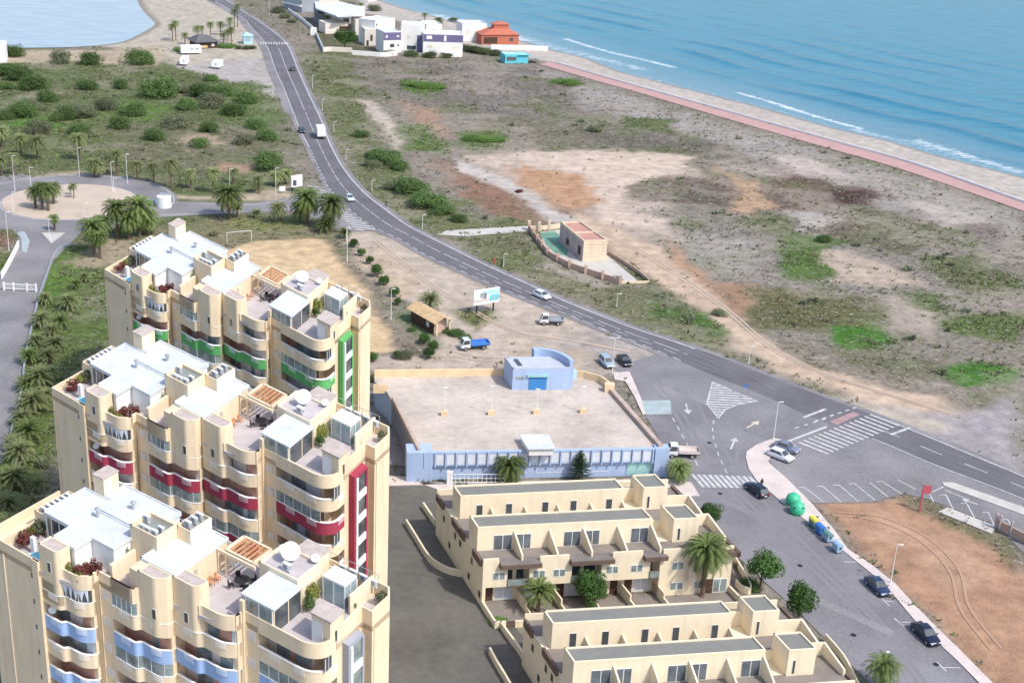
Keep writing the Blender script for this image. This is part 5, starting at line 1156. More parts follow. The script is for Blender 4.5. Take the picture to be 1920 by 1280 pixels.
def post_lamp(px, py, ptop):
    base = G(px, py, ZD); h = height_for(base, ptop)-ZD
    t = thing('deck_lamp', f'white lamp post on a sand coloured block on the parking deck, {ORD[len(DL)]} from the left', 'lamp post', base, 'lamp posts on the parking deck'); DL.append(t)
    c = (base.x, base.y); b = MB(); b.box(c[0]-.5,c[0]+.5,c[1]-.4,c[1]+.4,ZD,ZD+.75); b.build('plinth', 'orangepar', t)
    b = MB(); b.tube((c[0],c[1],ZD+.75),(c[0],c[1],ZD+h),.06,.04); b.build('pole', 'steelwhite', t)
    b = MB(); b.box(c[0]-.35,c[0]+.35,c[1]-.1,c[1]+.1,ZD+h,ZD+h+.12); b.build('lamp_head', 'steelwhite', t)
DL = []
for p in ((833,778,727),(921,777,724),(1006,775,730),(1093,773,725)): post_lamp(*p)
# ramp railing in front of the blue building, gate beside it
RL = [G(*p) for p in [(845,910),(945,910)]]
t = thing('ramp_railing', 'white railing of the ramp in front of the blue building', 'railing', RL[0]); b = MB()
for i in range(13): p = RL[0].lerp(RL[1], i/12); b.beam((p.x,p.y,0),(p.x,p.y,1.9),.07,.07)
b.build('post', 'steelwhite', t); b = MB()
for z in (.6,1.2,1.9): b.beam((RL[0].x,RL[0].y,z),(RL[1].x,RL[1].y,z),.07,.07)
b.build('rail', 'steelwhite', t); b = MB(); p = G(843,908); b.box(p.x-.4,p.x+.4,p.y-.3,p.y+.3,0,2.2); b.build('end_pillar', 'white', t)
A, C = G(728,893), G(784,893); t = thing('yard_gate', 'black bar gate between the dark road and the blue building ramp', 'gate', A); b = MB()
for i in range(26): p = A.lerp(C, i/25); b.beam((p.x,p.y,0),(p.x,p.y,1.7),.05,.05)
for z in (.15,1.65): b.beam((A.x,A.y,z),(C.x,C.y,z),.07,.07)
b.build('bars', 'black', t)
sheet('ramp', [(690,730),(728,740),(782,893),(700,893),(690,800)], .02, 'asphalt_old', 'pale worn ramp between tower and blue building')
# ------------------------------------------------------------------ ochre house with its walled yard
hz = 4.7; Q = [G(*p, hz) for p in [(1051,417),(1088,416),(1139,451),(1095,453)]]
t = thing('small_house', 'small ochre house with a red tiled roof inside a walled yard', 'house', Vector((Q[3].x,Q[3].y,0)))
q2 = [tuple(p[:2]) for p in Q]
b = MB(); b.prism(q2[::-1], 0, hz-.35); b.mi = [0]*len(b.f); b.build('wall', 'ochre', t)
b = MB(); cx = [Vector(p) for p in q2]; ins = [c+(sum(cx, Vector((0,0)))/4-c)*.06 for c in cx]
b.prism([tuple(p) for p in ins][::-1], hz-.4, hz-.12); b.build('roof', 'redroof', t)
b = MB(); b.strip((q2+[q2[0]])[::-1], hz-.4, hz+.22, .3); b.build('parapet', 'ochre', t)
b = MB(); m1 = ins[0].lerp(ins[3], .55); m2 = ins[1].lerp(ins[2], .55); b.beam((m1.x,m1.y,hz+.0),(m2.x,m2.y,hz+.0),.35,.3); b.build('roof_ridge', 'ochre', t)
e0, e1 = Vector((*q2[0],0)), Vector((*q2[3],0)); ed = (e1-e0).normalized(); en = Vector((ed.y,-ed.x,0)); EL = (e1-e0).length
if en.x > 0: en = -en
def me_(x, y, z): p = e0+ed*x+en*y; return (p.x,p.y,z)
b = MB(me_); b.box(.05, EL-.05, .0, .06, 0, hz-.5); b.build('side_wall', 'pinkgrey', t)
for k, w_, z0, z1 in ((.30,1.8,.9,2.4),(.80,1.6,.9,3.0)):
    b = MB(me_); b.box(EL*k, EL*k+w_, .05, .12, z0, z1, 0); b.box(EL*k-.1, EL*k+w_+.1, .05, .16, z0-.12, z0, 1); b.build('window', ['darkwood','ochre'], t)
b = MB(me_); b.box(-.2, EL+.2, .02, .35, 0, .35); b.build('plinth', 'pinkgrey', t)
g0, g1 = Vector((*q2[3],0)), Vector((*q2[2],0)); gd = (g1-g0).normalized(); gn = Vector((gd.y,-gd.x,0)); GL_ = (g1-g0).length
if gn.y > 0: gn = -gn
def mg(x, y, z): p = g0+gd*x+gn*y; return (p.x,p.y,z)
b = MB(mg)
for z in (1.1, 1.8, 2.5, 3.2): b.box(.3, GL_-.3, .0, .05, z, z+.10)
b.box(-.1, GL_+.1, .0, .1, hz-.75, hz-.55); b.box(-.1, GL_+.1, 0, .12, 0, .9); b.build('moulding', 'ochre', t)
sheet('yard', [(1012,435),(1040,432),(1052,430),(1140,480),(1200,530),(1155,529),(1105,513),(1065,499),(1045,488),(1024,474)], .02, 'paveconc', 'pale paved yard behind the ochre house wall')
sheet('green_court', [(1013,437),(1040,433),(1052,445),(1066,472),(1062,480),(1042,476),(1024,460)], .035, 'court', 'green painted court beside the ochre house')
yw = [(991.5,432),(1024,476),(1045,490),(1065,501),(1105,515),(1155,531),(1163,532)]
t = thing('yard_wall', 'long pink yard wall with pillars in front of the ochre house', 'wall', G(1065,501)); b = MB(); W_ = [tuple(p[:2]) for p in catmull(gp(yw), 4)]; b.strip(W_, 0, 1.25, .3); b.build('wall', 'pinkwall', t)
Lw = cum(W_)[-1]
for i in range(10):
    p = sub(W_, Lw*i/9*.999, Lw)[0]; b = MB(); b.box(p[0]-.3,p[0]+.3,p[1]-.3,p[1]+.3,0,1.95); b.build('pillar', 'pinkwall', t)
wallstrip('yard_wall', [(1163,532),(1216,531)], .5, .3, 'ochre', 'low ochre kerb wall at the right corner of the house yard')
t = thing('yard_wall', 'short ochre wall with three pillars at the far left corner of the house yard', 'wall', G(1010,434)); b = MB(); b.strip([tuple(p[:2]) for p in gp([(991.5,432),(1012,433),(1031,431),(1051,428)])], 0, 1.2, .3); b.build('wall', 'ochre', t)
for px, py in ((992,431),(1011,433),(1030,431)): p = G(px,py); b = MB(); b.box(p.x-.35,p.x+.35,p.y-.35,p.y+.35,0,2.3); b.build('pillar', 'ochre', t)
wallstrip('yard_wall', [(1140,476),(1165,492),(1195,512),(1216,530)], .8, .25, 'pinkwall', 'low pink wall along the back of the house yard')
# ------------------------------------------------------------------ wooden hut
hz = 2.6; A, Bk, Cc = G(816,608,hz), G(762,577,hz), G(850,600,hz); dx = (A-Bk); ww = (Cc-A); ww.z = 0; 
t = thing('timber_hut', 'timber hut with a straw coloured tiled gable roof beside the green lawn', 'hut', Vector((A.x,A.y,0)))
Lx, Lw_ = dx.length, ww.length; ux, uw = dx.normalized(), ww.normalized()
def mt(x, y, z): p = Vector((Bk.x,Bk.y,0))+ux*x+uw*y; return (p.x,p.y,z)
b = MB(mt); zr_ = hz+1.1; h2 = Lw_/2
b.add([(0,0,hz),(Lx,0,hz),(Lx,h2,zr_),(0,h2,zr_),(0,Lw_,hz),(Lx,Lw_,hz)], [(0,1,2,3),(3,2,5,4)]); b.add([(0,0,hz-.12),(Lx,0,hz-.12),(Lx,h2,zr_-.12),(0,h2,zr_-.12),(0,Lw_,hz-.12),(Lx,Lw_,hz-.12)], [(3,2,1,0),(4,5,2,3)])
b.add([(Lx,0,hz-.12),(Lx,0,hz),(Lx,h2,zr_),(Lx,h2,zr_-.12),(Lx,Lw_,hz),(Lx,Lw_,hz-.12)], [(0,1,2,3),(3,2,4,5)]); b.add([(0,0,hz-.12),(Lx,0,hz-.12),(Lx,0,hz),(0,0,hz)], [(0,1,2,3)]); b.build('roof', 'tilehut', t)
b = MB(mt); b.box(.8, Lx-1.4, .6, Lw_-.6, 0, hz-.1); b.build('wall', 'darkwood', t)
b = MB(mt); b.box(Lx-1.4, Lx-1.3, .7, Lw_-.7, 0, hz+.2); b.build('gable_wall', 'pinkwall', t)
for y in (.5, Lw_-.7): b = MB(mt); b.box(Lx-.6, Lx-.3, y, y+.3, 0, hz); b.build('pillar', 'ochre', t)
b = MB(mt); b.box(Lx*.62, Lx*.62+.9, .55, .62, .9, 1.9); b.build('window', 'curtain', t)
# ------------------------------------------------------------------ villas by the beach
def house(name, label, FLp, FRp, depth, h, wallm, roofm=None, parts=(), cat='house', par=.4, dang=0, group=None):
    a, c = G(*FLp), G(*FRp); x = (c-a).normalized(); y = Vector((-x.y,x.x,0)); y = Matrix.Rotation(dang,3,'Z')@y; Wd = (c-a).length
    t = thing(name, label, cat, a, group)
    def m(u, v, z): p = a+x*u+y*v; return (p.x,p.y,z)
    b = MB(m); b.box(0, Wd, 0, depth, 0, h); b.build('wall', wallm, t)
    if par: b = MB(m); b.strip([(0,0),(Wd,0),(Wd,depth),(0,depth),(0,0)], h, h+par, .3); b.build('roof_parapet', wallm, t)
    if roofm: b = MB(m); b.prism([(.3,.3),(Wd-.3,.3),(Wd-.3,depth-.3),(.3,depth-.3)], h, h+.05); b.build('roof', roofm, t)
    for nm, mt_, u0, u1, z0, z1, dv in parts:
        b = MB(m); b.box(u0*Wd, u1*Wd, -dv, .02, z0*h, z1*h); b.build(nm, mt_, t)
    return t, m, Wd
W_ = 'window'
house('villa', 'white cube villa with a purple upper band at the left of the beach row', (719,100), (751,99), 9, 8.2, 'villa', 'roofwhite', [('cladding','purple',0,1.01,.62,1.0,.06),(W_,'glass',.38,.62,.28,.44,.08),(W_,'glass',.8,.9,.33,.4,.08),(W_,'white',.12,.22,.74,.86,.12),(W_,'white',.75,.9,.78,.84,.12)])
house('villa', 'tall white villa with a purple corner between the two purple banded villas', (751,98), (793,100), 10, 10.8, 'villa', 'roofwhite', [('cladding','purple',.72,1.0,.02,.66,.08),(W_,'glass',.28,.68,.12,.26,.07),(W_,'villacream',.3,.42,.52,.64,.07),('balcony','white',.2,.7,.02,.1,.6)])
house('villa', 'long white villa with a wide purple upper band facing the scrub', (793,104), (867,106), 9, 8.4, 'villa', 'roofwhite', [('cladding','purple',0,1.005,.66,1.0,.06),(W_,'white',.08,.22,.78,.94,.1),(W_,'white',.52,.58,.7,.96,.1),(W_,'villacream',.1,.24,.36,.52,.07),(W_,'villacream',.72,.92,.28,.46,.07),('porch','white',.5,.98,-.02,.18,1.5)])
house('villa', 'white cubic villa behind the long purple banded one', (866,78), (912,78), 10, 7.2, 'villa', 'roofwhite', [(W_,'villacream',.1,.3,.45,.7,.06),(W_,'villacream',.8,.95,.2,.6,.06)])
house('villa', 'small white villa rising behind the tall one with a flat terrace', (798,76), (828,76), 10, 6.5, 'villa', 'roofwhite', [(W_,'glass',.4,.6,.5,.7,.06)])
house('villa', 'bright white two storey villa behind the left purple band', (703,84), (740,78), 9, 9.5, 'villa', 'roofwhite', [(W_,'glass',.04,.1,.3,.4,.06),(W_,'glass',.04,.1,.55,.65,.06),(W_,'glass',.04,.1,.8,.9,.06)])
house('villa', 'pale cream house with small windows left of the purple villas', (684,86), (713,86), 9, 6.4, 'villacream', 'villa', [(W_,'glass',.35,.5,.3,.7,.06),('door','glass',.1,.25,0,.35,.06)])
house('villa', 'cream narrow house behind the cream one with plain walls', (666,66), (697,66), 9, 6.2, 'villacream', 'villa', [(W_,'villa',.3,.6,.3,.7,.06)])
house('villa', 'low cream house with a dark open porch behind garden walls', (610,64), (652,63), 9, 4.2, 'villacream', 'villacream', [('porch','darkwood',.62,1.0,.25,.75,.05),('wall_band','villa',0,.6,.3,.42,.05)])
house('villa', 'grey modern villa under a long white flat roof', (590,43), (634,44), 12, 7.5, 'villagrey', None, [(W_,'glass',.15,.8,.55,.8,.06)], par=0)
house('villa', 'white block with a balcony at the right end of the long flat roof', (634,48), (684,42), 9, 6.8, 'villacream', 'roofwhite', [(W_,'glass',.2,.4,.1,.4,.06),('balcony','white',.0,.5,.42,.55,.8)])
a0 = [G(*p, 7.6) for p in [(592,18),(632,33),(684,30),(684,18),(640,6),(590,6)]]
b = MB(); b.prism([tuple(p[:2]) for p in a0], 7.6, 8.2); tag(b.build('villa_roof', 'roofwhite'), 'long white flat roof slab over the grey modern villa', 'roof')
house('villa', 'white villa with dark glass terraces at the top edge beside the road', (532,16), (566,24), 10, 7.0, 'villagrey', 'villa', [(W_,'glassblue',.1,.9,.5,.8,.06),('balcony','white',0,1,.82,.92,.7),('balcony','white',0,1,.38,.48,.7)])
house('villa', 'cream villa cut by the top edge behind the flat roof', (580,8), (636,8), 9, 6.5, 'villacream', 'villa', [(W_,'villa',.2,.5,.3,.6,.06)])
house('villa', 'white low villa at the far top of the beach', (640,-2), (690,4), 9, 4, 'villa', 'villa', [])
house('villa', 'white edge villa on the far left beside the lagoon shore', (-40,118), (12,118), 9, 6, 'villa', 'roofwhite', [])
t, m_, Wd = house('beach_house', 'orange red beach house with a pitched roof behind the white wall', (903,84), (972,84), 11, 4.2, 'orangehouse', None, [(W_,'darkwood',.05,.42,.1,.75,.06),(W_,'glass',.75,.85,.35,.65,.06)], par=0)
b = MB(m_); b.add([(-.5,-.5,4.2),(Wd+.5,-.5,4.2),(Wd+.5,11.5,4.2),(-.5,11.5,4.2),(Wd*.4,4,6.6),(Wd*.75,4,6.6),(Wd*.75,7,6.6),(Wd*.4,7,6.6)], [(0,1,5,4),(1,2,6,5),(2,3,7,6),(3,0,4,7)]); b.build('roof', 'orangehouse', t)
b = MB(m_); b.box(Wd*.38, Wd*.78, 3.4, 7.6, 6.0, 8.0); b.add([(Wd*.34,3,8.0),(Wd*.82,3,8.0),(Wd*.82,8,8.0),(Wd*.34,8,8.0),(Wd*.58,5.5,9.3)], [(0,1,4),(1,2,4),(2,3,4),(3,0,4)]); b.build('roof_turret', 'orangehouse', t)
t, m_, Wd = house('beach_kiosk', 'turquoise beach kiosk with an awning at the end of the promenade', (945,119), (990,119), 6, 3.4, 'turq', 'skyblue', [('counter','darkroof',.0,.5,.3,.75,.06),('post','turq',.02,.08,0,1,.6)], cat='kiosk', par=.1)
b = MB(m_); b.add([(Wd*.55,-.6,3.3),(Wd+.2,-.6,3.3),(Wd+4.5,-.3,1.2),(Wd+4.5,4,1.2),(Wd+.2,5,3.5),(Wd*.55,5,3.5)], [(0,1,4,5),(1,2,3,4)]); b.add([(Wd*.55,-.6,3.2),(Wd+.2,-.6,3.2),(Wd+4.5,-.3,1.1),(Wd+4.5,4,1.1),(Wd+.2,5,3.4),(Wd*.55,5,3.4)], [(5,4,1,0),(4,3,2,1)]); b.build('awning', 'turq', t)
def wl(pts, h, m, label, t=.3): return wallstrip('boundary_wall', pts, h, t, m, label)
wl([(921,93),(970,94),(1027,96)], 2.0, 'white', 'long white boundary wall in front of the orange beach house')
wl([(660,103),(700,106),(722,107),(745,104)], 1.8, 'villa', 'white garden wall below the left purple villa'); wl([(606,98),(622,97),(660,99)], 1.9, 'villacream', 'cream garden wall below the green tree')
wl([(540,22),(568,42),(590,61)], 1.6, 'white', 'white roadside wall in front of the grey villa'); wl([(591,64),(598,80),(606,98)], 1.6, 'bluepale', 'pale blue roadside wall descending from the white gate pillar')
wl([(752,101),(795,106),(830,108)], 1.2, 'villacream', 'low cream wall in front of the tall white villa')
b = MB(); p = G(588,66); b.box(p.x-1.1,p.x+1.1,p.y-1.5,p.y+1.5,0,3); tag(b.build('gate_pillar', 'white'), 'white gate pillar at the corner of the roadside walls', 'pillar')
# ------------------------------------------------------------------ car park bar, caravans, kiosks
t, m_, Wd = house('beach_bar', 'low timber beach bar with a dark hipped roof among the palms', (370,92), (408,90), 8, 2.6, 'darkwood', None, [('counter','tilehut',.1,.5,.1,.5,.1),(W_,'curtain',.7,.85,.3,.7,.08)], cat='bar', par=0)
b = MB(m_); b.add([(-1.2,-1.2,2.6),(Wd+1.2,-1.2,2.6),(Wd+1.2,9,2.6),(-1.2,9,2.6),(Wd*.3,4,5.2),(Wd*.7,4,4.6)], [(0,1,5,4),(1,2,5),(2,3,4,5),(3,0,4)]); b.build('roof', 'darkroof', t)
def caravan(name, label, A, B, wd, h, m='steelwhite', wins=2):
    a, c = G(*A), G(*B); x = (c-a).normalized(); y = Vector((-x.y,x.x,0)); L_ = (c-a).length; t = thing(name, label, 'caravan', a)
    def mm(u, v, z): p = a+x*u+y*v; return (p.x,p.y,z)
    prof = [(0,.6),(0,h-.35),(.35,h),(L_-.2,h),(L_,h-.3),(L_,.5)]
    b = MB(mm); n = len(prof); b.add([(u,0,z) for u,z in prof]+[(u,wd,z) for u,z in prof], [tuple(range(n)), tuple(range(2*n-1,n-1,-1))]+[((i+1)%n,i,n+i,n+(i+1)%n) for i in range(n)]); b.build('body', m, t)
    for i in range(wins): b = MB(mm); u = L_*(.45+.25*i); b.box(u, u+L_*.16, -.03, .02, h*.5, h*.74); b.build('window', 'glassblue', t)
    b = MB(mm); b.box(L_*.1,L_*.1+.8,-.03,.02,.8,h*.8); b.build('door', 'villa', t)
    for u in (L_*.25, L_*.75):
        for v in (.05, wd-.3): b = MB(mm); b.tube((u,v,.35),(u,v+.25,.35),.35,n=12); b.build('wheel', 'tyre', t)
caravan('caravan', 'long white caravan beside the palm bar', (340,103), (378,102), 2.6, 3.4); caravan('caravan', 'short white trailer standing below the long caravan', (337,123.5), (351,124), 5.5, 3.0, wins=1); caravan('camper_van', 'small white camper van parked on the gravel', (396,129), (412,130), 5, 2.7, wins=1)
t, m_, Wd = house('ticket_kiosk', 'sky blue kiosk behind a clipped hedge at the roadside', (457,83), (474,83), 4, 3.2, 'skyblue', None, [(W_,'glassblue',.15,.8,.35,.75,.06)], cat='kiosk', par=0)
b = MB(m_); b.add([(-.4,-.4,3.2),(Wd+.4,-.4,3.2),(Wd+.4,4.4,3.2),(-.4,4.4,3.2),(Wd*.4,2,4.6)], [(0,1,4),(1,2,4),(2,3,4),(3,0,4)]); b.build('roof', 'skyblue', t)
# white drum by the roundabout, gate and walls on the lane
p = G(308,388); t = thing('water_tank', 'white cylindrical tank beside the link road', 'tank', p); b = MB(); b.lathe([(1.75,0),(1.75,2.7),(1.6,2.85)], 24, (p.x,p.y)); b.build('drum', 'steelwhite', t); b = MB(); b.box(p.x-1.1,p.x+1.3,p.y-.2,p.y+1.2,2.85,3.2); b.build('hatch', 'metal', t)
A, C = G(8,544), G(68,547); t = thing('lane_gate', 'white framed gate across the pale lane', 'gate', A); b = MB()
for k in (0,.3,.72,1): p = A.lerp(C,k); b.box(p.x-.15,p.x+.15,p.y-.15,p.y+.15,0,1.7)
b.build('post', 'white', t); b = MB()
for z in (.4,1.4): b.beam((A.x,A.y,z),(C.x,C.y,z),.1,.14)
for k in range(24): p = A.lerp(C,k/23); b.beam((p.x,p.y,.4),(p.x,p.y,1.4),.04,.04)
b.build('bars', 'white', t)
wl([(34,462),(24,482),(12,505),(2,522)], 1.3, 'white', 'white wall along the upper lane beside the rubble yard'); wl([(134,458),(112,468),(98,487),(86,520),(72,560),(60,610),(50,655),(44,690),(38,740),(10,850)], .7, 'villagrey', 'grey retaining wall between the lane and the palm garden')
A, C = G(1866,990), G(1960,1040); 
t = thing('brick_wall', 'pink block wall with posts at the right edge of the dirt lot', 'wall', A); b = MB(); b.strip([tuple(p[:2]) for p in (A, A.lerp(C,.5), C)], 0, 1.5, .25); b.build('wall', 'pinkwall', t)
for k in (0,.08,.3,.6): p = A.lerp(C,k); b = MB(); b.box(p.x-.18,p.x+.18,p.y-.18,p.y+.18,0,2.4); b.build('post', 'pinkgrey', t)
# football goal on the sand lot
A, C = G(426,457), G(472,453); t = thing('goal_frame', 'white goal frame on the bare sand lot', 'goal', A); b = MB(); hh = 2.6
for p in (A, C): b.beam((p.x,p.y,0),(p.x,p.y,hh),.09,.09)
b.beam((A.x,A.y,hh),(C.x,C.y,hh),.09,.09); b.build('frame', 'steelwhite', t)
# ------------------------------------------------------------------ vegetation
def pxscale(p): return FOC/((Vector(p)-CAM).dot(FWD))
def frond_crown(n, seed, droop=1.0, up=.75, leaf=13, wl=.17, lo=-.55):
    r = random.Random(seed); b = MB()
    for i in range(n):
        az = i*2.39996+r.uniform(-.2,.2); e = lo+(up*1.57-lo)*((i+.5)/n)**.8; L = r.uniform(.85,1.08)*(1-.25*max(0,e-.9)); d = Vector((math.cos(az),math.sin(az),0)); sd = Vector((-d.y,d.x,0))
        pts = []; p = Vector((0,0,0)); a = e; st = 7
        for k in range(st+1):
            pts.append(p.copy()); p = p+(d*math.cos(a)+Vector((0,0,math.sin(a))))*(L/st); a -= droop*(.09+.055*k)*r.uniform(.8,1.2)
        for k in range(leaf*2):
            t = .1+.9*(k+.5)/(leaf*2); x = t*st; j = min(int(x), st-1); q = pts[j].lerp(pts[j+1], x-j); s = 1 if k % 2 else -1
            fd = (pts[j+1]-pts[j]).normalized(); ll = wl*(1.1-abs(t-.45)*1.1)*r.uniform(.8,1.2); upv = sd.cross(fd)
            tip = q+(sd*s*.8+fd*.75+Vector((0,0,-.35 if e > -.2 else -.5)))*ll; w_ = fd*.028
            b.add([tuple(q-w_), tuple(q+w_), tuple(tip)], [(0,1,2)])
        for j in range(st):
            w_ = sd*.012*(1-j/st*.6); b.add([tuple(pts[j]-w_),tuple(pts[j]+w_),tuple(pts[j+1]+w_),tuple(pts[j+1]-w_)], [(0,1,2,3)])
    return b
CROWN = {}
def crown(kind, material):
    k = (kind, material)
    if k not in CROWN:
        a = {'date': (80,3,1.0,.9,15,.19,-.75), 'date2': (66,8,1.2,.85,13,.20,-.65), 'bush': (64,5,.9,.95,14,.17,-.1), 'far': (44,4,1.25,.85,9,.26,-.6), 'dead': (22,6,1.1,-.05,10,.15,-.9)}[kind]
        CROWN[k] = frond_crown(*a).mesh('palm_crown', material)
    return CROWN[k]
TR = {}
def trunk_mesh(mt):
    if mt not in TR:
        b = MB(); prof = [(1.25,0),(1.0,.04)]; n = 16
        for i in range(n): z = .05+.93*i/(n-1); prof += [(.82*(1.04 if i % 2 else .93), z)]
        prof.append((1.05,1.0)); b.lathe(prof, 9); TR[mt] = b.mesh('palm_trunk', mt)
    return TR[mt]
def palm(bx, by, cy, wpx, label, group, kind='date', material='palm', r_trunk=.27, dead=False, name='palm_tree', kf=1.3):
    base = G(bx, by); h = max(.35, height_for(base, cy)); rad = wpx/2/pxscale(base+Vector((0,0,h)))*kf
    t = thing(name, label, 'palm tree', base, group, random.uniform(0,6.28))
    o = bpy.data.objects.new('trunk', trunk_mesh('bark')); COL.objects.link(o); o.parent = t; o.scale = (r_trunk*1.15, r_trunk*1.15, h)
    o = bpy.data.objects.new('crown', crown(kind, material)); COL.objects.link(o); o.parent = t; o.location = (0,0,h); o.scale = (rad,)*3
    if dead: o = bpy.data.objects.new('dead_fronds', crown('dead', 'palmdead')); COL.objects.link(o); o.parent = t; o.location = (0,0,h-.1); o.scale = (rad*.85,)*3
    return t
def row(pts, fmt, group, key=lambda p: p[0], **kw):
    pts = sorted(pts, key=key)
    for i, p in enumerate(pts): palm(*p, fmt.format(ORD[i]), group, **kw)
row([(67,391,360,34),(80,394,352,34),(91,396,358,36),(101,383,353,36)], 'date palm in the dense clump on the roundabout island, {} from the left', 'palms on the roundabout island', kind='date2', r_trunk=.35)
palm(139,373,349,17, 'thin young palm standing alone near the centre of the roundabout island', 'palms on the roundabout island', kind='far', r_trunk=.12); palm(133,366,352,12, 'tiny young palm beside the thin one on the roundabout island', 'palms on the roundabout island', kind='far', r_trunk=.1)
palm(102.6,432,409,22, 'single small palm on the splitter island below the roundabout', 'palms by the roundabout', kind='date2')
row([(177,474,428,54),(196,455,418,40),(221,446,393,50),(262,444,390,62),(242,448,412,46),(188,484,446,34),(277,440,410,46)], 'large date palm in the dense group below the roundabout, {} from the left', 'palms between roundabout and back tower', kind='date', r_trunk=.33)
rowp = [(4,330,301,26),(26,328,296,30),(40,293,262,36),(71,299,265,38),(4,277,247,34),(150,300,260,34),(177,332,307,34),(186,333,313,28),(219.5,330,290,32),(257,338,309,26),(288.6,342,313,28),(321,353,307,32),(358,354,325,26),(400,361,324,32),(438,345,322,24),(485,363,336,24),(518,348,330,30),(536,345,326,28)]
row(rowp, 'dusty palm in the long row beyond the link road, {} from the left', 'palms in the row beyond the link road', kind='date2', material='palmpale', r_trunk=.24)
palm(430,410,366,58, 'large palm with orange dry fronds beside the link road', 'palms along the link road', dead=True, r_trunk=.33); palm(445,407,392,26, 'low palm right of the large orange fringed palm', 'palms along the link road', kind='bush', material='palmpale')
palm(481,408,402,24, 'low bushy palm between lamp and large palm on the link road verge', 'palms along the link road', kind='bush', material='palmpale'); palm(522,418,390,36, 'dark grey palm in front of the lamp on the link road', 'palms along the link road', kind='date2', material='palmpale')
palm(577,420,374,58, 'tall palm with orange dry fronds at the junction of link road and coast road', 'palms along the link road', dead=True, r_trunk=.33); palm(563,416,391,40, 'dark palm leaning beside the tall one at the coast road junction', 'palms along the link road', kind='date2')
palm(622,428,384,56, 'large palm with orange dry fronds nearest the coast road edge', 'palms along the link road', dead=True, r_trunk=.33); palm(612,434,424,44, 'low dark palm clump below the palm nearest the coast road', 'palms along the link road', kind='bush'); palm(646,446,438,26, 'short palm bush beside the lamp at the sand lot corner', 'palms along the link road', kind='bush')
farp = [(323.7,78,50,17),(330,76,44,17),(347,83,66,15),(370,74,54,18),(395,71,46,17),(414,66,46,17),(445.6,50,12,15),(440,52,22,15),(432,62,38,17),(428,77,60,16),(434,83,56,17),(419,82,66,15),(379,72,52,12)]
row(farp, 'slim fan palm around the beach bar, {} from the left', 'fan palms around the beach bar', kind='far', r_trunk=.2)
gard = [(158,520,24),(143,533,24),(129,567,42),(114,604,40),(78,600,42),(105,646,42),(55,668,40),(91,668,42),(76,709,60),(63,755,62),(55,810,62),(38,848,58),(30,896,64),(17,947,60),(72,908,36),(42,785,44),(20,985,56),(96,700,36),(84,560,30),(98,620,34),(50,720,40),(70,640,38),(30,830,44),(88,740,34),(12,905,44)]
gard.sort(key=lambda p: p[1])
for i, (x, y, w_) in enumerate(gard):
    palm(x, y+w_*.30, y, w_*.98, f'bushy date palm in the garden left of the towers, {ORD[i]} counting from the roundabout end', 'garden palms left of the towers', kind='bush', material=['palmpale','palm','palmpale','palmpale'][i % 4], r_trunk=.34)
# palms at the terrace houses
palm(1316,1118,1033,100, 'tall date palm in front of the upper terrace block beside the street', 'palms by the terrace houses', kf=1.06, r_trunk=.34); palm(1008,1146,1112,76, 'low palm in the front garden of the upper terrace block', 'palms by the terrace houses', kf=1.06, kind='bush', r_trunk=.3)
palm(955,903,874,76, 'palm behind the upper terrace block in front of the blue fins', 'palms by the terrace houses', kf=1.06, r_trunk=.3); palm(1271,905,878,62, 'palm at the street corner of the blue building and terrace block', 'palms by the terrace houses', kf=1.06, kind='date2', r_trunk=.3)
palm(1650,1292,1250,82, 'palm cut by the bottom edge beside the side street', 'palms by the terrace houses', kf=1.06, kind='date2', r_trunk=.3); palm(806,578,566,44, 'grey fan palm behind the timber hut', 'palms by the timber hut', kind='bush', material='palmpale')
for x, y, cy, w_, lab in ((614,52,34,16,'slim palm standing before the grey modern villa'),(796,40,28,12,'small dark palm on the beach behind the villas'),(822,52,38,18,'grey fan palm behind the tall white villa'),(676,26,10,16,'palm beside the long white flat villa roof')): palm(x, y, cy, w_, lab, 'palms among the beach villas', kind='far', r_trunk=.2)
# broadleaf trees
TL = {}
def tree(bx, by, wpx, hpx, label, group, material='leaf', name='tree', trunk_k=.3, seed=0, cat='tree', flat=1.0):
    base = G(bx, by); s = pxscale(base); r = wpx/2/s; H = height_for(base, by-hpx); zc = H*trunk_k; key = (material, seed % 4, name)
    if key not in TL: TL[key] = leaves(4000, 1, 1, 1, .125, (0,0,0), seed=seed % 4+21, shell=.5, clumps=22).mesh('tree_crown', material)
    t = thing(name, label, cat, base, group, random.uniform(0,6.28))
    b = MB(); b.tube((0,0,0),(0,0,zc+.3*H),.05*r+.05,.03*r+.03,8)
    for i in range(4): a = i*1.6; b.tube((0,0,zc),(math.cos(a)*r*.5,math.sin(a)*r*.5,zc+(H-zc)*.5),.03*r+.03,.02,6)
    me = b.mesh('trunk', 'trunk'); o = bpy.data.objects.new('trunk', me); COL.objects.link(o); o.parent = t
    o = bpy.data.objects.new('crown', TL[key]); COL.objects.link(o); o.parent = t; hz_ = (H-zc)/2; o.location = (0,0,zc+hz_); o.scale = (r*1.12, r*1.12, hz_*1.1)
    return t
tree(1103,1138,54,66, 'round green tree in the front garden of the upper terrace block', 'round trees by the terrace houses', trunk_k=.12, seed=1)
tree(1424,1110,64,72, 'large round tree at the street corner of the upper terrace block', 'round trees by the terrace houses', seed=2); tree(1496,1162,56,68, 'round tree on the street beside the lower terrace block', 'round trees by the terrace houses', trunk_k=.12, seed=3)
tree(1332,976,36,32, 'small round tree at the street between rear stair boxes of the upper block', 'round trees by the terrace houses', trunk_k=.1, seed=0)
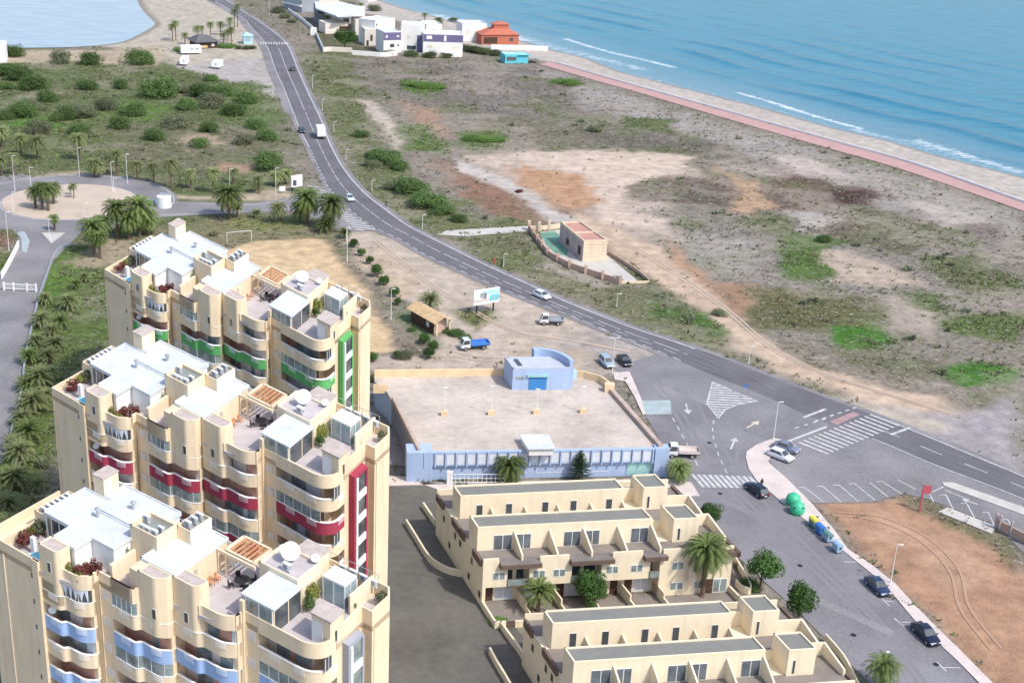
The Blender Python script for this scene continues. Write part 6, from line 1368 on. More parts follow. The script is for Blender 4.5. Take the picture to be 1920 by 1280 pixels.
tree(646,94,40,38, 'bushy green tree beside the cream beach house', 'trees among the villas', seed=1); tree(612,42,14,26, 'thin grey tree in front of the grey villa', 'trees among the villas', material='bushgrey', seed=2)
hd = [(664,463,17,15),(677,479,15,13),(693,495,16,14),(708,518,22,22),(719,534,19,18),(740,556,18,18),(745,571,15,13),(745,671,15,13),(698,676,20,16),(795,644,22,18),(811,658,22,19),(805,672,22,18)]
for i, p in enumerate(hd): tree(*p, f'small round clipped tree beside the sand lot, {ORD[i]} counting from the coast road', 'clipped trees beside the sand lot', trunk_k=.08, seed=i, material='leaf')
def conifer(bx, by, wpx, hpx, label):
    base = G(bx, by); s = pxscale(base); r0 = wpx/2/s; H = height_for(base, by-hpx); t = thing('conifer_tree', label, 'conifer', base); rr = random.Random(4)
    b = MB(); b.tube((0,0,0),(0,0,H*.95),.14,.03,8); o = bpy.data.objects.new('trunk', b.mesh('trunk','trunk')); COL.objects.link(o); o.parent = t
    b = MB()
    for i in range(130):
        f = (i/130)**.8; z = H*(.08+.92*f); L = r0*(1-f)*1.15+.12; az = i*2.4+rr.uniform(-.3,.3); d = Vector((math.cos(az),math.sin(az),-.12)); sd = Vector((-d.y,d.x,0))
        for k in range(10):
            q = Vector((0,0,z))+d*L*(k+1)/10; w_ = .28*(1-k/14)*min(1,L)
            for s_ in (-1,1): b.add([tuple(q),tuple(q+sd*s_*w_+d*.18),tuple(q+d*.2+Vector((0,0,.06)))],[(0,1,2)])
    o = bpy.data.objects.new('crown', b.mesh('conifer_crown','conifer')); COL.objects.link(o); o.parent = t
conifer(1086,901,50,58, 'dark conifer in front of the blue building facade')
# wild bushes on the open ground
BL = {}
def bush(x, y, wpx, hk, material, label, group, seed):
    base = G(x, y); s = pxscale(base); r = wpx/2/s*1.1; key = (material, seed % 4)
    if key not in BL: BL[key] = leaves(4200, 1, 1, .8, .095, (0,0,.40), seed=seed % 4+40, shell=.45, clumps=26).mesh('bush_leaves', material)
    o = bpy.data.objects.new('bush', BL[key]); COL.objects.link(o); o.location = base; o.scale = (r, r*random.uniform(.85,1.1), r*hk); o.rotation_euler = (0,0,random.uniform(0,6.28)); tag(o, label, 'bush', group)
lb = [(27,105,42),(114,118,44),(171,120,50),(259,120,56),(20,140,60),(64,166,56),(13,166,34),(165,167,46),(225,166,30),(302,182,72),(396,152,30),(382,182,52),(418,178,48),(458,192,46),(396,201,54),(152,218,54),(122,222,44),(107,226,32),(44,218,60),(10,222,40),(250,214,52),(329,238,56),(396,247,40),(504,316,58),(531,328,40),(36,150,54),(60,205,40),(285,176,40),(345,172,36),(90,190,44),(200,205,46),(350,205,44),(440,215,50),(480,240,44),(225,240,40),(150,250,46),(290,262,44),(70,250,50),(455,270,40),(500,262,44),(375,275,36)]
bands = [('along the lagoon sand', 0, 150), ('in the middle of the meadow', 150, 206), ('on the near side of the meadow', 206, 400)]
for nm, y0, y1 in bands:
    for i, (x, y, w_) in enumerate(sorted(p for p in lb if y0 <= p[1] < y1)): bush(x, y, w_, .62+.28*((i*7)%5)/4, 'bushleaf' if i % 4 != 2 else 'bushgrey', f'rounded green bush {nm}, {ORD[i]} from the left', 'bushes on the meadow', i)
rb = [(722,304,66,'bushleaf'),(708,294,44,'bushleaf'),(748,316,46,'bushleaf'),(770,360,80,'bushleaf'),(740,352,44,'bushgrey'),(800,386,80,'bushleaf'),(826,400,50,'bushleaf'),(860,414,36,'bushleaf'),(675,256,34,'bushleaf'),(1115,246,32,'bushgrey'),(974,360,16,'redleaf'),(1545,452,32,'bushleaf'),(1350,590,30,'bushgrey'),(700,312,34,'bushgrey')]
rb.sort(key=lambda p: p[0])
for i, (x, y, w_, m_) in enumerate(rb): bush(x, y, w_, .55, m_, f'wild bush between the coast road and the beach, {ORD[i]} from the left', 'bushes between road and beach', i+2)
for i, (x, y, w_) in enumerate([(772,160,40),(792,163,46),(814,165,40),(885,262,44),(910,263,50),(932,264,38),(1045,155,34),(1066,157,44)]): bush(x, y, w_, .28, 'lawnleaf', f'low spreading bright green bush in the grey scrub, {ORD[i]} from the left', 'low green bushes in the scrub', i)
for i, (x, y, w_, h_) in enumerate([(838,622,24,.6),(856,628,34,.5),(872,634,26,.5),(772,620,20,.5),(812,612,16,.6)]): bush(x, y, w_, h_, 'bushleaf', f'green garden shrub around the timber hut, {ORD[i]} from the left' if i > 9 else f'green garden shrub around the timber hut, {["third","fourth","fifth","first","second"][i]} from the left', 'garden shrubs around the hut', i)
for i, (x, y, w_) in enumerate([(449,92,15),(462,93,16),(474,92,14)]): bush(x, y, w_, .8, 'hedge', f'clipped hedge bush in front of the sky blue kiosk, {ORD[i]} from the left', 'hedge at the kiosk', i)
for i, (x, y, w_) in enumerate(sorted([(875,96,30),(893,99,34),(912,102,34),(930,104,28),(730,103,26),(770,105,30),(806,107,30),(835,108,24),(520,24,28),(535,34,26),(548,42,20),(702,20,30),(660,14,26),(646,12,20),(820,46,24),(850,40,18)])): bush(x, y, w_, .6, 'hedge' if y > 90 else 'bushgrey', f'dark garden bush among the beach villas, {ORD[i]} from the left', 'garden bushes among the villas', i)
for i, (x, y, w_) in enumerate([(1177,531,9),(1196,530,9),(1205,525,10),(1195,517,9)]): bush(x, y, w_, .8, 'hedge', f'tiny dark shrub at the right corner of the walled yard, {ORD[i]} along the kerb', 'tiny shrubs in the walled yard', i)
bush(340,96,34,.35,'lawnleaf','green lawn shrub left of the long caravan','plants at the bar',1); bush(425,88,40,.25,'lawnleaf','low bright shrub at the foot of the tall fan palms','plants at the bar',2)
bush(1405,1100,44,.6,'bushleaf','green shrub below the large round tree at the street corner','garden shrubs at the terrace block',1); bush(1385,1062,18,1.3,'hedge','dark upright shrub at the corner of the upper terrace block','garden shrubs at the terrace block',2); bush(935,1168,40,.3,'lawnleaf','flat green hedge on the front garden wall of the upper terrace block','garden shrubs at the terrace block',3)
bush(703,715,26,1.1,'bushgrey','dry grey shrub at the corner of the parking deck','shrubs at the deck',1); bush(757,668,40,.5,'bushgrey','grey leafless bush strip at the bottom of the sand lot','shrubs at the deck',2)
# ------------------------------------------------------------------ scrub that nobody could count
EXC = [[tuple(p[:2]) for p in [side(l, r, 3.2 if i < 130 else 1.5) for i, (l, r) in enumerate(zip(LW, RW))]+[side(r, l, 1.5) for l, r in zip(LW, RW)][::-1]]]
for pts in ([(1178,705),(1150,690),(1240,660),(1560,790),(1640,824),(1758,874),(1915,934),(1990,1000),(1915,1064),(1868,985),(1693,925),(1500,960),(1600,1040),(1880,1330),(1590,1330),(1290,925),(1245,840)], [(620,1400),(690,905),(842,907),(1380,915),(1600,1240),(1650,1400)], [(1013,437),(1052,425),(1140,440),(1216,531),(1105,513),(1024,474)], [(820,440),(838,432),(1000,423),(1000,433)], [(215,352),(300,376),(540,371),(585,350),(705,432),(640,436),(480,399),(230,420)], [(40,415),(165,425),(100,490),(40,735),(14,840),(-60,1000),(-60,560),(30,465)], [(570,0),(700,0),(960,80),(960,105),(740,108),(600,96)]): EXC.append([tuple(G(*p)[:2]) for p in pts])
EXC.append([(c0.x+26*math.cos(i*.2), c0.y+26*math.sin(i*.2)) for i in range(31)])
for m_ in (mA, mB_, mC): EXC.append([m_(*p, 0)[:2] for p in CORE])
EXC.append([tuple(p[:2]) for p in A_]+[tuple(p[:2]) for p in B_[::-1]])
def bilin(F, x, y):
    ix = np.clip(np.searchsorted(xs, x)-1, 0, len(xs)-2); iy = np.clip(np.searchsorted(ys, y)-1, 0, len(ys)-2); return F[iy, ix]
def scrub(name, n, material, size, want, label, seed, hk=.8, blades=6, wide=.5):
    r = np.random.default_rng(seed); x = r.uniform(-240, 300, n*4); y = r.uniform(105, 720, n*4)
    # only ground the place shows: keep to the camera's sector
    keep = (np.abs(x) < .42*y+15); x, y = x[keep], y[keep]
    p = want(x, y)*(.35+.65*np.clip(1-(y-250)/900, 0, 1)); ok = r.uniform(0, 1, len(x)) < p; x, y = x[ok], y[ok]
    for e in EXC: k = sdist(e, x, y) < .3; x, y = x[k], y[k]
    ok = (sdist(seapoly, x, y) < -9) & (sdist(lagw, x, y) < -4); x, y = x[ok][:n], y[ok][:n]; N_ = len(x); V = []; Fc = []
    sz = size*r.uniform(.5, 1.5, N_)
    a = r.uniform(0, 6.283, (N_, blades)); e = r.uniform(.25, 1.3, (N_, blades)); rad = r.uniform(.15, 1, (N_, blades)); ll = sz[:, None]*r.uniform(.6, 1.2, (N_, blades))
    bx = x[:, None]+np.cos(a)*rad*sz[:, None]*.6; by = y[:, None]+np.sin(a)*rad*sz[:, None]*.6; bz = np.full_like(bx, -.06)
    tx = np.cos(a+.3)*np.cos(e)*ll*.6; ty = np.sin(a+.3)*np.cos(e)*ll*.6; tz = np.sin(e)*ll*hk; wxx = -np.sin(a)*ll*wide*.5; wyy = np.cos(a)*ll*wide*.5
    P0 = np.stack([bx-wxx*.5, by-wyy*.5, bz], -1); P1 = np.stack([bx+wxx*.5, by+wyy*.5, bz], -1); P2 = np.stack([bx+tx+wxx, by+ty+wyy, bz+tz], -1); P3 = np.stack([bx+tx-wxx, by+ty-wyy, bz+tz*.9], -1)
    v = np.stack([P0, P1, P2, P3], 2).reshape(-1, 3).astype(np.float32); f = np.arange(len(v), dtype=np.int32); me = bpy.data.meshes.new(name)
    me.vertices.add(len(v)); me.vertices.foreach_set('co', v.ravel()); me.loops.add(len(f)); me.loops.foreach_set('vertex_index', f); me.polygons.add(len(f)//4); me.polygons.foreach_set('loop_start', np.arange(0, len(f), 4, dtype=np.int32)); me.update(calc_edges=True)
    me.materials.append(M[material]); o = bpy.data.objects.new(name, me); COL.objects.link(o); tag(o, label, 'scrub', kind='stuff')
GRN = np.clip((col[..., 1]-col[..., 0])*22+.25, 0, 1); DRK = np.clip((.30-col.sum(-1)/3)*5, 0, 1)
nz = lambda x, y, s, sd, t=.0: np.clip((fbm(x, y, s, sd, 3)-t)*9+.4, 0, 1)
scrub('dry_scrub', 42000, 'drygrass', .46, lambda x, y: bilin(den, x, y)*nz(x, y, 7, 3)*.8, 'low dry grey scrub scattered over the waste ground', 5)
scrub('green_scrub', 62000, 'scrubgreen', .52, lambda x, y: bilin(den, x, y)*(.2+1.1*bilin(GRN, x, y))*nz(x, y, 9, 13, -.04), 'low olive green scrub over meadow and verges', 6)
scrub('dark_scrub', 9000, 'scrubdark', .5, lambda x, y: bilin(den, x, y)*(.12+bilin(DRK, x, y))*(1-bilin(GRN, x, y)*.8)*nz(x, y, 6, 23, .10), 'dark brown dry clumps in the sandy waste ground', 7, hk=.7)
scrub('bright_grass', 16000, 'lawnleaf', .45, lambda x, y: np.clip((bilin(GRN, x, y)-.75)*4, 0, 1)*bilin(den, x, y), 'bright green grass patches', 8)

scrub('low_shrubs', 1500, 'bushgrey', 1.05, lambda x, y: np.clip(bilin(den, x, y)-.45, 0, 1)*1.6*nz(x, y, 12, 43, .11), 'small grey green wild shrubs dotted over the waste ground', 9, hk=.75, blades=22, wide=.32)
scrub('pale_stones', 5000, 'paveconc', .34, lambda x, y: np.clip(bilin(den, x, y), 0, 1)*nz(x, y, 8, 53, .08), 'pale stones and litter scattered over the waste ground', 10, hk=.25, blades=3, wide=.8)
# ------------------------------------------------------------------ vehicles
PAINTS = {}
def pt(c):
    if c not in PAINTS: PAINTS[c] = paint('car paint', c)
    return PAINTS[c]
def add_wheel(par, x, y, r=.32, w=.22):
    b = MB(); b.tube((x,y-w/2,r),(x,y+w/2,r),r,n=18); o = b.build('wheel', 'tyre', par, smooth=False)
    b = MB(); s = 1 if y > 0 else -1; b.tube((x,y+s*(w/2-.01),r),(x,y+s*(w/2+.015),r),r*.62,n=14); b.build('rim', 'rim', o)
def loft(secs, n_side=7):
    """secs: (x, zbottom, ztop, halfwidth, top halfwidth)"""
    b = MB(); rings = []
    for x, zb, zt, w, wt in secs:
        zm = zb+(zt-zb)*.55
        rings.append([(x,-w*.92,zb),(x,-w,zb+.12),(x,-w,zm),(x,-wt,zt-.05),(x,-wt*.86,zt),(x,0,zt+.02),(x,wt*.86,zt),(x,wt,zt-.05),(x,w,zm),(x,w,zb+.12),(x,w*.92,zb)])
    k = len(rings[0]); vs = [p for r in rings for p in r]
    fs = [(i*k+j,(i+1)*k+j,(i+1)*k+(j+1)%k,i*k+(j+1)%k) for i in range(len(rings)-1) for j in range(k)]
    fs += [tuple(range(k)), tuple(range(len(vs)-1,len(vs)-k-1,-1))]
    return b.add(vs, fs)
def car(label, A, B, colour, kind='sedan', L=4.4, W=1.8, H=1.45, mid=True, group='cars', name='car', cat='car'):
    a, c = G(*A), G(*B); d = (c-a).normalized(); ctr = (a+c)/2; rz = math.atan2(d.y, d.x)
    t = thing(name, label, cat, (0,0,0), group); p = pt(colour); h = L/2; w = W/2
    b = loft([(-h,.42,.78,w*.80,w*.72),(-h+.12,.30,.90,w*.93,w*.86),(-h*.72,.22,.98,w,w*.93),(-.1,.20,.96,w,w*.95),(h*.48,.20,.93,w,w*.92),(h*.80,.24,.82,w*.97,w*.86),(h-.1,.32,.70,w*.90,w*.78),(h,.40,.60,w*.78,w*.66)])
    b.build('body', p, t, smooth=True)
    # cabin
    if kind == 'sedan': X = (-h*.78,-h*.42,h*.10,h*.46)
    elif kind == 'hatch': X = (-h*.97,-h*.74,h*.12,h*.50)
    else: X = (-h*.95,-h*.80,h*.18,h*.52)
    zb, zt = .92, H; wb, wt = w*.93, w*.72
    ring = lambda x, z, ww: [(x,-ww,z),(x,ww,z)]
    vs = [(X[0],-wb,zb),(X[0],wb,zb),(X[3],wb,zb),(X[3],-wb,zb),(X[1],-wt,zt),(X[1],wt,zt),(X[2],wt,zt),(X[2],-wt,zt)]
    b = MB(); b.add(vs, [(0,3,2,1),(4,7,6,5),(0,1,5,4),(1,2,6,5),(2,3,7,6),(3,0,4,7)])
    xm = (X[1]+X[2])/2; b.add([(X[1]+.1,-wt*.9,zt+.0),(X[2]-.1,-wt*.9,zt),(X[2]-.1,wt*.9,zt),(X[1]+.1,wt*.9,zt),(xm,-wt*.7,zt+.05),(xm,wt*.7,zt+.05)], [(0,1,4),(1,2,5,4),(2,3,5),(3,0,4,5)])
    b.build('roof', p, t)
    V = [Vector(v) for v in vs]
    def pane(i, j, k, l, ins, nm):
        q = [V[i],V[j],V[k],V[l]]; ce = sum(q, Vector((0,0,0)))/4; n = (q[1]-q[0]).cross(q[3]-q[0]).normalized()
        if n.dot(ce-Vector((0,0,zb+.1))) < 0: n = -n
        q = [x+(ce-x)*ins+n*.012 for x in q]; g = MB(); g.add([tuple(x) for x in q], [(0,1,2,3)]); g.build(nm, 'glass', t)
    pane(2,3,7,6,.10,'windscreen'); pane(0,1,5,4,.13,'rear_window')
    for s in (0, 1):
        lo = (0,3,7,4) if s == 0 else (1,2,6,5); q = [V[i] for i in lo]
        for u0, u1 in ((.10,.50),(.53,.92)):
            e = lambda u, v: (q[0].lerp(q[1],u)).lerp(q[3].lerp(q[2],u), v)
            n = Vector((0,-1 if s == 0 else 1,.25)).normalized(); pts = [e(u0,.12)+n*.02,e(u1,.12)+n*.02,e(u1,.86)+n*.02,e(u0,.86)+n*.02]; g = MB(); g.add([tuple(x) for x in pts], [(0,1,2,3)]); g.build('side_window', 'glass', t)
    for x in (-h*.60, h*.62):
        for y in (-w+.12, w-.12): add_wheel(t, x, y)
    for y in (-w*.62, w*.62):
        b = MB(); b.box(h-.24,h-.01,y-.19,y+.19,.56,.70); b.build('headlight', 'lamp_w', t); b = MB(); b.box(-h-.0,-h+.14,y-.17,y+.17,.66,.84); b.build('taillight', 'lamp_r', t)
        b = MB(); s = 1 if y > 0 else -1; b.box(h*.34,h*.40,min(s*w,s*(w+.17)),max(s*w,s*(w+.17)),.92,1.05); b.build('wing_mirror', p, t)
    b = MB(); b.box(-h-.02,-h+.03,-.26,.26,.50,.62); b.build('number_plate', 'white', t); b = MB(); b.box(h-.04,h+.02,-.5,.5,.36,.48); b.build('grille', 'black', t)
    t.location = (ctr.x,ctr.y,.035); t.rotation_euler = (0,0,rz); return t
car('dark blue estate car driving away behind the second zebra crossing', (1434,936), (1402,911), (.022,.028,.05), 'hatch', 4.7)
car('dark blue car parked at the kerb opposite the lower terrace block, farther of two', (1631,1092), (1658,1118), (.03,.05,.11), 'sedan', 4.4)
car('near black blue car parked at the kerb, nearest the camera', (1718,1178), (1752,1212), (.015,.022,.05), 'sedan', 4.7)
car('white hatchback parked at the rounded pavement corner', (1442,851), (1485,868), (.74,.76,.79), 'hatch', 4.3)
car('grey blue car parked behind the white hatchback', (1452,838), (1495,851), (.20,.23,.30), 'sedan', 4.4)
car('white car driving towards the camera on the coast road', (999,551), (1034,566), (.74,.78,.80), 'hatch', 4.2)
car('pale green white car on the coast road beside the orange fringed palms', (649,368), (662,383), (.55,.64,.66), 'sedan', 4.3)
car('dark car meeting the white lorry on the coast road', (563,243), (569,253), (.035,.05,.07), 'hatch', 4.3)
car('dark car with pale bonnet farthest up the coast road', (551,138), (546,127), (.03,.035,.045), 'sedan', 4.4)
car('silver blue car parked beside the black car near the blue hut', (1127,674), (1147,694), (.36,.46,.56), 'suv', 4.5, H=1.6)
car('black car parked right of the silver blue car near the blue hut', (1161,671), (1180,691), (.012,.016,.022), 'sedan', 4.5)
car('dark grey car parked behind the white gate pillar of the villas', (566,34), (580,44), (.06,.06,.08), 'hatch', 4.2)
car('white car at the very top of the coast road', (400,-1), (409,5), (.6,.62,.64), 'sedan', 4.3)
def cabtruck(label, A, B, cabc, bedm, L=5.6, W=2.0, kind='flat', name='pickup_truck'):
    a, c = G(*A), G(*B); d = (c-a).normalized(); ctr = (a+c)/2; t = thing(name, label, 'truck', (0,0,0), 'trucks'); p = pt(cabc); h = L/2; w = W/2; hc = 2.05 if kind == 'flat' else 2.5
    cl = 1.75
    b = loft([(h-cl,.5,1.25,w*.98,w*.95),(h-.5,.45,1.2,w*.98,w*.95),(h-.05,.45,1.0,w*.92,w*.85),(h,.5,.85,w*.85,w*.8)]); b.build('cab', p, t, smooth=False)
    vs = [(h-cl,-w*.95,1.2),(h-cl,w*.95,1.2),(h-.15,w*.93,1.1),(h-.15,-w*.93,1.1),(h-cl,-w*.86,hc),(h-cl,w*.86,hc),(h-.6,w*.82,hc),(h-.6,-w*.82,hc)]
    b = MB(); b.add(vs, [(4,7,6,5),(0,1,5,4),(1,2,6,5),(2,3,7,6),(3,0,4,7)]); b.build('roof', p, t)
    V = [Vector(v) for v in vs]
    for q, nm in (((2,3,7,6),'windscreen'),((0,3,7,4),'side_window'),((1,2,6,5),'side_window'),((0,1,5,4),'rear_window')):
        P_ = [V[i] for i in q]; ce = sum(P_, Vector((0,0,0)))/4; n = (P_[1]-P_[0]).cross(P_[3]-P_[0]).normalized()
        if n.dot(ce-Vector((h-cl/2-.2,0,1.6))) < 0: n = -n
        g = MB(); g.add([tuple(x+(ce-x)*.16+n*.012) for x in P_], [(0,1,2,3)]); g.build(nm, 'glass', t)
    b = MB(); b.box(-h, h-.4, -.45, .45, .45, .7); b.build('chassis', 'black', t)
    if kind == 'flat':
        b = MB(); b.box(-h, h-cl-.1, -w, w, .85, .95); b.build('load_bed', bedm, t)
        for nm, bb in (('side_board',(-h,h-cl-.1,-w,-w+.05,.95,1.35)),('side_board',(-h,h-cl-.1,w-.05,w,.95,1.35)),('tail_board',(-h,-h+.05,-w+.05,w-.05,.95,1.35)),('head_board',(h-cl-.16,h-cl-.1,-w+.05,w-.05,.95,1.7))):
            b = MB(); b.box(*bb); b.build(nm, bedm, t)
    else:
        b = MB(); b.box(-h, h-cl-.12, -w*1.12, w*1.12, .85, 3.3); b.build('cargo_box', 'steelwhite', t); b = MB()
        b.box(-h-.03,-h,-w*1.02,-.03,.95,3.15); b.box(-h-.03,-h,.03,w*1.02,.95,3.15); b.build('rear_door', 'villa', t); b = MB(); b.box(-h-.08,-h+.05,-w,w,.45,.65); b.build('bumper', 'black', t)
    for x in (-h*.55, h-.85):
        for y in (-w+.14, w-.14): add_wheel(t, x, y, .38, .26)
    for y in (-w*.66, w*.66): b = MB(); b.box(h-.06,h+.03,y-.16,y+.16,.62,.80); b.build('headlight', 'lamp_w', t); b = MB(); b.box(-h-.05,-h+.02,y-.12,y+.12,.68,.84); b.build('taillight', 'lamp_r', t)
    t.location = (ctr.x,ctr.y,.035); t.rotation_euler = (0,0,math.atan2(d.y,d.x)); return t
cabtruck('white cabbed truck with a blue load bed parked by the timber hut', (914,651), (864,655), (.72,.74,.77), M['binblue'], 5.6, 2.1)
cabtruck('small white flatbed truck parked on the dirt beside the coast road', (1053,608), (1014,607), (.74,.74,.75), M['villagrey'], 4.7, 1.8)
cabtruck('white flatbed truck partly hidden by the right end of the blue building', (1306,856), (1252,854), (.78,.79,.80), M['pave'], 5.2, 2.0)
cabtruck('white box lorry driving away on the coast road', (606,270), (596,243), (.72,.73,.74), M['steelwhite'], 7.5, 2.2, kind='box', name='box_lorry')
# ------------------------------------------------------------------ street furniture
def lamp(bx, by, ty, label, group='street lamps', arms=1, r=.055, dirv=(1,0)):
    base = G(bx, by); h = max(3.0, height_for(base, ty)); t = thing('street_lamp', label, 'street lamp', base, group)
    b = MB(); b.tube((base.x,base.y,0),(base.x,base.y,h),r*1.25,r*.75,8); b.tube((base.x,base.y,0),(base.x,base.y,.5),r*2,r*1.5,8); b.build('pole', 'steelwhite', t)
    for s in ((1,) if arms == 1 else (1,-1)):
        e = Vector((base.x,base.y,h))+Vector((dirv[0],dirv[1],0))  .normalized()*s*.45
        b = MB(); b.beam((base.x,base.y,h-.05),tuple(e),.07); b.build('arm', 'steelwhite', t)
        b = MB(); b.beam(tuple(e-Vector((dirv[0],dirv[1],0))*s*.2),tuple(e+Vector((dirv[0],dirv[1],0))*s*.4),.2,.1); b.build('lamp_head', 'steelwhite', t)
def lamps(pts, fmt, group, **kw):
    for i, p in enumerate(sorted(pts)): lamp(*p, fmt.format(ORD[i]), group, **kw)
lamps([(17,470,397),(28,358,292),(149,331,277),(211,360,303),(214,362,334),(239,344,289),(160,411,380),(93.5,450,411),(25,397,360),(58,350,314)], 'white lamp post around the roundabout, {} from the left', 'lamp posts around the roundabout')
lamps([(432,378,317),(518,412,315),(651,490,428),(733,599,541),(650,452,425)], 'thin lamp post between the link road and the timber hut, {} from the left', 'lamp posts by the sand lot')
lamps([(586,165,141),(604,208,187),(626,247,229),(649,300,280),(697,359,338),(792,430,402),(944,500,476),(1156,576,555),(1403.5,682,648)], 'slender lamp post on the seaward verge of the coast road, {} from the top', 'lamp posts on the seaward verge')
lamp(1450,825,753, 'tall white lamp post at the rounded pavement corner by the zebra crossing'); lamp(1669.5,1093,1020, 'tall white lamp post on the footway beside the dirt lot'); lamp(1148,701,633, 'tall white lamp post beside the silver blue car near the blue hut', arms=2)
lamp(1648,1262,1231, 'lamp post rising from behind the palm at the bottom edge', dirv=(1,.2)); lamp(505,28,2, 'thin white lamp post beside the villas at the top edge')
# advertising boards and signs
def board(label, BL_, BR, z0, z1, art, name='billboard', posts=2, rim='white'):
    a, c = G(*BL_), G(*BR); x = (c-a).normalized(); n = Vector((x.y,-x.x,0)); Wd = (c-a).length; t = thing(name, label, 'billboard', a)
    def m(u, v, z): p = a+x*u+n*v; return (p.x,p.y,z)
    b = MB(m); b.box(0, Wd, -.25, 0, z0, z1); b.build('panel', rim, t)
    for u in ([Wd*.15, Wd*.8] if posts == 2 else [Wd*.1]): b = MB(m); b.box(u, u+.22, -.5, -.26, 0, z1-.1); b.build('post', 'black', t)
    for u0, u1, k0, k1, mt_ in art: b = MB(m); b.box(u0*Wd, u1*Wd, .002, .02+.006*art.index((u0,u1,k0,k1,mt_)), z0+(z1-z0)*k0, z0+(z1-z0)*k1); b.build('poster', mt_, t)
    return t
board('large billboard picturing white houses and a blue pool beside the coast road', (887,590), (935,582), 1.9, 5.0, [(.02,.98,.17,.93,'skyblue'),(.02,.62,.17,.34,'pave'),(.03,.34,.34,.9,'white'),(.24,.5,.45,.78,'villagrey'),(.5,.62,.34,.62,'villa'),(.34,.5,.34,.45,'pinkgrey'),(.62,.98,.17,.52,'turq'),(.7,.9,.3,.42,'glassblue'),(.43,.45,.36,.72,'black')])
board('small white advertising board on a post at the link road junction', (547,360), (567,357), 1.2, 4.2, [(.12,.45,.1,.6,'glass'),(.45,.9,.1,.5,'bluepale')], posts=1); board('low white hoarding beside the lamp on the link road', (524,362), (535,361), .4, 1.6, [(.05,.95,.1,.9,'white')], posts=1)
p = G(1724,958); t = thing('flag_sign', 'faded red sign on a red post at the top of the dirt lot', 'sign', p); b = MB(); b.box(p.x-.12,p.x+.12,p.y-.12,p.y+.12,0,4.3); b.build('post', 'signred', t)
b = MB(); b.box(p.x-.1,p.x+1.15,p.y-.08,p.y+.08,3.0,4.3); b.build('panel', 'signred', t)
p = G(1397,740); t = thing('road_sign', 'blue road sign on a thin post at the hatched traffic island', 'sign', p); b = MB(); b.tube((p.x,p.y,0),(p.x,p.y,1.9),.04); b.build('post', 'metal', t); b = MB(); b.tube((p.x,p.y-.02,1.75),(p.x,p.y-.06,1.75),.34,n=16); b.build('disc', 'signblue', t)
# recycling bins
p = G(1494,962); t = thing('bottle_bank', 'large round green bottle bank on the footway beside the street', 'recycling bin', p, 'recycling bins'); b = MB(); b.lathe([(.9,0),(1.08,.45),(1.1,.9),(.95,1.4),(.5,1.85),(.12,2.0)], 22, (p.x,p.y)); b.build('body', 'bingreen', t, smooth=True)
b = MB()
for a in (-2.2, -.9, .5): b.lathe([(.13,1.2),(.13,1.42)], 10, (p.x+.97*math.cos(a),p.y+.97*math.sin(a)))
b.build('opening', 'black', t); b = MB(); b.tube((p.x,p.y,2.0),(p.x,p.y,2.22),.05); b.build('lifting_eye', 'metal', t)
p2 = G(1486,946); t = thing('bottle_bank', 'second green bottle bank half hidden behind the large one', 'recycling bin', p2, 'recycling bins'); b = MB(); b.lathe([(.9,0),(1.1,.5),(1.1,1.0),(.95,1.5),(.5,1.85),(.1,1.95)], 22, (p2.x,p2.y)); b.build('body', 'bingreen', t, smooth=True); b = MB(); b.tube((p2.x,p2.y,1.95),(p2.x,p2.y,2.2),.05); b.build('lifting_eye', 'metal', t)
def bin4(px, py, lid, body, label):
    c = G(px, py); t = thing('wheeled_bin', label, 'recycling bin', c, 'recycling bins'); ang = math.atan2(*(G(1620,1080)-G(1515,979)).yx); rr = Matrix.Rotation(ang, 3, 'Z')
    m = lambda x, y, z: tuple(c+rr@Vector((x*.84,y*.84,z*.9)))
    b = MB(m); b.add([(-.72,-.45,.25),(.72,-.45,.25),(.72,.45,.25),(-.72,.45,.25),(-.85,-.58,1.25),(.85,-.58,1.25),(.85,.58,1.25),(-.85,.58,1.25)], [(3,2,1,0),(4,5,6,7),(0,1,5,4),(1,2,6,5),(2,3,7,6),(3,0,4,7)]); b.build('body', body, t)
    b = MB(m); vs = []; n = 7
    for i in range(n): a = math.pi*i/(n-1); vs += [(-.9,-.62*math.cos(a),1.27+.42*math.sin(a)),(.9,-.62*math.cos(a),1.27+.42*math.sin(a))]
    b.add(vs, [(2*i,2*i+1,2*i+3,2*i+2) for i in range(n-1)]+[tuple(range(0,2*n,2)),tuple(range(2*n-1,0,-2))]); b.build('lid', lid, t)
    for x in (-.6,.6):
        for y in (-.4,.4): b = MB(m); b.tube((x-.04,y,.12),(x+.04,y,.12),.12,n=10); b.build('wheel', 'tyre', t)
    for x in (-.95,.88): b = MB(m); b.box(x,x+.08,-.1,.1,.9,1.25); b.build('handle', 'black', t)
bin4(287,385,'binteal','binblue','blue green waste container beside the white tank by the roundabout'); bin4(1525,987,'binyellow','binteal','wheeled bin with a yellow lid next to the green bottle bank'); bin4(1537,1000,'binblue','binblue','wheeled bin with a bright blue lid behind the yellow one'); bin4(1551,1014,'binteal','bingrey','wheeled bin with a dark green lid between blue and pale bins'); bin4(1569,1034,'bingrey','bingrey','pale blue wheeled bin at the near end of the bin row')
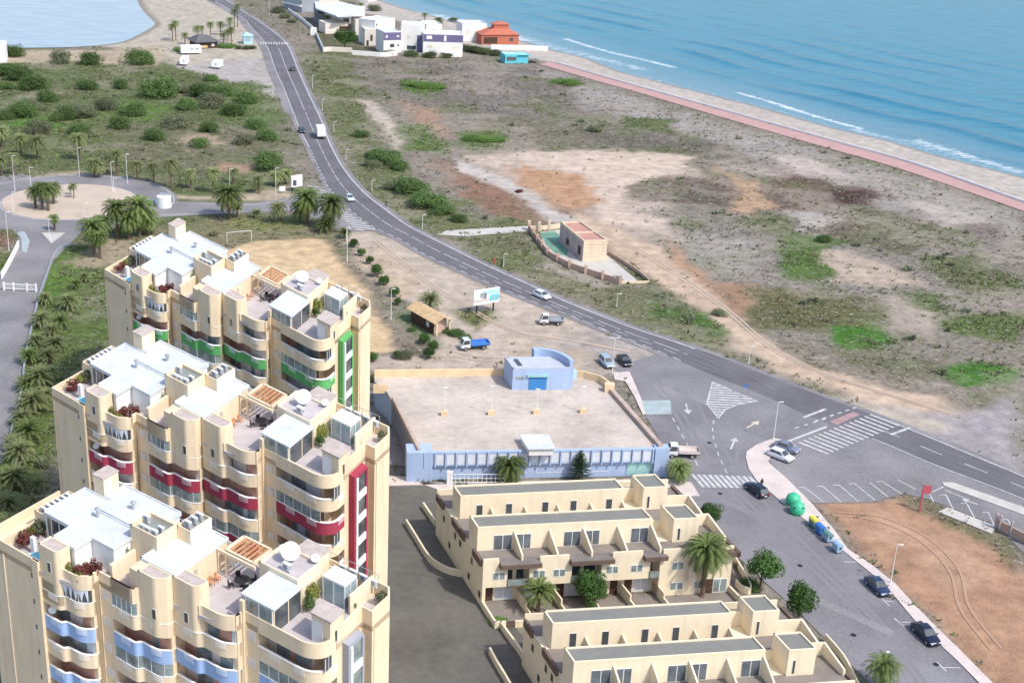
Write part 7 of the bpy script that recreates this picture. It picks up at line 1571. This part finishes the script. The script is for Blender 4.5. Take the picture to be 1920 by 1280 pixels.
# ------------------------------------------------------------------ people
def person(bx, by, label, top, legs, yaw=0.0, stride=.12, bike=False):
    p = G(bx, by); t = thing('person', label, 'person', p, None, yaw)
    bm = bmesh.new(); J = {}
    def j(n, x, y, z): J[n] = bm.verts.new((x, y, z)); return J[n]
    j('pel',0,0,.92); j('sp',0,0,1.15); j('ch',0,.01,1.36); j('nk',0,0,1.50); j('hd',0,.02,1.60); j('ht',0,.01,1.74)
    for s, k in ((-1,'l'),(1,'r')):
        f = stride*s; j(k+'hip',s*.09,0,.86); j(k+'kn',s*.10,f+.03,.48); j(k+'an',s*.10,f*1.6-.02,.08); j(k+'to',s*.11,f*1.6+.14,.04)
        j(k+'sh',s*.17,0,1.41); j(k+'el',s*.25,-f*.8,1.13); j(k+'wr',s*.26,-f*.6+.10,.90); j(k+'ha',s*.26,-f*.6+.15,.80)
    def e(*n):
        for a, c in zip(n, n[1:]): bm.edges.new((J[a], J[c]))
    e('pel','sp','ch','nk','hd','ht')
    for k in 'lr': e('pel',k+'hip',k+'kn',k+'an',k+'to'); e('ch',k+'sh',k+'el',k+'wr',k+'ha')
    me = bpy.data.meshes.new('body'); bm.verts.index_update(); names = list(J); bm.to_mesh(me); bm.free()
    o = bpy.data.objects.new('body', me); COL.objects.link(o); o.parent = t
    for m_ in (top, legs, 'skin'): me.materials.append(M[m_])
    o.modifiers.new('skin', 'SKIN'); sd = o.modifiers.new('sub', 'SUBSURF'); sd.levels = sd.render_levels = 1
    if not me.skin_vertices: me.attributes.new if False else None
    rad = {'pel':.14,'sp':.125,'ch':.15,'nk':.06,'hd':.10,'ht':.085,'hip':.085,'kn':.06,'an':.045,'to':.04,'sh':.065,'el':.045,'wr':.035,'ha':.04}
    sv = me.skin_vertices[0].data if me.skin_vertices else None
    if sv:
        for i, n in enumerate(names):
            r_ = rad.get(n, rad.get(n[1:], .06)); sv[i].radius = (r_, r_)
        sv[0].use_root = True
    b = MB(); b.lathe([(.02,1.80),(.085,1.77),(.112,1.70),(.10,1.62)], 12, (0,-.015)); b.build('hair', 'hair', t)
    h = MB(); h.tube((0,0,1.46),(0,.03,1.70),.075,.09,10); h.box(-.015,.015,.10,.125,1.60,1.64); h.build('face', 'skin', t)
    lg = MB()
    for s in (-1,1): lg.tube((s*.09,0,.90),(s*.10,stride*s+.03,.48),.098,.072,10); lg.tube((s*.10,stride*s+.03,.48),(s*.10,stride*s*1.6-.02,.08),.072,.055,10)
    lg.build('trousers', legs, t)
    return t
pe = person(1427,915,'person in dark clothes standing on the footway behind the dark estate car','cloth_dark','cloth_dark',.4,.03); person(941,500,'person in dark clothes walking on the verge beside the seaward lamp post','cloth_dark','cloth_dark',1.2,.2); person(926,497,'person in a red top walking on the verge left of the dark figure','cloth_red','cloth_dark',1.2,.2); person(724,388,'dark figure walking at the seaward edge of the coast road bend','cloth_dark','cloth_dark',.9,.2); person(535,64,'small figure in red walking beside the road near the top zebra crossing','cloth_red','cloth_dark',1.0,.2)
